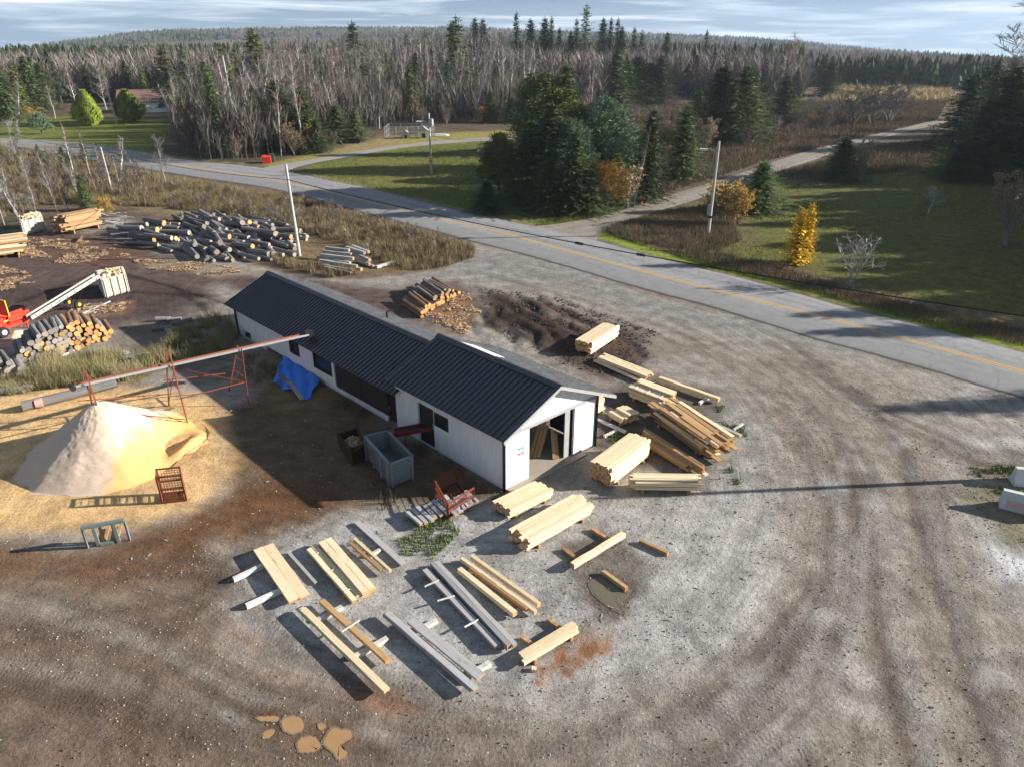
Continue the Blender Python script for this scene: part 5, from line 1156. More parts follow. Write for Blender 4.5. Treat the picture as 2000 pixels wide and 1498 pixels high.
# small notice lettering on the left gable panel: a teal line above a pink line
mb = MB(); mp_ = MB()
for row, (x0, x1, yy, q) in enumerate(((1012, 1023, 880, mb), (1012, 1023, 890, mp_))):
    u0, z0 = ongable(x0, yy); u1, _ = ongable(x1, yy); n = 7
    for k in range(n):
        a = u0 + (u1 - u0) * k / n; w = (u1 - u0) / n * .62; zz = z0 + .02 * (k % 2)
        q.hexa([BP(-.018, a, zz), BP(-.018, a + w, zz), BP(-.014, a + w, zz), BP(-.014, a, zz)], [BP(-.018, a, zz + .13 - .03 * (k % 3)), BP(-.018, a + w, zz + .13 - .03 * (k % 3)), BP(-.014, a + w, zz + .13 - .03 * (k % 3)), BP(-.014, a, zz + .13 - .03 * (k % 3))])
mb.build('notice_lettering', M['teal_print'], shed); mp_.build('notice_lettering', M['pink_print'], shed)
# ------------------------------------------------------------------ lumber
def boardmesh(seed):
    rg = random.Random(seed); n = 5; mb = MB(); rings = []
    for k in range(n + 1):
        x = -.5 + k / n; oy = rg.uniform(-.03, .03) if 0 < k < n else 0; oz = rg.uniform(-.05, .05) if 0 < k < n else 0
        i = len(mb.v); c = .47
        for y, z in ((-.5, -c), (-c, -.5), (c, -.5), (.5, -c), (.5, c), (c, .5), (-c, .5), (-.5, c)): mb.v.append((x, y + oy, z + oz))
        rings.append(i)
    for k in range(n):
        for j in range(8): mb.f.append((rings[k] + j, rings[k + 1] + j, rings[k + 1] + (j + 1) % 8, rings[k] + (j + 1) % 8)); mb.m.append(0)
    mb.f.append(tuple(rings[0] + j for j in range(8))); mb.m.append(0); mb.f.append(tuple(rings[-1] + j for j in reversed(range(8)))); mb.m.append(0)
    return mb
BM = {k: [boardmesh(s).mesh('board', M[k]) for s in (1, 2, 3)] for k in ('lumber_new', 'lumber_tan', 'lumber_grey', 'slab', 'white_wood')}
def frame(x1, y1, x2, y2, z):
    a = G(x1, y1, z); b = G(x2, y2, z); d = b - a; return (a + b) / 2, d.length, atan2(d.y, d.x)
rb = random.Random(99); U_ = Vector((0, 0, 1))
def timber(x1, y1, x2, y2, z, w, h, mat, label, name='timber', cat='timber', group=None, grow=0):
    c, L, rz = frame(x1, y1, x2, y2, z); o = inst(name, BM[mat][rb.randrange(3)], None, (c.x, c.y, z - h / 2), (0, 0, rz), (L + grow, w, h)); return tag(o, label, cat, group)
def stack(x1, y1, x2, y2, ztop, width, layers, cols, mat, label, z0=.12, jit=.09, group=None, name='lumber_stack', bunks=True, sticker=(), skew=0, lenvar=0., slope=0, mats=None, gap=.010, topcols=None, wj=0.012, layoff=0.0, rot=0.):
    c, L, rz = frame(x1, y1, x2, y2, ztop); e = empty(name, (c.x, c.y, 0), rz, label, 'lumber stack', group)
    th = (ztop - z0) / (layers + .35 * len(sticker)); z = z0
    for k in range(layers):
        nc = cols if not (topcols and k == layers - 1) else topcols[1]; j0 = topcols[0] if (topcols and k == layers - 1) else 0
        bwd = width / cols
        for j in range(j0, j0 + nc):
            ll = L * (1 - rb.random() * lenvar); ox = rb.uniform(-jit, jit) * 1.5 + skew * (k - layers / 2) + (L - ll) * .5 * rb.choice((-1, 1))
            oy = (j + .5) * bwd - width / 2 + rb.uniform(-wj, wj) + layoff * (k - layers / 2)
            mt = mat if not mats else mats[rb.randrange(len(mats))]
            inst('board', BM[mt][rb.randrange(3)], e, (ox, oy, z + th / 2), (0, 0, rb.uniform(-1, 1) * rot), (ll, bwd - gap - rb.random() * wj, th - .003))
        z += th
        if k in sticker:
            for q in (-.36, -.02, .34): inst('sticker', BM['white_wood'][0], e, (q * L, 0, z + th * .17), (0, 0, pi / 2), (width * 1.02, .045, th * .34))
            z += th * .35
    if bunks:
        for q in (-.34, .34): inst('bunk', BM['lumber_tan'][1], e, (q * L, rb.uniform(-.05, .05), z0 / 2), (0, 0, pi / 2), (width * 1.1, .11, z0))
    return e
stack(1140, 667, 1194, 633, .85, 1.15, 6, 6, 'lumber_new', 'short bright stack of fresh beams alone near the churned mud', jit=.08)
stack(1176, 694, 1270, 731, .38, .80, 2, 4, 'lumber_new', 'low stack topped by wide fresh planks between the bright stack and the stickered pile', z0=.16, jit=.1)
stack(1163, 703, 1250, 742, .2, .25, 1, 1, 'lumber_new', 'narrow row of boards along the left side of the low wide-plank stack', z0=.1, bunks=False)
stack(1241, 745, 1311, 771, .85, 1.15, 6, 4, 'lumber_new', 'stack of fresh planks with white stickers showing across its top', sticker=(1, 3, 4), topcols=(2, 2), z0=.15)
timber(1288, 736, 1405, 777, .34, .26, .2, 'lumber_new', 'long pale beam lying highest up, beside the stickered stack')
timber(1366, 786, 1384, 774, .14, .16, .14, 'white_wood', 'short white block under the end of the long pale beam', 'block', 'block')
stack(1300, 782, 1408, 854, 1.05, 1.55, 11, 5, 'lumber_tan', 'big untidy pile of brown live-edge planks at the outer edge of the yard', z0=.15, jit=.4, lenvar=.3, mats=['lumber_tan', 'lumber_tan', 'slab', 'lumber_new'], wj=.09, rot=.05, sticker=(3, 7))
timber(1396, 826, 1447, 849, .3, .22, .12, 'lumber_grey', 'grey plank sticking out at the lower end of the brown pile')
timber(1433, 838, 1451, 826, .12, .12, .12, 'white_wood', 'short pale block at the tip of the brown pile', 'block', 'block')
stack(1206, 795, 1232, 810, .55, 1.1, 4, 5, 'lumber_new', 'small square stack of short boards right of the shed corner', z0=.14, topcols=(2, 3))
stack(1150, 783, 1170, 772, .8, .8, 7, 5, 'lumber_new', 'stack of fresh lumber showing its sawn ends just behind the shed wall', z0=.1)
timber(1165, 816, 1223, 842, .18, .16, .12, 'white_wood', 'single pale timber lying against the right corner of the shed')
timber(1180, 850, 1204, 839, .14, .13, .14, 'white_wood', 'short pale block below the timber by the shed corner', 'block', 'block')
stack(1174, 908, 1250, 851, 1.0, 1.12, 9, 9, 'lumber_new', 'tallest bright stack of fresh beams in front of the shed door', z0=.12, jit=.05)
stack(1258, 838, 1374, 911, .5, .32, 4, 2, 'lumber_tan', 'long narrow stack of brown beams right of the tall bright stack', z0=.12)
stack(1270, 862, 1347, 909, .36, .34, 2, 2, 'lumber_tan', 'lower row of brown beams next to the long narrow stack', z0=.10)
timber(1342, 905, 1380, 926, .2, .24, .08, 'white_wood', 'grey-white plank end poking out beside the brown beams')
stack(1234, 931, 1367, 933, .66, .72, 5, 5, 'lumber_new', 'neat level stack of pale boards with stickers along its near side', z0=.22, sticker=(1,), topcols=(1, 4))
stack(979, 986, 1063, 946, .52, 1.0, 4, 5, 'lumber_new', 'fresh stack at the left foot of the open shed gable', z0=.12, jit=.08)
stack(1013, 1043, 1139, 973, .62, 1.05, 4, 5, 'lumber_new', 'long fresh stack just below the one at the shed gable', z0=.14, jit=.14)
timber(1118, 1100, 1218, 1039, .34, .22, .2, 'lumber_new', 'bright beam resting across two dark timbers by the mud puddle')
timber(1155, 1030, 1192, 1053, .14, .16, .14, 'slab', 'dark timber under the upper end of the bright beam')
timber(1100, 1069, 1130, 1092, .14, .16, .14, 'slab', 'dark timber under the lower end of the bright beam')
timber(1250, 1053, 1305, 1078, .16, .15, .15, 'lumber_tan', 'short brown timber lying alone right of the bright beam')
timber(1178, 1113, 1224, 1146, .18, .15, .16, 'lumber_tan', 'short brown timber at the edge of the grey puddle')
stack(1019, 1283, 1125, 1220, .30, .50, 1, 3, 'lumber_new', 'flat layer of fresh planks above the red bark stain', z0=.18, jit=.08)
timber(1070, 1207, 1096, 1225, .15, .13, .15, 'slab', 'dark block under the right end of the flat fresh planks', 'block', 'block')
timber(1018, 1241, 1044, 1259, .15, .14, .15, 'slab', 'grey block under the left end of the flat fresh planks', 'block', 'block')
timber(1038, 1303, 1047, 1304, .12, .15, .12, 'lumber_new', 'tiny cube offcut lying by the red bark stain', 'block', 'block')
stack(514, 1066, 585, 1167, .30, .78, 1, 2, 'lumber_new', 'two very wide fresh planks side by side at the left of the lumber rows', z0=.22, bunks=False, jit=.02)
timber(455, 1128, 512, 1101, .2, .15, .17, 'white_wood', 'pale bunk beam under the upper end of the two wide planks')
timber(480, 1180, 562, 1143, .2, .17, .17, 'white_wood', 'pale bunk beam under the lower end of the two wide planks')
timber(563, 1077, 617, 1137, .1, .12, .1, 'lumber_grey', 'thin grey timber right of the two wide planks')
stack(634, 1053, 720, 1151, .38, .55, 4, 2, 'lumber_new', 'fresh stack with a wide top plank, second from the left in the rows', z0=.14, jit=.04)
stack(608, 1066, 698, 1167, .30, .42, 3, 2, 'lumber_new', 'lower pale row with loose stickers, left of the wide-topped stack', z0=.12, jit=.05, mats=['lumber_new', 'lumber_grey'], sticker=(2,))
timber(692, 1050, 762, 1112, .3, .11, .12, 'lumber_new', 'narrow fresh beam between the wide-topped stack and the grey plank')
timber(684, 1058, 745, 1112, .26, .12, .10, 'lumber_tan', 'darker narrow beam beside the narrow fresh beam')
timber(697, 1018, 788, 1100, .14, .24, .07, 'lumber_grey', 'broad weathered plank lying on the weeds below the slab heap')
timber(722, 1082, 742, 1071, .16, .12, .14, 'white_wood', 'short bunk under the narrow fresh beam', 'block', 'block')
stack(828, 1107, 969, 1255, .26, .26, 2, 1, 'lumber_grey', 'lower grey beam row of the weathered pair in the middle', z0=.10, bunks=False)
stack(848, 1096, 1000, 1258, .34, .36, 2, 2, 'lumber_grey', 'upper grey beam stack of the weathered pair in the middle', z0=.10)
for a, b, c_, d_, lb in ((829, 1144, 857, 1131, 'upper'), (854, 1172, 888, 1162, 'middle'), (907, 1223, 935, 1208, 'lower')):
    timber(a, b, c_, d_, .30, .05, .04, 'white_wood', 'thin %s sticker lying across the weathered pair' % lb, 'sticker', 'stick')
timber(901, 1088, 1046, 1192, .26, .14, .16, 'lumber_new', 'fresh beam second from the right in the four-beam row', grow=.0)
timber(921, 1083, 1053, 1177, .28, .15, .18, 'lumber_new', 'rightmost fresh beam of the four-beam row')
timber(897, 1108, 1006, 1195, .3, .2, .18, 'lumber_new', 'leftmost fresh beam of the four-beam row')
timber(919, 1106, 1030, 1187, .26, .14, .14, 'lumber_tan', 'tan beam lying between the fresh beams of the four-beam row')
timber(905, 1125, 935, 1108, .12, .12, .1, 'white_wood', 'upper short bunk beneath the four-beam row', 'block', 'block')
timber(985, 1190, 1012, 1175, .12, .12, .1, 'slab', 'lower short bunk beneath the four-beam row', 'block', 'block')
stack(587, 1183, 750, 1341, .31, .24, 2, 1, 'lumber_new', 'long single-width fresh beam stack at the lower left of the rows', z0=.14, bunks=False, jit=.12)
stack(628, 1171, 758, 1288, .30, .22, 1, 1, 'lumber_tan', 'shorter tan beam stack parallel to the long fresh one', z0=.16, bunks=False)
timber(622, 1207, 668, 1182, .15, .16, .15, 'white_wood', 'upper pale bunk joining the two lower-left beam stacks')
timber(690, 1281, 756, 1243, .15, .17, .15, 'white_wood', 'lower pale bunk joining the two lower-left beam stacks')
timber(668, 1232, 703, 1209, .33, .04, .03, 'white_wood', 'thin stick lying over the tan beam stack', 'sticker', 'stick')
stack(753, 1193, 926, 1341, .32, .22, 2, 1, 'lumber_grey', 'long grey beam stack lowest in the middle of the rows', z0=.14, bunks=False)
stack(800, 1206, 936, 1317, .24, .36, 1, 1, 'lumber_grey', 'broad grey plank pair beside the lowest long grey stack', z0=.14, bunks=False)
timber(820, 1226, 853, 1208, .14, .18, .14, 'white_wood', 'upper white bunk beneath the lowest grey beams')
timber(918, 1314, 957, 1291, .14, .18, .14, 'white_wood', 'lower white bunk beneath the lowest grey beams')
# lumber leaning and lying inside the open gable
for k, (s, t_, s2, t2, z2) in enumerate(((1.2, 2.7, 1.5, 3.75, 1.7), (1.05, 2.85, 1.35, 3.8, 1.6), (.95, 3.0, 1.2, 3.82, 1.45), (.35, 3.45, .9, 3.85, 1.3), (.3, 3.6, .75, 3.9, 1.2))):
    p = BA + BP(s, t_, .1); q = BA + BP(s2, t2, z2); d = q - p
    o = inst('plank', BM['lumber_tan'][k % 3], None, (p + q) / 2, d.to_track_quat('X', 'Z').to_euler(), (d.length, .16, .05)); tag(o, 'brown plank leaning inside the open gable doorway', 'plank', 'planks leaning in the doorway')

# ------------------------------------------------------------------ logs
def logmesh(seed, bk, ct):
    rg = random.Random(seed); mb = MB(); n = 11; segs = 6; rings = []; ph = [rg.random() * 6 for _ in range(3)]
    for k in range(segs + 1):
        x = -.5 + k / segs; oy, oz = (.06 * sin(x * 3 + ph[0]), .06 * sin(x * 2.4 + ph[1])); i = len(mb.v)
        for j in range(n):
            a = 2 * pi * j / n; r = (1 - .14 * (x + .5)) * (1 + .07 * sin(a * 2 + ph[2]) + rg.uniform(-.03, .03)); mb.v.append((x, oy + r * cos(a), oz + r * sin(a)))
        rings.append(i)
    for k in range(segs):
        for j in range(n): mb.f.append((rings[k] + j, rings[k + 1] + j, rings[k + 1] + (j + 1) % n, rings[k] + (j + 1) % n)); mb.m.append(0)
    mb.f.append(tuple(rings[0] + j for j in range(n))); mb.m.append(1); mb.f.append(tuple(rings[-1] + j for j in reversed(range(n)))); mb.m.append(1)
    me = mb.mesh('log', [bk, ct]); return me
LG = {'grey': [logmesh(i, M['bark_grey'], M['cut_grey']) for i in (1, 2, 3)], 'brown': [logmesh(i, M['bark_brown'], M['cut_orange']) for i in (4, 5, 6)], 'greyo': [logmesh(i, M['bark_grey'], M['cut_orange']) for i in (7, 8)]}
def log(p, rz, L, r, kind, label, group, tilt=0):
    o = inst('log', LG[kind][rb.randrange(len(LG[kind]))], None, p, (0, tilt, rz), (L, r, r)); return tag(o, label, 'log', group)
def logpile(p0, p1, axpx, L, prof, r0, r1, kindf, labf, group, seed=1, stag=.2, maxn=999):
    """logs laid side by side; their near ends stand on the line p0-p1; axis from two photo points"""
    rg = random.Random(seed); a = G(*p0); b = G(*p1); ax = (G(*axpx[1]) - G(*axpx[0])).normalized(); rz = atan2(ax.y, ax.x); D = (b - a).length; dv = (b - a).normalized(); n = 0
    r = (r0 + r1) / 2; rows = int(max(prof) / (r * 1.72)) + 1
    for k in range(rows):
        u = r * (1 + (k % 2)) + rg.uniform(0, .05)
        while u < D:
            hh = np.interp(u / D, np.linspace(0, 1, len(prof)), prof); z = r + k * r * 1.72
            if z + r * .3 < hh and n < maxn:
                rr = rg.uniform(r0, r1); LL = L * rg.uniform(.88, 1.06); c = a + dv * (u + rg.uniform(-.03, .03)) + ax * (LL / 2 + rg.uniform(-stag, stag)); c.z = z + rg.uniform(-.03, .03)
                f = u / D; top = z + r * 1.9 > hh
                log(c, rz + rg.uniform(-.07, .07) + pi, LL, rr, kindf(f, rg), labf(f, top), group, rg.uniform(-.03, .03)); n += 1
            u += r * 2.02
    return n
n1 = logpile((42, 724), (222, 660), ((127, 632), (113, 608)), 2.3, [1.0, 1.5, 1.95, 2.1, 2.0, 1.7, 1.3, .5], .15, .21, lambda f, r: ('brown' if f + r.uniform(-.12, .12) > .62 else 'grey') if r.random() > .15 else 'greyo',
             lambda f, top: ('log with a fresh orange end' if f > .62 else 'dark grey log') + (' on top of' if top else ' inside') + ' the left woodpile by the red machine', 'logs of the left woodpile', 3)
n2 = logpile((-14, 741), (62, 737), ((20, 722), (5, 690)), 2.3, [1.2, 1.2, 1.0, .5], .18, .23, lambda f, r: 'grey', lambda f, top: 'weathered log %s the grey pile at the left edge' % ('on top of' if top else 'inside'), 'logs of the grey pile at the left edge', 4)
n3 = logpile((62, 730), (112, 706), ((60, 720), (45, 700)), 1.8, [.2, .25, .2], .10, .14, lambda f, r: 'grey', lambda f, top: 'thin grey log strewn between the two left woodpiles', 'thin logs between the left woodpiles', 5)
# brown peeler logs behind the shed roof
n4 = logpile((820, 622), (868, 593), ((800, 606), (748, 572)), 3.1, [.5, .75, .5, .5], .11, .17, lambda f, r: 'brown', lambda f, top: 'brown log in the left half of the pile behind the shed', 'left logs of the pile behind the shed', 6)
n4 = logpile((848, 601), (893, 580), ((858, 570), (806, 540)), 3.3, [.7, 1.0, .6], .11, .17, lambda f, r: 'brown' if r.random() > .25 else 'grey', lambda f, top: 'brown log in the right half of the pile behind the shed', 'right logs of the pile behind the shed', 7)
# the wide jumbled heap
HEAP = [(255, 470, 300, 466), (245, 455, 320, 452)]
def heap(poly, n, ang, L, r0, r1, kindf, label, group, seed, mind, zf, spread=.12):
    rg = random.Random(seed); P = wp(poly); cx = sum(p[0] for p in P) / len(P); cy = sum(p[1] for p in P) / len(P); m = 0; pts = []
    for lay in range(3):
        sc = 1 - .2 * lay; Q = [(cx + (x - cx) * sc, cy + (y - cy) * sc) for x, y in P]
        for x, y in rnd_in(Q, int(n * (.5, .32, .18)[lay]), mind, rg, 30):
            r = rg.uniform(r0, r1); z = r + lay * (r0 + r1) * .85 * zf
            log(Vector((x, y, z)), ang + rg.gauss(0, spread), L * rg.uniform(.75, 1.1), r, kindf(rg), label, group, rg.gauss(0, .06)); m += 1
    return m
ka = lambda q: (lambda a, b: atan2(b.y - a.y, b.x - a.x))(G(*q[0]), G(*q[1]))
A1 = ka(((245, 452), (310, 458))) + pi; A2 = ka(((400, 430), (440, 450))) + pi; A3 = ka(((360, 440), (420, 448))) + pi; A4 = ka(((500, 450), (540, 460))) + pi
n5 = heap([(245, 445), (330, 445), (385, 478), (345, 500), (255, 482), (232, 465)], 31, A1, 3.3, .20, .29, lambda r: r.choice(('grey', 'greyo', 'grey', 'greyo')), 'thick dark log with a sawn end at the left of the wide log heap', 'left logs of the wide heap', 8, .55, 1)
n6 = heap([(350, 425), (420, 420), (470, 470), (450, 515), (400, 515), (350, 490)], 39, A2, 2.8, .18, .27, lambda r: r.choice(('grey', 'grey', 'grey', 'greyo')), 'grey log in the middle of the wide log heap', 'middle logs of the wide heap', 9, .48, 1.1, .25)
n7 = heap([(430, 435), (520, 432), (590, 465), (560, 500), (480, 510), (450, 490)], 40, A4, 2.8, .18, .27, lambda r: r.choice(('grey', 'grey', 'grey', 'grey', 'greyo')), 'grey log at the right of the wide log heap near the pole', 'right logs of the wide heap', 10, .48, 1.1, .25)
rg = random.Random(44); mb = MB()
for poly, ang, cnt in (([(235, 452), (330, 440), (385, 475), (345, 498), (255, 485)], A1, 38), ([(345, 425), (430, 418), (475, 470), (450, 512), (400, 512), (345, 488)], A2, 52), ([(430, 432), (530, 430), (598, 465), (560, 500), (480, 510), (445, 490)], A4, 52)):
    for x, y in rnd_in(wp(poly), cnt, .7, rg, 30):
        a = ang + rg.gauss(0, .2); r = rg.uniform(.14, .22); L = rg.uniform(1.1, 1.6); z = r + rg.uniform(0, .25); d = Vector((cos(a), sin(a), 0)); i = len(mb.v)
        for sg in (-1, 1):
            for j in range(9): t_ = 6.283 * j / 9; q = Vector((x, y, z)) + d * (L * sg) + (Vector((-d.y, d.x, 0)) * cos(t_) + U_ * sin(t_)) * r; mb.v.append(tuple(q))
        for j in range(9): mb.f.append((i + j, i + (j + 1) % 9, i + 9 + (j + 1) % 9, i + 9 + j)); mb.m.append(0)
        mb.f.append(tuple(i + j for j in reversed(range(9)))); mb.f.append(tuple(i + 9 + j for j in range(9))); mb.m += [1, 1]
tag(mb.build('log_heap_bottom', [M['bark_grey'], M['cut_grey']]), 'half-buried grey logs at the bottom of the wide log heap', 'logs', kind='stuff')
for (x1, y1, x2, y2, z, r) in ((398, 421, 430, 447, .9, .17), (420, 412, 452, 432, 1.0, .16), (395, 430, 412, 446, .5, .16), (440, 425, 520, 438, .5, .18), (235, 448, 300, 452, .5, .2), (560, 452, 600, 462, .35, .18)):
    c, L, rz = frame(x1, y1, x2, y2, z); log(c, rz + pi, L, r, 'grey', 'blue-grey log on the crest of the wide log heap', 'logs on the crest of the wide heap')
# squared grey beams
def beamrow(x1, y1, x2, y2, z, w, label, mat='lumber_grey'): timber(x1, y1, x2, y2, z, w, w, mat, label, 'beam', 'beam', 'squared grey beams in the grass')
for i, (x1, y1, x2, y2, z) in enumerate(((636, 482, 682, 487, 1.0), (630, 489, 686, 495, .78), (628, 496, 690, 503, .75), (620, 501, 684, 512, .5), (624, 507, 697, 518, .48), (626, 516, 690, 526, .26), (632, 520, 686, 532, .24), (655, 512, 706, 524, .25))): beamrow(x1, y1, x2, y2, z, .26, 'weathered squared beam in the left group on the grass', )
for i, (x1, y1, x2, y2, z) in enumerate(((676, 481, 712, 492, .95), (688, 479, 720, 490, .95), (682, 490, 716, 503, .7), (690, 492, 722, 506, .65), (690, 503, 722, 514, .4), (698, 508, 730, 519, .2))): beamrow(x1, y1, x2, y2, z, .25, 'weathered squared beam in the right group on the grass')
timber(735, 520, 767, 510, .25, .26, .22, 'white_wood', 'bleached pale beam lying at the right end of the grey beams', 'beam', 'beam')
# slab-wood stacks at the far left: poles piled crosswise on short logs
def slabpile(x1, y1, x2, y2, ztop, width, layers, cols, label, mats): return stack(x1, y1, x2, y2, ztop, width, layers, cols, mats[0], label, name='slab_stack', z0=.35, jit=.3, mats=mats, wj=.06, lenvar=.2, rot=.03, gap=.02, skew=.10)
slabpile(112, 424, 182, 410, 1.7, 2.2, 9, 9, 'tall stack of brown bark-edged slabs on short posts beside the firewood crate', ['slab', 'slab', 'lumber_tan'])
slabpile(-30, 470, 38, 462, 1.5, 3.2, 8, 11, 'pile of pale yellow slabs cut off by the left edge', ['lumber_new', 'slab', 'lumber_tan', 'lumber_new'])
log(G(157, 467, .15) , ka(((152, 470), (160, 455))), 1.6, .16, 'brown', 'short log holding up the tall brown slab stack', None)
rg = random.Random(31)
for k in range(26):
    x = rg.uniform(190, 248); y = 405 + (x - 190) * .22 + rg.uniform(0, 26); z = rg.uniform(.1, .9)
    tag(inst('slab', BM['lumber_grey'][k % 3], None, G(x, y, z), (rg.uniform(-.2, .2), rg.uniform(-.25, .25), rg.uniform(-.5, .5)), (rg.uniform(1.2, 2.8), rg.uniform(.1, .22), .05)), 'weathered grey slab in the tangled heap behind the tall slab stack', 'slab', 'slabs of the tangled grey heap')
for k in range(12):
    x = rg.uniform(300, 428); y = rg.uniform(622, 672) ; tag(inst('log', LG['grey'][k % 3], None, G(x, y, .15), (0, rg.uniform(-.1, .1), rg.uniform(-.4, 1)), (rg.uniform(.6, 1.3), .17, .17)), 'short grey log length in the weeds at the far end of the shed', 'log', 'short logs at the far end of the shed')
timber(113, 696, 150, 678, .12, .34, .1, 'white_wood', 'bleached white plank above its twin by the reed grass', 'plank', 'plank')
timber(86, 724, 152, 698, .12, .26, .1, 'white_wood', 'bleached white plank along the top edge of the reed grass', 'plank', 'plank')
timber(205, 700, 250, 686, .14, .6, .06, 'lumber_grey', 'broad grey board flat on the ground among the reeds', 'plank', 'plank')
timber(240, 698, 292, 690, .16, .5, .06, 'lumber_grey', 'second grey board flat on the ground among the reeds', 'plank', 'plank')
timber(-20, 762, 62, 752, .3, .3, .28, 'lumber_grey', 'grey squared timber at the left edge under the reed grass', 'beam', 'beam')
for (a, b, c_, d_) in ((160, 612, 215, 588), (150, 618, 190, 604), (165, 600, 205, 596)): timber(a, b, c_, d_, .1, .10, .07, 'lumber_grey', 'loose grey stick on the ground below the firewood crate', 'stick', 'stick', 'sticks below the firewood crate')
# slab heap in front of the rusty mesh crate
rg = random.Random(8)
for k in range(15):
    f = (k % 8) / 7; lay = k // 8; x1 = 790 + f * 72; y1 = 1012 - f * 30; p = G(x1 + 4, y1 - 14, .12 + .14 * lay); q = G(x1 + 34, y1 + 14, .12 + .14 * lay); d = q - p
    tag(inst('slab', BM['lumber_grey'][k % 3], None, (p + q) / 2, (rg.uniform(-.2, .2), 0, atan2(d.y, d.x) + rg.uniform(-.12, .12)), (1.15 * rg.uniform(.85, 1.1), .17, .1)), 'short grey slab in the %s layer beside the rusty mesh crate' % ('lower', 'upper')[lay], 'slab', 'slabs beside the rusty mesh crate')
# ------------------------------------------------------------------ crates and bins
def crate(name, label, corners, h, mat, fill=None, fillname='firewood', seed=0, posts=True, zf=.8, fmat='lumber_new', plank=.16, cat='crate'):
    """open-topped box of boards: corners = four photo ground points"""
    P = [G(*c) for c in corners]; c0 = sum(P, Vector()) / 4; e = empty(name, c0, 0, label, cat); Q = [p - c0 for p in P]; th = .05; rg = random.Random(seed)
    for i in range(4):
        a, b = Q[i], Q[(i + 1) % 4]; d = (b - a).normalized(); nrm = Vector((d.y, -d.x, 0)); mb = MB(); z = .12
        while z < h - .02:
            zz = min(z + plank - .012, h); mb.hexa([a + Vector((0, 0, z)), b + Vector((0, 0, z)), b - nrm * th + Vector((0, 0, z)), a - nrm * th + Vector((0, 0, z))], [a + Vector((0, 0, zz)), b + Vector((0, 0, zz)), b - nrm * th + Vector((0, 0, zz)), a - nrm * th + Vector((0, 0, zz))]); z += plank
        mb.build('side', mat, e); L = (b - a).length
        if posts:
            for f in ((.06, .36, .66, .94) if L > 1.6 else (.08, .92)): mb = MB(); p = a + (b - a) * f + nrm * .035; mb.bar(p + Vector((0, 0, .02)), p + Vector((0, 0, h + .01)), .09, .06); mb.build('post', mat, e)
        mb = MB(); mb.bar(a + Vector((0, 0, h + .03)) - nrm * .03, b + Vector((0, 0, h + .03)) - nrm * .03, .14, .04); mb.build('rim', mat, e)
    mb = MB(); mb.hexa([q * .96 + Vector((0, 0, .06)) for q in Q], [q * .96 + Vector((0, 0, .12)) for q in Q]); mb.build('floor', mat, e)
    if fill:
        xs = Q
        for k in range(fill):
            a, b = rg.random(), rg.random(); p = (Q[0] * (1 - a) + Q[1] * a) * (1 - b) + (Q[3] * (1 - a) + Q[2] * a) * b; hump = 1 - (abs(a - .5) + abs(b - .5)) * .8
            o = inst('firewood_piece', BM[fmat][k % 3], None, c0 + p * .88 + Vector((0, 0, h * zf + hump * .35 * rg.uniform(.6, 1.05))), (rg.uniform(-1, 1), rg.uniform(-.6, .6), rg.uniform(0, 3.1)), (.42, .14, .11)); tag(o, 'split firewood piece heaped in the ' + fillname, 'firewood', 'firewood in the ' + fillname)
    return e
crate('firewood_crate', 'white-washed board crate half full of split firewood beside the conveyor', [(207, 584), (252, 571), (247, 556), (197, 565)], 1.45, M['white_wood'], 46, 'white crate beside the conveyor', 3, zf=.9, plank=.3)
crate('firewood_crate', 'grey board crate heaped with split firewood at the wood edge', [(48, 462), (88, 450), (84, 440), (44, 450)], 1.35, M['white_wood'], 60, 'grey crate at the wood edge', 4, zf=.95, plank=.3)
crate('wooden_bin', 'large empty grey board bin standing in the shade of the shed', [(764, 954), (810, 936), (762, 884), (715, 895)], 1.2, M['crate_grey'], seed=5, plank=.2)
crate('metal_bin', 'dark rusty steel bin filled with wood chips left of the large grey bin', [(690, 912), (718, 895), (700, 862), (662, 875)], .75, M['rust_dark'], seed=6, posts=False, plank=.65, cat='bin')
mb = MB(); c0 = G(692, 885); rg = random.Random(5)
for k in range(260): 
    a = rg.random() * 6.28; r = rg.random() ** .5 * .52; p = Vector((c0.x + cos(a) * r * .9, c0.y + .15 + sin(a) * r * .9, .5 + .22 * (1 - r / .6) + rg.uniform(-.02, .05))); v = Vector((rg.gauss(0, 1), rg.gauss(0, 1), rg.gauss(0, .3))).normalized() * .1; s = v.orthogonal().normalized() * .03; mb.face([p - v - s, p + v - s, p + v + s, p - v + s])
tag(mb.build('wood_chips', lm), 'heap of brown chips filling the dark rusty bin', 'wood chips', kind='stuff')
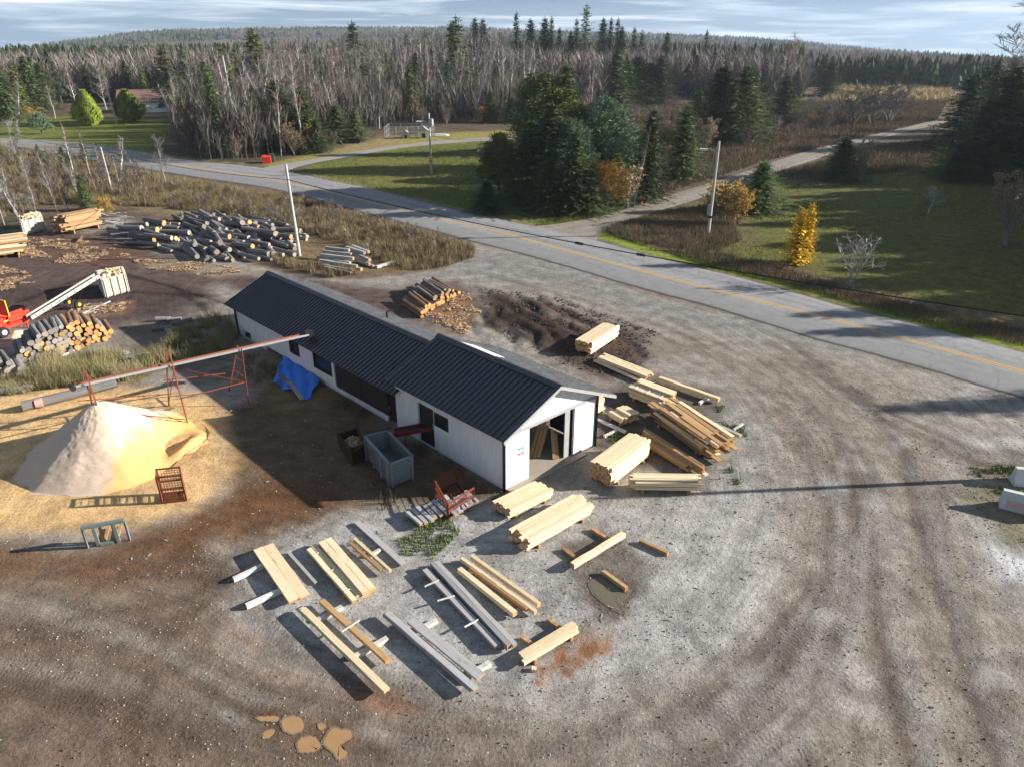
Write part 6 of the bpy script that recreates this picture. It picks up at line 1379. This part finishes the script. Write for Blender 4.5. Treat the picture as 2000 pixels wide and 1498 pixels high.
def cage(name, label, corners, h, mat, open_side=None, mesh_step=.11, lean=0, cat='mesh crate'):
    P = [G(*c) for c in corners]; c0 = sum(P, Vector()) / 4; e = empty(name, c0, 0, label, cat); Q = [p - c0 for p in P]; U = Vector((0, 0, 1))
    mb = MB()
    for i in range(4):
        a, b = Q[i], Q[(i + 1) % 4]; mb.bar(a + U * .03, a + U * h, .07); mb.bar(a + U * .08, b + U * .08, .07)
        if i != open_side: mb.bar(a + U * (h - .03), b + U * (h - .03), .06); mb.bar(a + U * (h * .52), b + U * (h * .52), .05)
    mb.build('frame', mat, e)
    for i in range(4):
        if i == open_side: continue
        a, b = Q[i], Q[(i + 1) % 4]; L = (b - a).length; mb = MB(); k = mesh_step
        while k < L: p = a + (b - a) * (k / L); mb.bar(p + U * .1, p + U * (h - .05), .012); k += mesh_step
        k = .1 + mesh_step
        while k < h: mb.bar(a + U * k, b + U * k, .012); k += mesh_step
        mb.build('mesh_panel', mat, e)
    mb = MB(); L = (Q[1] - Q[0]).length; k = 0
    while k < 1: mb.bar(Q[0].lerp(Q[1], k) + U * .1, Q[3].lerp(Q[2], k) + U * .1, .03); k += .12
    mb.build('base', mat, e)
    return e
cage('mesh_basket', 'upright rust-red mesh basket standing in the sawdust', [(318, 983), (365, 978), (362, 962), (318, 967)], 1.35, M['rust'])
cage('mesh_crate', 'rust-red mesh crate with an open side holding old slabs by the shed', [(876, 1014), (926, 982), (893, 943), (850, 966)], .8, M['rust'], open_side=1)
for k in range(9):
    f = k / 8; p = G(868 + f * 44, 985 - f * 28, .25); q = G(890 + f * 40, 1006 - f * 26, .25); d = q - p
    tag(inst('slab', BM['lumber_grey'][k % 3], None, (p + q) / 2, (rg.uniform(-.2, .2), rg.uniform(-.1, .1), atan2(d.y, d.x) + rg.uniform(-.15, .15)), (1.0, .13, .08)), 'old slab lying inside the rust-red mesh crate', 'slab', 'slabs inside the mesh crate')
# ------------------------------------------------------------------ sawdust pile (a cone with a slumped, shovelled flank)
pc = G(188, 783, 2.62); pc = Vector((-19.45, 29.75, 0)); nr_, na_ = 90, 150; V = []; Fc = []; Hh = 2.75; Rb = 4.15
def spile(r, a):
    Ra = Rb * (1 + .05 * sin(a * 2 + 1) + .03 * sin(a * 5) - .16 * max(0, -cos(a))); u = min(r / Ra, 1)
    z = Hh * (1 - u) ** 1.04 if u < 1 else 0
    z -= .10 * math.exp(-(r / .5) ** 2)
    # bowl dug out on the shed side (towards +x)
    x, y = r * cos(a), r * sin(a); g = math.exp(-(((x - 2.55) / 1.15) ** 2 + ((y - .55) / 1.5) ** 2)); z -= g * 1.15 * (u < 1)
    g2 = math.exp(-(((x - 3.9) / .55) ** 2 + ((y + .2) / 1.3) ** 2)); z += g2 * .45
    e = math.exp(-(((a + 2.15 + pi) % (2 * pi) - pi) / .10) ** 2) * (u > .35); z -= e * .16 * u
    return max(z, -.02)

for i in range(nr_ + 1):
    for j in range(na_):
        a = 2 * pi * j / na_; r = (Rb * (1 + .05 * sin(a * 2 + 1) + .03 * sin(a * 5) - .16 * max(0, -cos(a))) + .10 * sin(a * 17) * sin(a * 7)) * 1.02 * i / nr_; z = spile(r, a); V.append((r * cos(a), r * sin(a), z))
V = np.array(V); V[:, 2] += ((fbm(V[:, 0] * 1.6 + 9, V[:, 1] * 1.6, 5) - .5) * .13 + (fbm(V[:, 0] * 9, V[:, 1] * 9 + 4, 3) - .5) * .05) * np.clip(V[:, 2] * 3, 0, 1); idx = np.arange((nr_ + 1) * na_).reshape(nr_ + 1, na_); Fq = np.stack([idx[:-1], idx[1:], np.roll(idx, -1, 1)[1:], np.roll(idx, -1, 1)[:-1]], -1).reshape(-1, 4)
V[:, 2] = V[:, 2] + .006
t = NT('fresh_sawdust'); P_ = t.node('ShaderNodeNewGeometry').outputs['Position']; n1 = t.noise(P_, .8, 6, .7); n2 = t.noise(P_, 26, 4, .8); sx = t.node('ShaderNodeSeparateXYZ'); t.l.new(P_, sx.inputs[0])
c = t.mix(t.ramp(t.math('ADD', t.math('MULTIPLY', t.math('ADD', sx.outputs[0], 18.3), .7), t.math('SUBTRACT', n1, .5)), [(.2, 0), (.55, 1)]), (.56, .44, .34), (.64, .40, .16))
c = t.mix(1.0, c, t.ramp(n2, [(.3, .82), (.7, 1.15)]), 'MULTIPLY'); t.bump(t.math('ADD', t.math('MULTIPLY', n2, .4), t.math('MULTIPLY', n1, 1.2)), .5, .05)
sp = inst('sawdust_pile', npmesh('sawdust_pile', V, Fq, 4, t.fin(c, .95, .1), smooth=True), None, pc); tag(sp, 'tall pale cone of sawdust with a shovelled hollow on its right side', 'sawdust pile')
# ------------------------------------------------------------------ sawdust conveyor on red trestles
ct = BA + BP(16.0, .15, 2.75); cl_ = Vector((-20.15, 29.7, 3.42)); U = Vector((0, 0, 1))
cv = empty('sawdust_conveyor', (cl_.x, cl_.y, 0), 0, 'long trough conveyor on rusty red trestles running from the shed roof to the sawdust pile', 'conveyor'); o0 = Vector((cl_.x, cl_.y, 0))
a, b = cl_ - o0, ct - o0; d = (b - a).normalized(); sdv = d.cross(U).normalized()
mb = MB(); mb.bar(a, b, .26, .05); mb.build('trough', M['steel'], cv)
mb = MB(); mb.bar(a - sdv * .145 + U * .05, b - sdv * .145 + U * .05, .03, .10)
mb.build('side_board', M['rust'], cv); mb = MB(); mb.bar(a + sdv * .145 + U * .05, b + sdv * .145 + U * .05, .03, .10); mb.build('side_board', M['steel'], cv)
mb = MB(); mb.bar(a + U * .03 - d * .1, b + U * .03, .06, .03); mb.build('chain', M['grey_trim'], cv)
mb = MB(); mb.tube([a - d * .15 - sdv * .25, a - d * .15 + sdv * .25], .12, 10, cap=True); mb.build('end_roller', M['black_trim'], cv)
mb = MB(); mb.box(b.x, b.y, b.z + .08, .45, .35, .3, .5); mb.build('drive_unit', M['black_trim'], cv)
def foot(x, y): return G(x, y) - o0
for (fx, fy, gx, gy, f, topz) in ((190, 800, 212, 818, .045, .75), (330, 792, 367, 828, .36, .8), (447, 764, 486, 792, .66, .15)):
    p = a.lerp(b, f); F1, F2 = foot(fx, fy), foot(gx, gy)
    if fx == 190: F1 = p + sdv * -.55 - U * p.z; F2 = p + sdv * .75 - U * p.z; F1.z = 2.0; F2.z = 1.9
    t1, t2 = p - sdv * .24 + U * topz, p + sdv * .24 + U * topz
    for q, s_ in ((F1, t1), (F2, t2)):
        mb = MB(); mb.bar(q, s_, .055); mb.build('leg', M['rust'], cv)
    mb = MB(); mb.bar(F1.lerp(t1, .5), F2.lerp(t2, .5), .04); mb.bar(F1.lerp(t1, .75), F2.lerp(t2, .78), .04); mb.bar(F1.lerp(t1, .05), F2.lerp(t2, .75), .03); mb.build('cross_brace', M['rust'], cv)
mb = MB(); h1 = foot(367, 828); h2 = foot(486, 792); g1_ = foot(330, 792); g2_ = foot(447, 764)
mb.bar(h1 + U * 1.5, h2 + U * 1.4, .045); mb.bar(g1_ + U * 1.5, g2_ + U * 1.1, .045); mb.bar(h1 + U * .25, a + sdv * .4 - U * 1.0, .045); mb.bar(g1_ + U * .7, a - sdv * .4 - U * .9, .045); mb.bar(g1_ + U * 2.4, h2 + U * 1.4, .04); mb.build('brace', M['rust'], cv)
# ------------------------------------------------------------------ blue tarp and planks on it
T0 = [onwall(552, 700, .05), onwall(626, 745, .05)]
ta, tb = onwall(553, 703, .08), onwall(626, 741, .08); pa = BA + BP(ta[0], .08, max(.3, ta[1])); pb = BA + BP(tb[0], .08, max(.15, tb[1])); pcx = G(600, 785); pdx = G(534, 748)
nu = 26; Vt = []
rg = random.Random(2); nzt = np.random.RandomState(8)
for i in range(nu + 1):
    for j in range(nu + 1):
        u, v = i / nu, j / nu; p = pa.lerp(pb, u).lerp(pdx.lerp(pcx, u), v)
        z = (p.z * (1 - v ** .8)) + .06 + .07 * sin(u * 9 + v * 4) * v + .05 * sin(u * 17 - v * 7) + .18 * v * (1 - v) * 2
        ed = .12 * sin(u * 14) * (v > .9); Vt.append((p.x + .06 * sin(v * 11 + u * 5), p.y + ed + .05 * sin(u * 13), max(z, .03)))
idt = np.arange((nu + 1) ** 2).reshape(nu + 1, nu + 1); Ft = np.stack([idt[:-1, :-1], idt[:-1, 1:], idt[1:, 1:], idt[1:, :-1]], -1).reshape(-1, 4)
tm_ = npmesh('tarp', np.array(Vt), Ft, 4, M['tarp'], smooth=True); to = inst('tarp', tm_); tag(to, 'crumpled bright blue tarp hanging down against the long shed wall', 'tarp')
md = to.modifiers.new('thick', 'SOLIDIFY'); md.thickness = .02
def lay_plank(x1, y1, z1, x2, y2, z2, w, h, mat, lab):
    p = G(x1, y1, z1); q = G(x2, y2, z2); d = q - p; tag(inst('plank', BM[mat][1], None, (p + q) / 2, d.to_track_quat('X', 'Z').to_euler(), (d.length, w, h)), lab, 'plank')
lay_plank(545, 733, .62, 568, 748, .36, .16, .06, 'slab', 'dark board end lying on the upper part of the blue tarp')
lay_plank(565, 745, .45, 590, 780, .2, .24, .06, 'lumber_grey', 'broad grey board holding down the blue tarp')
# ------------------------------------------------------------------ red outfeed conveyor through the shed door
p0 = G(770, 843, .95); e = empty('outfeed_conveyor', (p0.x, p0.y, 0), 0, 'dark red outfeed conveyor poking out of the near shed door', 'conveyor'); oo = Vector((p0.x, p0.y, 0))
q0 = BA + BP(d0 + .5, .3, 1.1); dd_ = (q0 - oo); st_ = Vector((0, 0, .9)); dn = Vector((dd_.x, dd_.y, 0)).normalized(); sn = dn.cross(U)
mb = MB(); mb.bar(st_ - sn * .28, dd_ - sn * .28 , .05, .2); mb.bar(st_ + sn * .28, dd_ + sn * .28, .05, .2); mb.build('side_rail', M['darkred'], e)
mb = MB(); mb.bar(st_, dd_, .46, .03); mb.build('belt', M['black_trim'], e)
mb = MB(); mb.tube([st_ - sn * .3 - dn * .05, st_ + sn * .3 - dn * .05], .11, 10, cap=True); mb.build('roller', M['darkred'], e)
for s_ in (-1, 1):
    mb = MB(); mb.bar(dn * .5 + sn * .28 * s_ + U * .02, dn * .5 + sn * .28 * s_ + U * .85, .05); mb.build('leg', M['darkred'], e)
# ------------------------------------------------------------------ pallet-fork frame
p0 = G(210, 1064); e = empty('fork_frame', p0, 0, 'grey-green steel fork frame for a loader standing at the edge of the sawdust', 'fork frame'); r_ = lambda x, y, z=0: G(x, y, z) - p0
A0, B0 = r_(172, 1070), r_(254, 1055); up = Vector((0, 0, .98)); bk = (B0 - A0).normalized().cross(U) * -1
mb = MB(); mb.bar(A0 + up, B0 + up, .16, .12); mb.build('top_rail', M['greensteel'], e)
mb = MB(); mb.bar(A0.lerp(B0, .3) + U * .08, A0.lerp(B0, .62) + U * .08, .12, .1); mb.build('bottom_rail', M['greensteel'], e)
for f in (0, 1): mb = MB(); mb.bar(A0.lerp(B0, f), A0.lerp(B0, f) + up, .07); mb.build('side_post', M['greensteel'], e)
for f in (.26, .74): mb = MB(); q = A0.lerp(B0, f); mb.bar(q + U * .05, q + up - bk * .05, .12, .09); mb.build('upright', M['greensteel'], e)
for f in (.38, .68): mb = MB(); q = A0.lerp(B0, f) + bk * .1; mb.bar(q + U * .05, q + bk * 1.0 + U * .07, .12, .05); mb.bar(q + U * .05, q + up * .8, .10, .06); mb.build('fork', M['slab'], e)
# old log with a red painted end by the sawdust
tag(log(G(138, 770, .28), ka(((70, 790), (205, 757))) , 4.6, .27, 'grey', 'x', None), 'old barkless trunk with a red painted end lying behind the sawdust pile', 'log'); bpy.data.objects[-1] if False else None
c, L, rz = frame(62, 790, 76, 787, .28); mb = MB(); mb.tube([(-.02, 0, 0), (.34, 0, 0)], [.24, .27], 12, cap=True); o = mb.build('painted_log_end', M['concrete_red'], None, (c.x, c.y, .28), rz); tag(o, 'pinkish red painted butt at the left end of the old trunk', 'log end')
# ------------------------------------------------------------------ red firewood machine and its elevator
p0 = G(8, 654); e = empty('firewood_processor', p0, 0, 'bright red firewood processor with a yellow guard at the left edge', 'machine'); r_ = lambda x, y, z=0: G(x, y, z) - p0
ax_ = (G(54, 628) - G(-10, 652)).normalized(); rz = atan2(ax_.y, ax_.x); RM = Matrix.Rotation(rz, 4, 'Z')
def mk(name, boxes, mat, tubes=()):
    mb = MB()
    for (x, y, z, sx_, sy, sz) in boxes:
        c = RM @ Vector((x, y, z)); mb.box(c.x, c.y, c.z, sx_, sy, sz, rz)
    for p, q, r in tubes: mb.tube([RM @ Vector(p), RM @ Vector(q)], r, 14, cap=True)
    return mb.build(name, mat, e)
mk('chassis', [(0, 0, .55, 3.2, .9, .25), (-.9, 0, .95, 1.3, .8, .6), (.1, .1, .8, .5, .5, .7)], M['red_paint'], [((-.3, -.5, 1.1), (-.3, .5, 1.1), .16)])
mk('splitter_trough', [(1.15, .3, .95, 1.5, .08, .45), (1.15, -.3, .95, 1.5, .08, .45), (1.15, 0, .75, 1.5, .55, .06)], M['red_paint'])
mk('guard_panel', [(.35, -.1, 1.75, .06, .75, 1.0)], M['red_paint'])
mk('guard_frame', [(.38, -.5, 1.75, .07, .07, 1.15), (.38, .3, 1.75, .07, .07, 1.15), (.38, -.1, 2.3, .07, .87, .07)], M['yellow_paint'])
mk('warning_stripe', [(.1, -.46, .98, .35, .03, .08), (-.6, -.46, .75, .3, .03, .08)], M['yellow_paint'])
mk('engine_cover', [(-.9, 0, 1.4, .7, .6, .35)], M['white_paint'])
for y in (-.55, .55): w = mk('wheel', [], M['tyre'], [((-.35, y - .09, .36), (-.35, y + .09, .36), .36)]); 
mk('rim', [], M['white_paint'], [((-.35, -.66, .36), (-.35, -.64, .36), .17)])
for (x, y) in ((1.5, .35), (1.5, -.35)): mk('leg', [(x, y, .25, .08, .08, .5)], M['red_paint'])
tag(inst('chip_heap', sp.data, None, G(32, 655), (0, 0, 2), (.22, .17, .12)), 'small orange heap of sawdust under the red machine', 'sawdust heap')
p0 = G(60, 628, 0); c1 = G(57, 622, .75); c2 = G(190, 540, 2.1); e = empty('firewood_elevator', p0, 0, 'long pale conveyor elevator rising from the red machine to the firewood crate', 'conveyor'); a, b = c1 - p0, c2 - p0; d = (b - a).normalized(); s_ = d.cross(U).normalized()
mb = MB(); mb.bar(a, b, .38, .04); mb.build('belt', M['black_trim'], e)
for sg in (-1, 1): mb = MB(); mb.bar(a + s_ * .24 * sg + U * .05, b + s_ * .24 * sg + U * .05, .06, .26); mb.build('side_wall', M['white_wood'], e)
mb = MB()
for k in range(9): q = a.lerp(b, (k + .5) / 9); mb.bar(q + s_ * .28 - U * .06, q + s_ * .28 + U * .16, .03)
mb.build('stud', M['black_trim'], e)
m_ = a.lerp(b, .62); g = G(146, 601) - p0
mb = MB(); mb.bar(g + U * .35 - s_ * .3, m_ - s_ * .2 + d * .9, .05); mb.bar(g + U * .35 + s_ * .3, m_ + s_ * .2 + d * .9, .05); mb.bar(g + U * .35, a.lerp(b, .15) - U * .1, .05); mb.build('undercarriage', M['rust_dark'], e)
for sg in (-1, 1):
    q = g + s_ * .55 * sg + U * .32; mb = MB(); mb.tube([q - s_ * .07, q + s_ * .07], .32, 16, cap=True); w = mb.build('wheel', M['tyre'], e); mb = MB(); mb.tube([q - s_ * .09, q + s_ * .09], .13, 12, cap=True); mb.build('rim', M['yellow_paint'], w)
# ------------------------------------------------------------------ poles, cables, lamps
def pole(x, yb, h, r, label, lean=(0, 0), name='utility_pole'):
    p = G(x, yb) if yb else Vector((x[0], x[1], 0)); e = empty(name, p, 0, label, 'pole'); mb = MB(); n = 9
    mb.tube([(lean[0] * h * k / n, lean[1] * h * k / n, h * k / n - (.3 if k == 0 else 0)) for k in range(n + 1)], [r * (1 - .35 * k / n) for k in range(n + 1)], 12, cap=True); mb.build('shaft', M['pole_wood'], e, smooth=False); return e, p
def topo(p, h, lean): return p + Vector((lean[0] * h, lean[1] * h, h))
LN = (-.018, 0)
eA, pA = pole(585, 500, 8.0, .16, 'bare grey pole standing at the log heap', LN)
eB, pB = pole(1383, 458, 8.9, .17, 'grey pole with a street lamp beside the golden shrub', (.0, 0), 'lamp_pole')
eC, pC = pole(843, 340, 8.2, .17, 'grey pole with transformer and orange sign on the middle lawn', (0, 0))
eD, pD = pole(228, 242, 8.6, .16, 'pale lamp pole on the left lawn between the cedars', (-.05, 0), 'lamp_pole')
eE, pE = pole(218, 372, 5.3, .13, 'short grey pole in the thicket by the road', LN)
eF, pF = pole(470, 298, 15, .16, 'slim pale pole at the front of the grey wood', (-.03, 0))
eG, pG = pole((27.6, 27.6), 0, 8.6, .17, 'pole just beyond the right edge whose shadow crosses the yard')
def lamp(e, h, dx, dy, L=1.9):
    mb = MB(); mb.tube([(0, 0, h), (dx * L * .3, dy * L * .3, h + .45), (dx * L * .7, dy * L * .7, h + .62), (dx * L, dy * L, h + .58)], .05, 8); a = mb.build('lamp_arm', M['steel'], e)
    mb = MB(); mb.box(dx * (L + .25), dy * (L + .25), h + .56, .75, .26, .14, atan2(dy, dx)); mb.box(dx * (L + .25), dy * (L + .25), h + .47, .5, .2, .06, atan2(dy, dx)); mb.build('lamp_head', M['white_paint'], a)
lamp(eB, 7.6, -1, .1, 1.1); lamp(eC, 6.6, -.95, -.2, 1.2); lamp(eD, 7.0, -1, 0, 1.6)
mb = MB(); mb.box(-.2, -.1, 2.45, .34, .26, 1.0); mb.build('meter_box', M['steel'], eB); mb = MB(); mb.box(-.02, -.18, 1.75, .42, .2, .2); mb.build('bracket', M['black_trim'], eB)
mb = MB(); mb.tube([(.32, 0, 6.5), (.32, 0, 7.45)], .28, 14, cap=True); tr_ = mb.build('transformer', M['steel'], eC); mb = MB(); mb.tube([(.32, 0, 7.45), (.32, 0, 7.75)], .05, 8); mb.build('bushing', M['black_trim'], tr_)
mb = MB(); mb.box(0, -.19, 1.95, .5, .04, .62); mb.build('warning_sign', M['orange_sign'], eC); mb = MB(); mb.box(0, -.22, 2.0, .16, .012, .16); mb.build('sign_mark', M['white_paint'], eC)
def cable(p, q, sag, r, label, n=40):
    mb = MB(); c0 = (p + q) / 2; pts = [p.lerp(q, k / n) - c0 - Vector((0, 0, sag * 4 * (k / n) * (1 - k / n))) for k in range(n + 1)]
    mb.tube(pts, r, 6); o = mb.build('overhead_cable', M['cable'], None, c0); tag(o, label, 'cable'); return pts, c0, o
hA, hG = Vector((-.13, -.1, 6.75)), Vector((0, 0, 6.7))
pts, c0, o = cable(pA + hA, pG + hG, .78, .035, 'thick black cable crossing over the road from the pole at the log heap')
for f in (.50, .575):
    k = int(f * 40); mb = MB(); P3 = [pts[k].lerp(pts[k + 1], .0), pts[k + 1].lerp(pts[k + 2], .05)]; d = (P3[1] - P3[0]).normalized(); m_ = P3[0]; mb.tube([m_ - d * .05, m_, m_ + d * .55, m_ + d * .6], [.03, .09, .09, .03], 10, cap=True); mb.build('splice_case', M['black_plastic'], o)
cable(pA + hA, pE + Vector((-.1, 0, 5.0)), .5, .025, 'black cable from the log-heap pole back to the short pole')
cable(pE + Vector((-.1, 0, 5.0)), Vector((-78, 112, 6)), .6, .02, 'black cable from the short pole off to the left')
cable(pC + Vector((0, 0, 6.6)), Vector((4, 128, 4.6)), .8, .02, 'upper service wire from the transformer pole to the hidden house')
cable(pC + Vector((0, 0, 5.2)), Vector((4, 128, 4.0)), 1.2, .018, 'lower service wire from the transformer pole to the hidden house')
mb = MB(); q = G(868, 325); mb.bar((0, 0, 0), (-.18, 0, 1.3), .06); tag(mb.build('marker_stake', M['yellow_paint'], None, q), 'thin yellow stake on the lawn right of the transformer pole', 'stake')
# ------------------------------------------------------------------ roadside things
def jersey(x1, y1, L, rz, label):
    p = G(x1, y1); e = empty('concrete_barrier', p, rz, label, 'barrier'); prof = [(-.30, 0), (.30, 0), (.30, .1), (.15, .42), (.11, .80), (-.11, .80), (-.15, .42), (-.30, .1)]; mb = MB(); i = len(mb.v)
    for x in (-L / 2, L / 2): mb.v += [(x, y, z) for y, z in prof]
    n = 8
    for k in range(n): mb.f.append((i + k, i + n + k, i + n + (k + 1) % n, i + (k + 1) % n)); mb.m.append(0)
    mb.f.append(tuple(i + k for k in range(n))); mb.f.append(tuple(i + n + k for k in reversed(range(n)))); mb.m += [0, 0]; mb.build('body', M['concrete'], e)
    return e
e = jersey(2010, 1000, 2.2, -.5, 'pale barrier with a faded pink side, lower of the two at the right edge'); mb = MB(); mb.hexa([(-.9, -.29, .15), (.9, -.29, .15), (.9, -.26, .15), (-.9, -.26, .15)], [(-.9, -.165, .42), (.9, -.165, .42), (.9, -.14, .42), (-.9, -.14, .42)]); mb.build('painted_side', M['concrete_red'], e)
jersey(2022, 946, 2.0, -.15, 'plain pale barrier, upper of the two at the right edge')
p = G(1251, 398); e = empty('traffic_cone', p, 0, 'orange traffic cone at the edge of the gravel lane', 'cone'); mb = MB(); mb.tube([(0, 0, .04), (-.02, 0, .95)], [.24, .06], 14, cap=True); mb.build('cone_body', M['cone_orange'], e); mb = MB(); mb.tube([(-.01, 0, .5), (-.015, 0, .66)], [.148, .115], 14); mb.build('white_band', M['white_paint'], e); mb = MB(); mb.box(0, 0, .03, .5, .5, .05); mb.build('base', M['black_plastic'], e)
p = G(522, 319); e = empty('refuse_bin', p, .2, 'red wooden refuse box at the corner of the driveway', 'bin'); mb = MB(); mb.box(0, 0, .42, 1.25, .9, .84); mb.build('body', M['red_paint'], e); mb = MB(); mb.hexa([(-.66, -.5, .84), (.66, -.5, .84), (.66, .5, 1.08), (-.66, .5, 1.08)], [(-.66, -.5, .9), (.66, -.5, .9), (.66, .5, 1.14), (-.66, .5, 1.14)]); mb.build('lid', M['red_paint'], e)
p = G(532, 318); e = empty('refuse_bin', p, .2, 'dark green wheeled bin behind the red refuse box', 'bin'); mb = MB(); mb.box(0, .3, .6, .7, .7, 1.2); mb.build('body', M['bin_green'], e); mb = MB(); mb.box(0, .3, 1.24, .78, .78, .08); mb.build('lid', M['bin_green'], e)
for k in range(3):
    q = G(688 + k * 8, 281); mb = MB(); mb.tube([(-.38, -.3, .45), (-.38, .6, .45)], .44, 14, cap=True); tag(mb.build('barrel', M['black_plastic'], None, q), 'black plastic barrel lying in a row at the wood edge', 'barrel', 'black barrels at the wood edge')
# dog pen
P = [G(752, 270), G(840, 268), G(848, 262), G(762, 262)]; c0 = P[0]; e = empty('dog_pen', c0, 0, 'chain-link dog pen at the edge of the wood behind the driveway', 'dog pen')
mb = MB(); mw_ = MB()
for i in range(4):
    a, b = P[i] - c0, P[(i + 1) % 4] - c0; L = (b - a).length; n = max(1, int(L / 1.8))
    for k in range(n): q = a.lerp(b, k / n); mb.tube([q, q + U * 2], .05, 6)
    for z in (.05, 1.0, 2.0): mb.bar(a + U * z, b + U * z, .05)
    for k in range(int(L / .3)): q = a.lerp(b, k * .3 / L); mw_.bar(q, q + U * 2, .018)
mb.build('frame', M['steel'], e); mw_.build('wire_mesh', M['steel'], e)
def doghouse(x, y, s, label):
    p = G(x, y); e = empty('dog_house', p, .1, label, 'dog house'); mb = MB(); mb.box(0, 0, s * .4, s, s, s * .8); mb.build('wall', M['white_wood'], e); mb = MB(); mb.hexa([(-s * .6, -s * .6, s * .8), (s * .6, -s * .6, s * .8), (s * .6, s * .6, s * .8), (-s * .6, s * .6, s * .8)], [(-.03, -s * .6, s * 1.25), (.03, -s * .6, s * 1.25), (.03, s * .6, s * 1.25), (-.03, s * .6, s * 1.25)]); mb.build('roof', M['grey_trim'], e); mb = MB(); mb.box(0, -s * .5, s * .3, s * .4, .04, s * .5); mb.build('doorway', M['black_trim'], e)
doghouse(793, 271, 1.2, 'small pale dog house inside the pen'); doghouse(828, 270, 1.7, 'larger pale kennel at the right end of the pen')
mb = MB(); mb.hexa([(-1.4, -.5, .05), (1.4, -.5, .05), (1.6, .4, .05), (-1.2, .4, .05)], [(-1.1, -.3, .5), (.8, -.3, .35), (1.2, .3, .3), (-.9, .3, .45)]); tag(mb.build('covered_load', M['white_paint'], None, G(862, 266)), 'low white covered load lying right of the dog pen', 'covered load')
for k, (dx, dy, m_) in enumerate(((0, 0, 'white_paint'), (.9, .3, 'concrete_red'), (1.5, 0, 'tarp'), (.5, -.4, 'white_paint'))):
    mb = MB(); mb.hexa([(-.45, -.3, 0), (.45, -.35, 0), (.4, .3, 0), (-.35, .35, 0)], [(-.3, -.15, .3), (.25, -.2, .38), (.3, .15, .25), (-.2, .2, .33)]); q = G(936, 297); tag(mb.build('lawn_toy', M[m_], None, (q.x + dx, q.y + dy, .0)), '%s plastic thing in the heap on the shaded lawn' % ('crumpled white', 'pink-red', 'blue', 'low white')[k], 'toy')
# ------------------------------------------------------------------ houses
def gable_house(loc, rz, L, Wd, h, rh, label, win, wall=M['white_paint'], roof=M['brown_roof'], chim=True, name='house', ov=.5):
    e = empty(name, loc, rz, label, 'house'); mb = MB(); mb.box(0, 0, h / 2, L, Wd, h)
    for x in (-L / 2, L / 2): mb.face([(x, -Wd / 2, h), (x, Wd / 2, h), (x, 0, h + rh)] if x > 0 else [(x, Wd / 2, h), (x, -Wd / 2, h), (x, 0, h + rh)])
    mb.build('wall', wall, e); mb = MB(); k = rh / (Wd / 2)
    for s in (-1, 1):
        P = [(-L / 2 - ov, 0, h + rh + .02), (L / 2 + ov, 0, h + rh + .02), (L / 2 + ov, s * (Wd / 2 + ov), h - k * ov + .02), (-L / 2 - ov, s * (Wd / 2 + ov), h - k * ov + .02)]
        if s > 0: P.reverse()
        mb.hexa(P, [(a, b, c + .12) for a, b, c in P])
    r = mb.build('roof', roof, e)
    if chim: mb = MB(); mb.box(L * .25, .3, h + rh + .3, .8, .6, 1.6); mb.build('chimney', M['brick'], r)
    for (x, y, z, sx_, sz) in win:
        mb = MB(); mb.box(x, y, z, sx_ + .2, .08, sz + .2); w = mb.build('window', M['white_paint'], e); mb = MB(); mb.box(x, y - .05, z, sx_, .04, sz); mb.build('pane', M['glass'], w)
    return e
hp = G(270, 222); gable_house((hp.x + 1.5, hp.y + 6, 0), .28, 15, 8, 2.9, 2.3, 'white bungalow with a brown roof behind the cedars', [(x, -4.02, 1.6, 1.3, 1.1) for x in (-5.5, -2, 2.5, 5.8)])
gable_house((8.5, 128, 0), -.1, 13, 7, 2.7, 1.9, 'pale house almost hidden behind the pine clump', [(x, -3.52, 1.6, 1.4, 1.1) for x in (-4.5, -1, 2.5, 5)], chim=False, roof=M['grey_trim'])
p = G(1007, 281); e = empty('swing_frame', p, 0, 'white A-frame swing at the left of the hidden house', 'swing'); mb = MB()
for x in (-1.2, 1.2): mb.bar((x, -.7, 0), (x, 0, 2.3), .09); mb.bar((x, .7, 0), (x, 0, 2.3), .09)
mb.bar((-1.3, 0, 2.3), (1.3, 0, 2.3), .09); mb.build('frame', M['white_paint'], e); mb = MB(); mb.box(0, 0, .6, 1.4, .45, .06); mb.box(0, .22, .85, 1.4, .05, .45); mb.bar((-.6, 0, .6), (-.6, 0, 2.3), .03); mb.bar((.6, 0, .6), (.6, 0, 2.3), .03); mb.build('seat', M['white_paint'], e)
# ------------------------------------------------------------------ air
mb = MB(); mb.hexa([(-1900, -60, -160), (1900, -60, -160), (1900, 2900, -160), (-1900, 2900, -160)], [(-1900, -60, 90), (1900, -60, 90), (1900, 2900, 90), (-1900, 2900, 90)])
hm = bpy.data.materials.new('thin_haze'); hm.use_nodes = True; hn = hm.node_tree.nodes; hn.clear(); ho = hn.new('ShaderNodeOutputMaterial'); hv = hn.new('ShaderNodeVolumePrincipled')
hv.inputs['Color'].default_value = (.72, .84, 1, 1); hv.inputs['Density'].default_value = .00013; hv.inputs['Anisotropy'].default_value = .2; hm.node_tree.links.new(hv.outputs[0], ho.inputs['Volume'])
hz = mb.build('haze', hm); tag(hz, kind='stuff')
scene.cycles.volume_bounces = 0
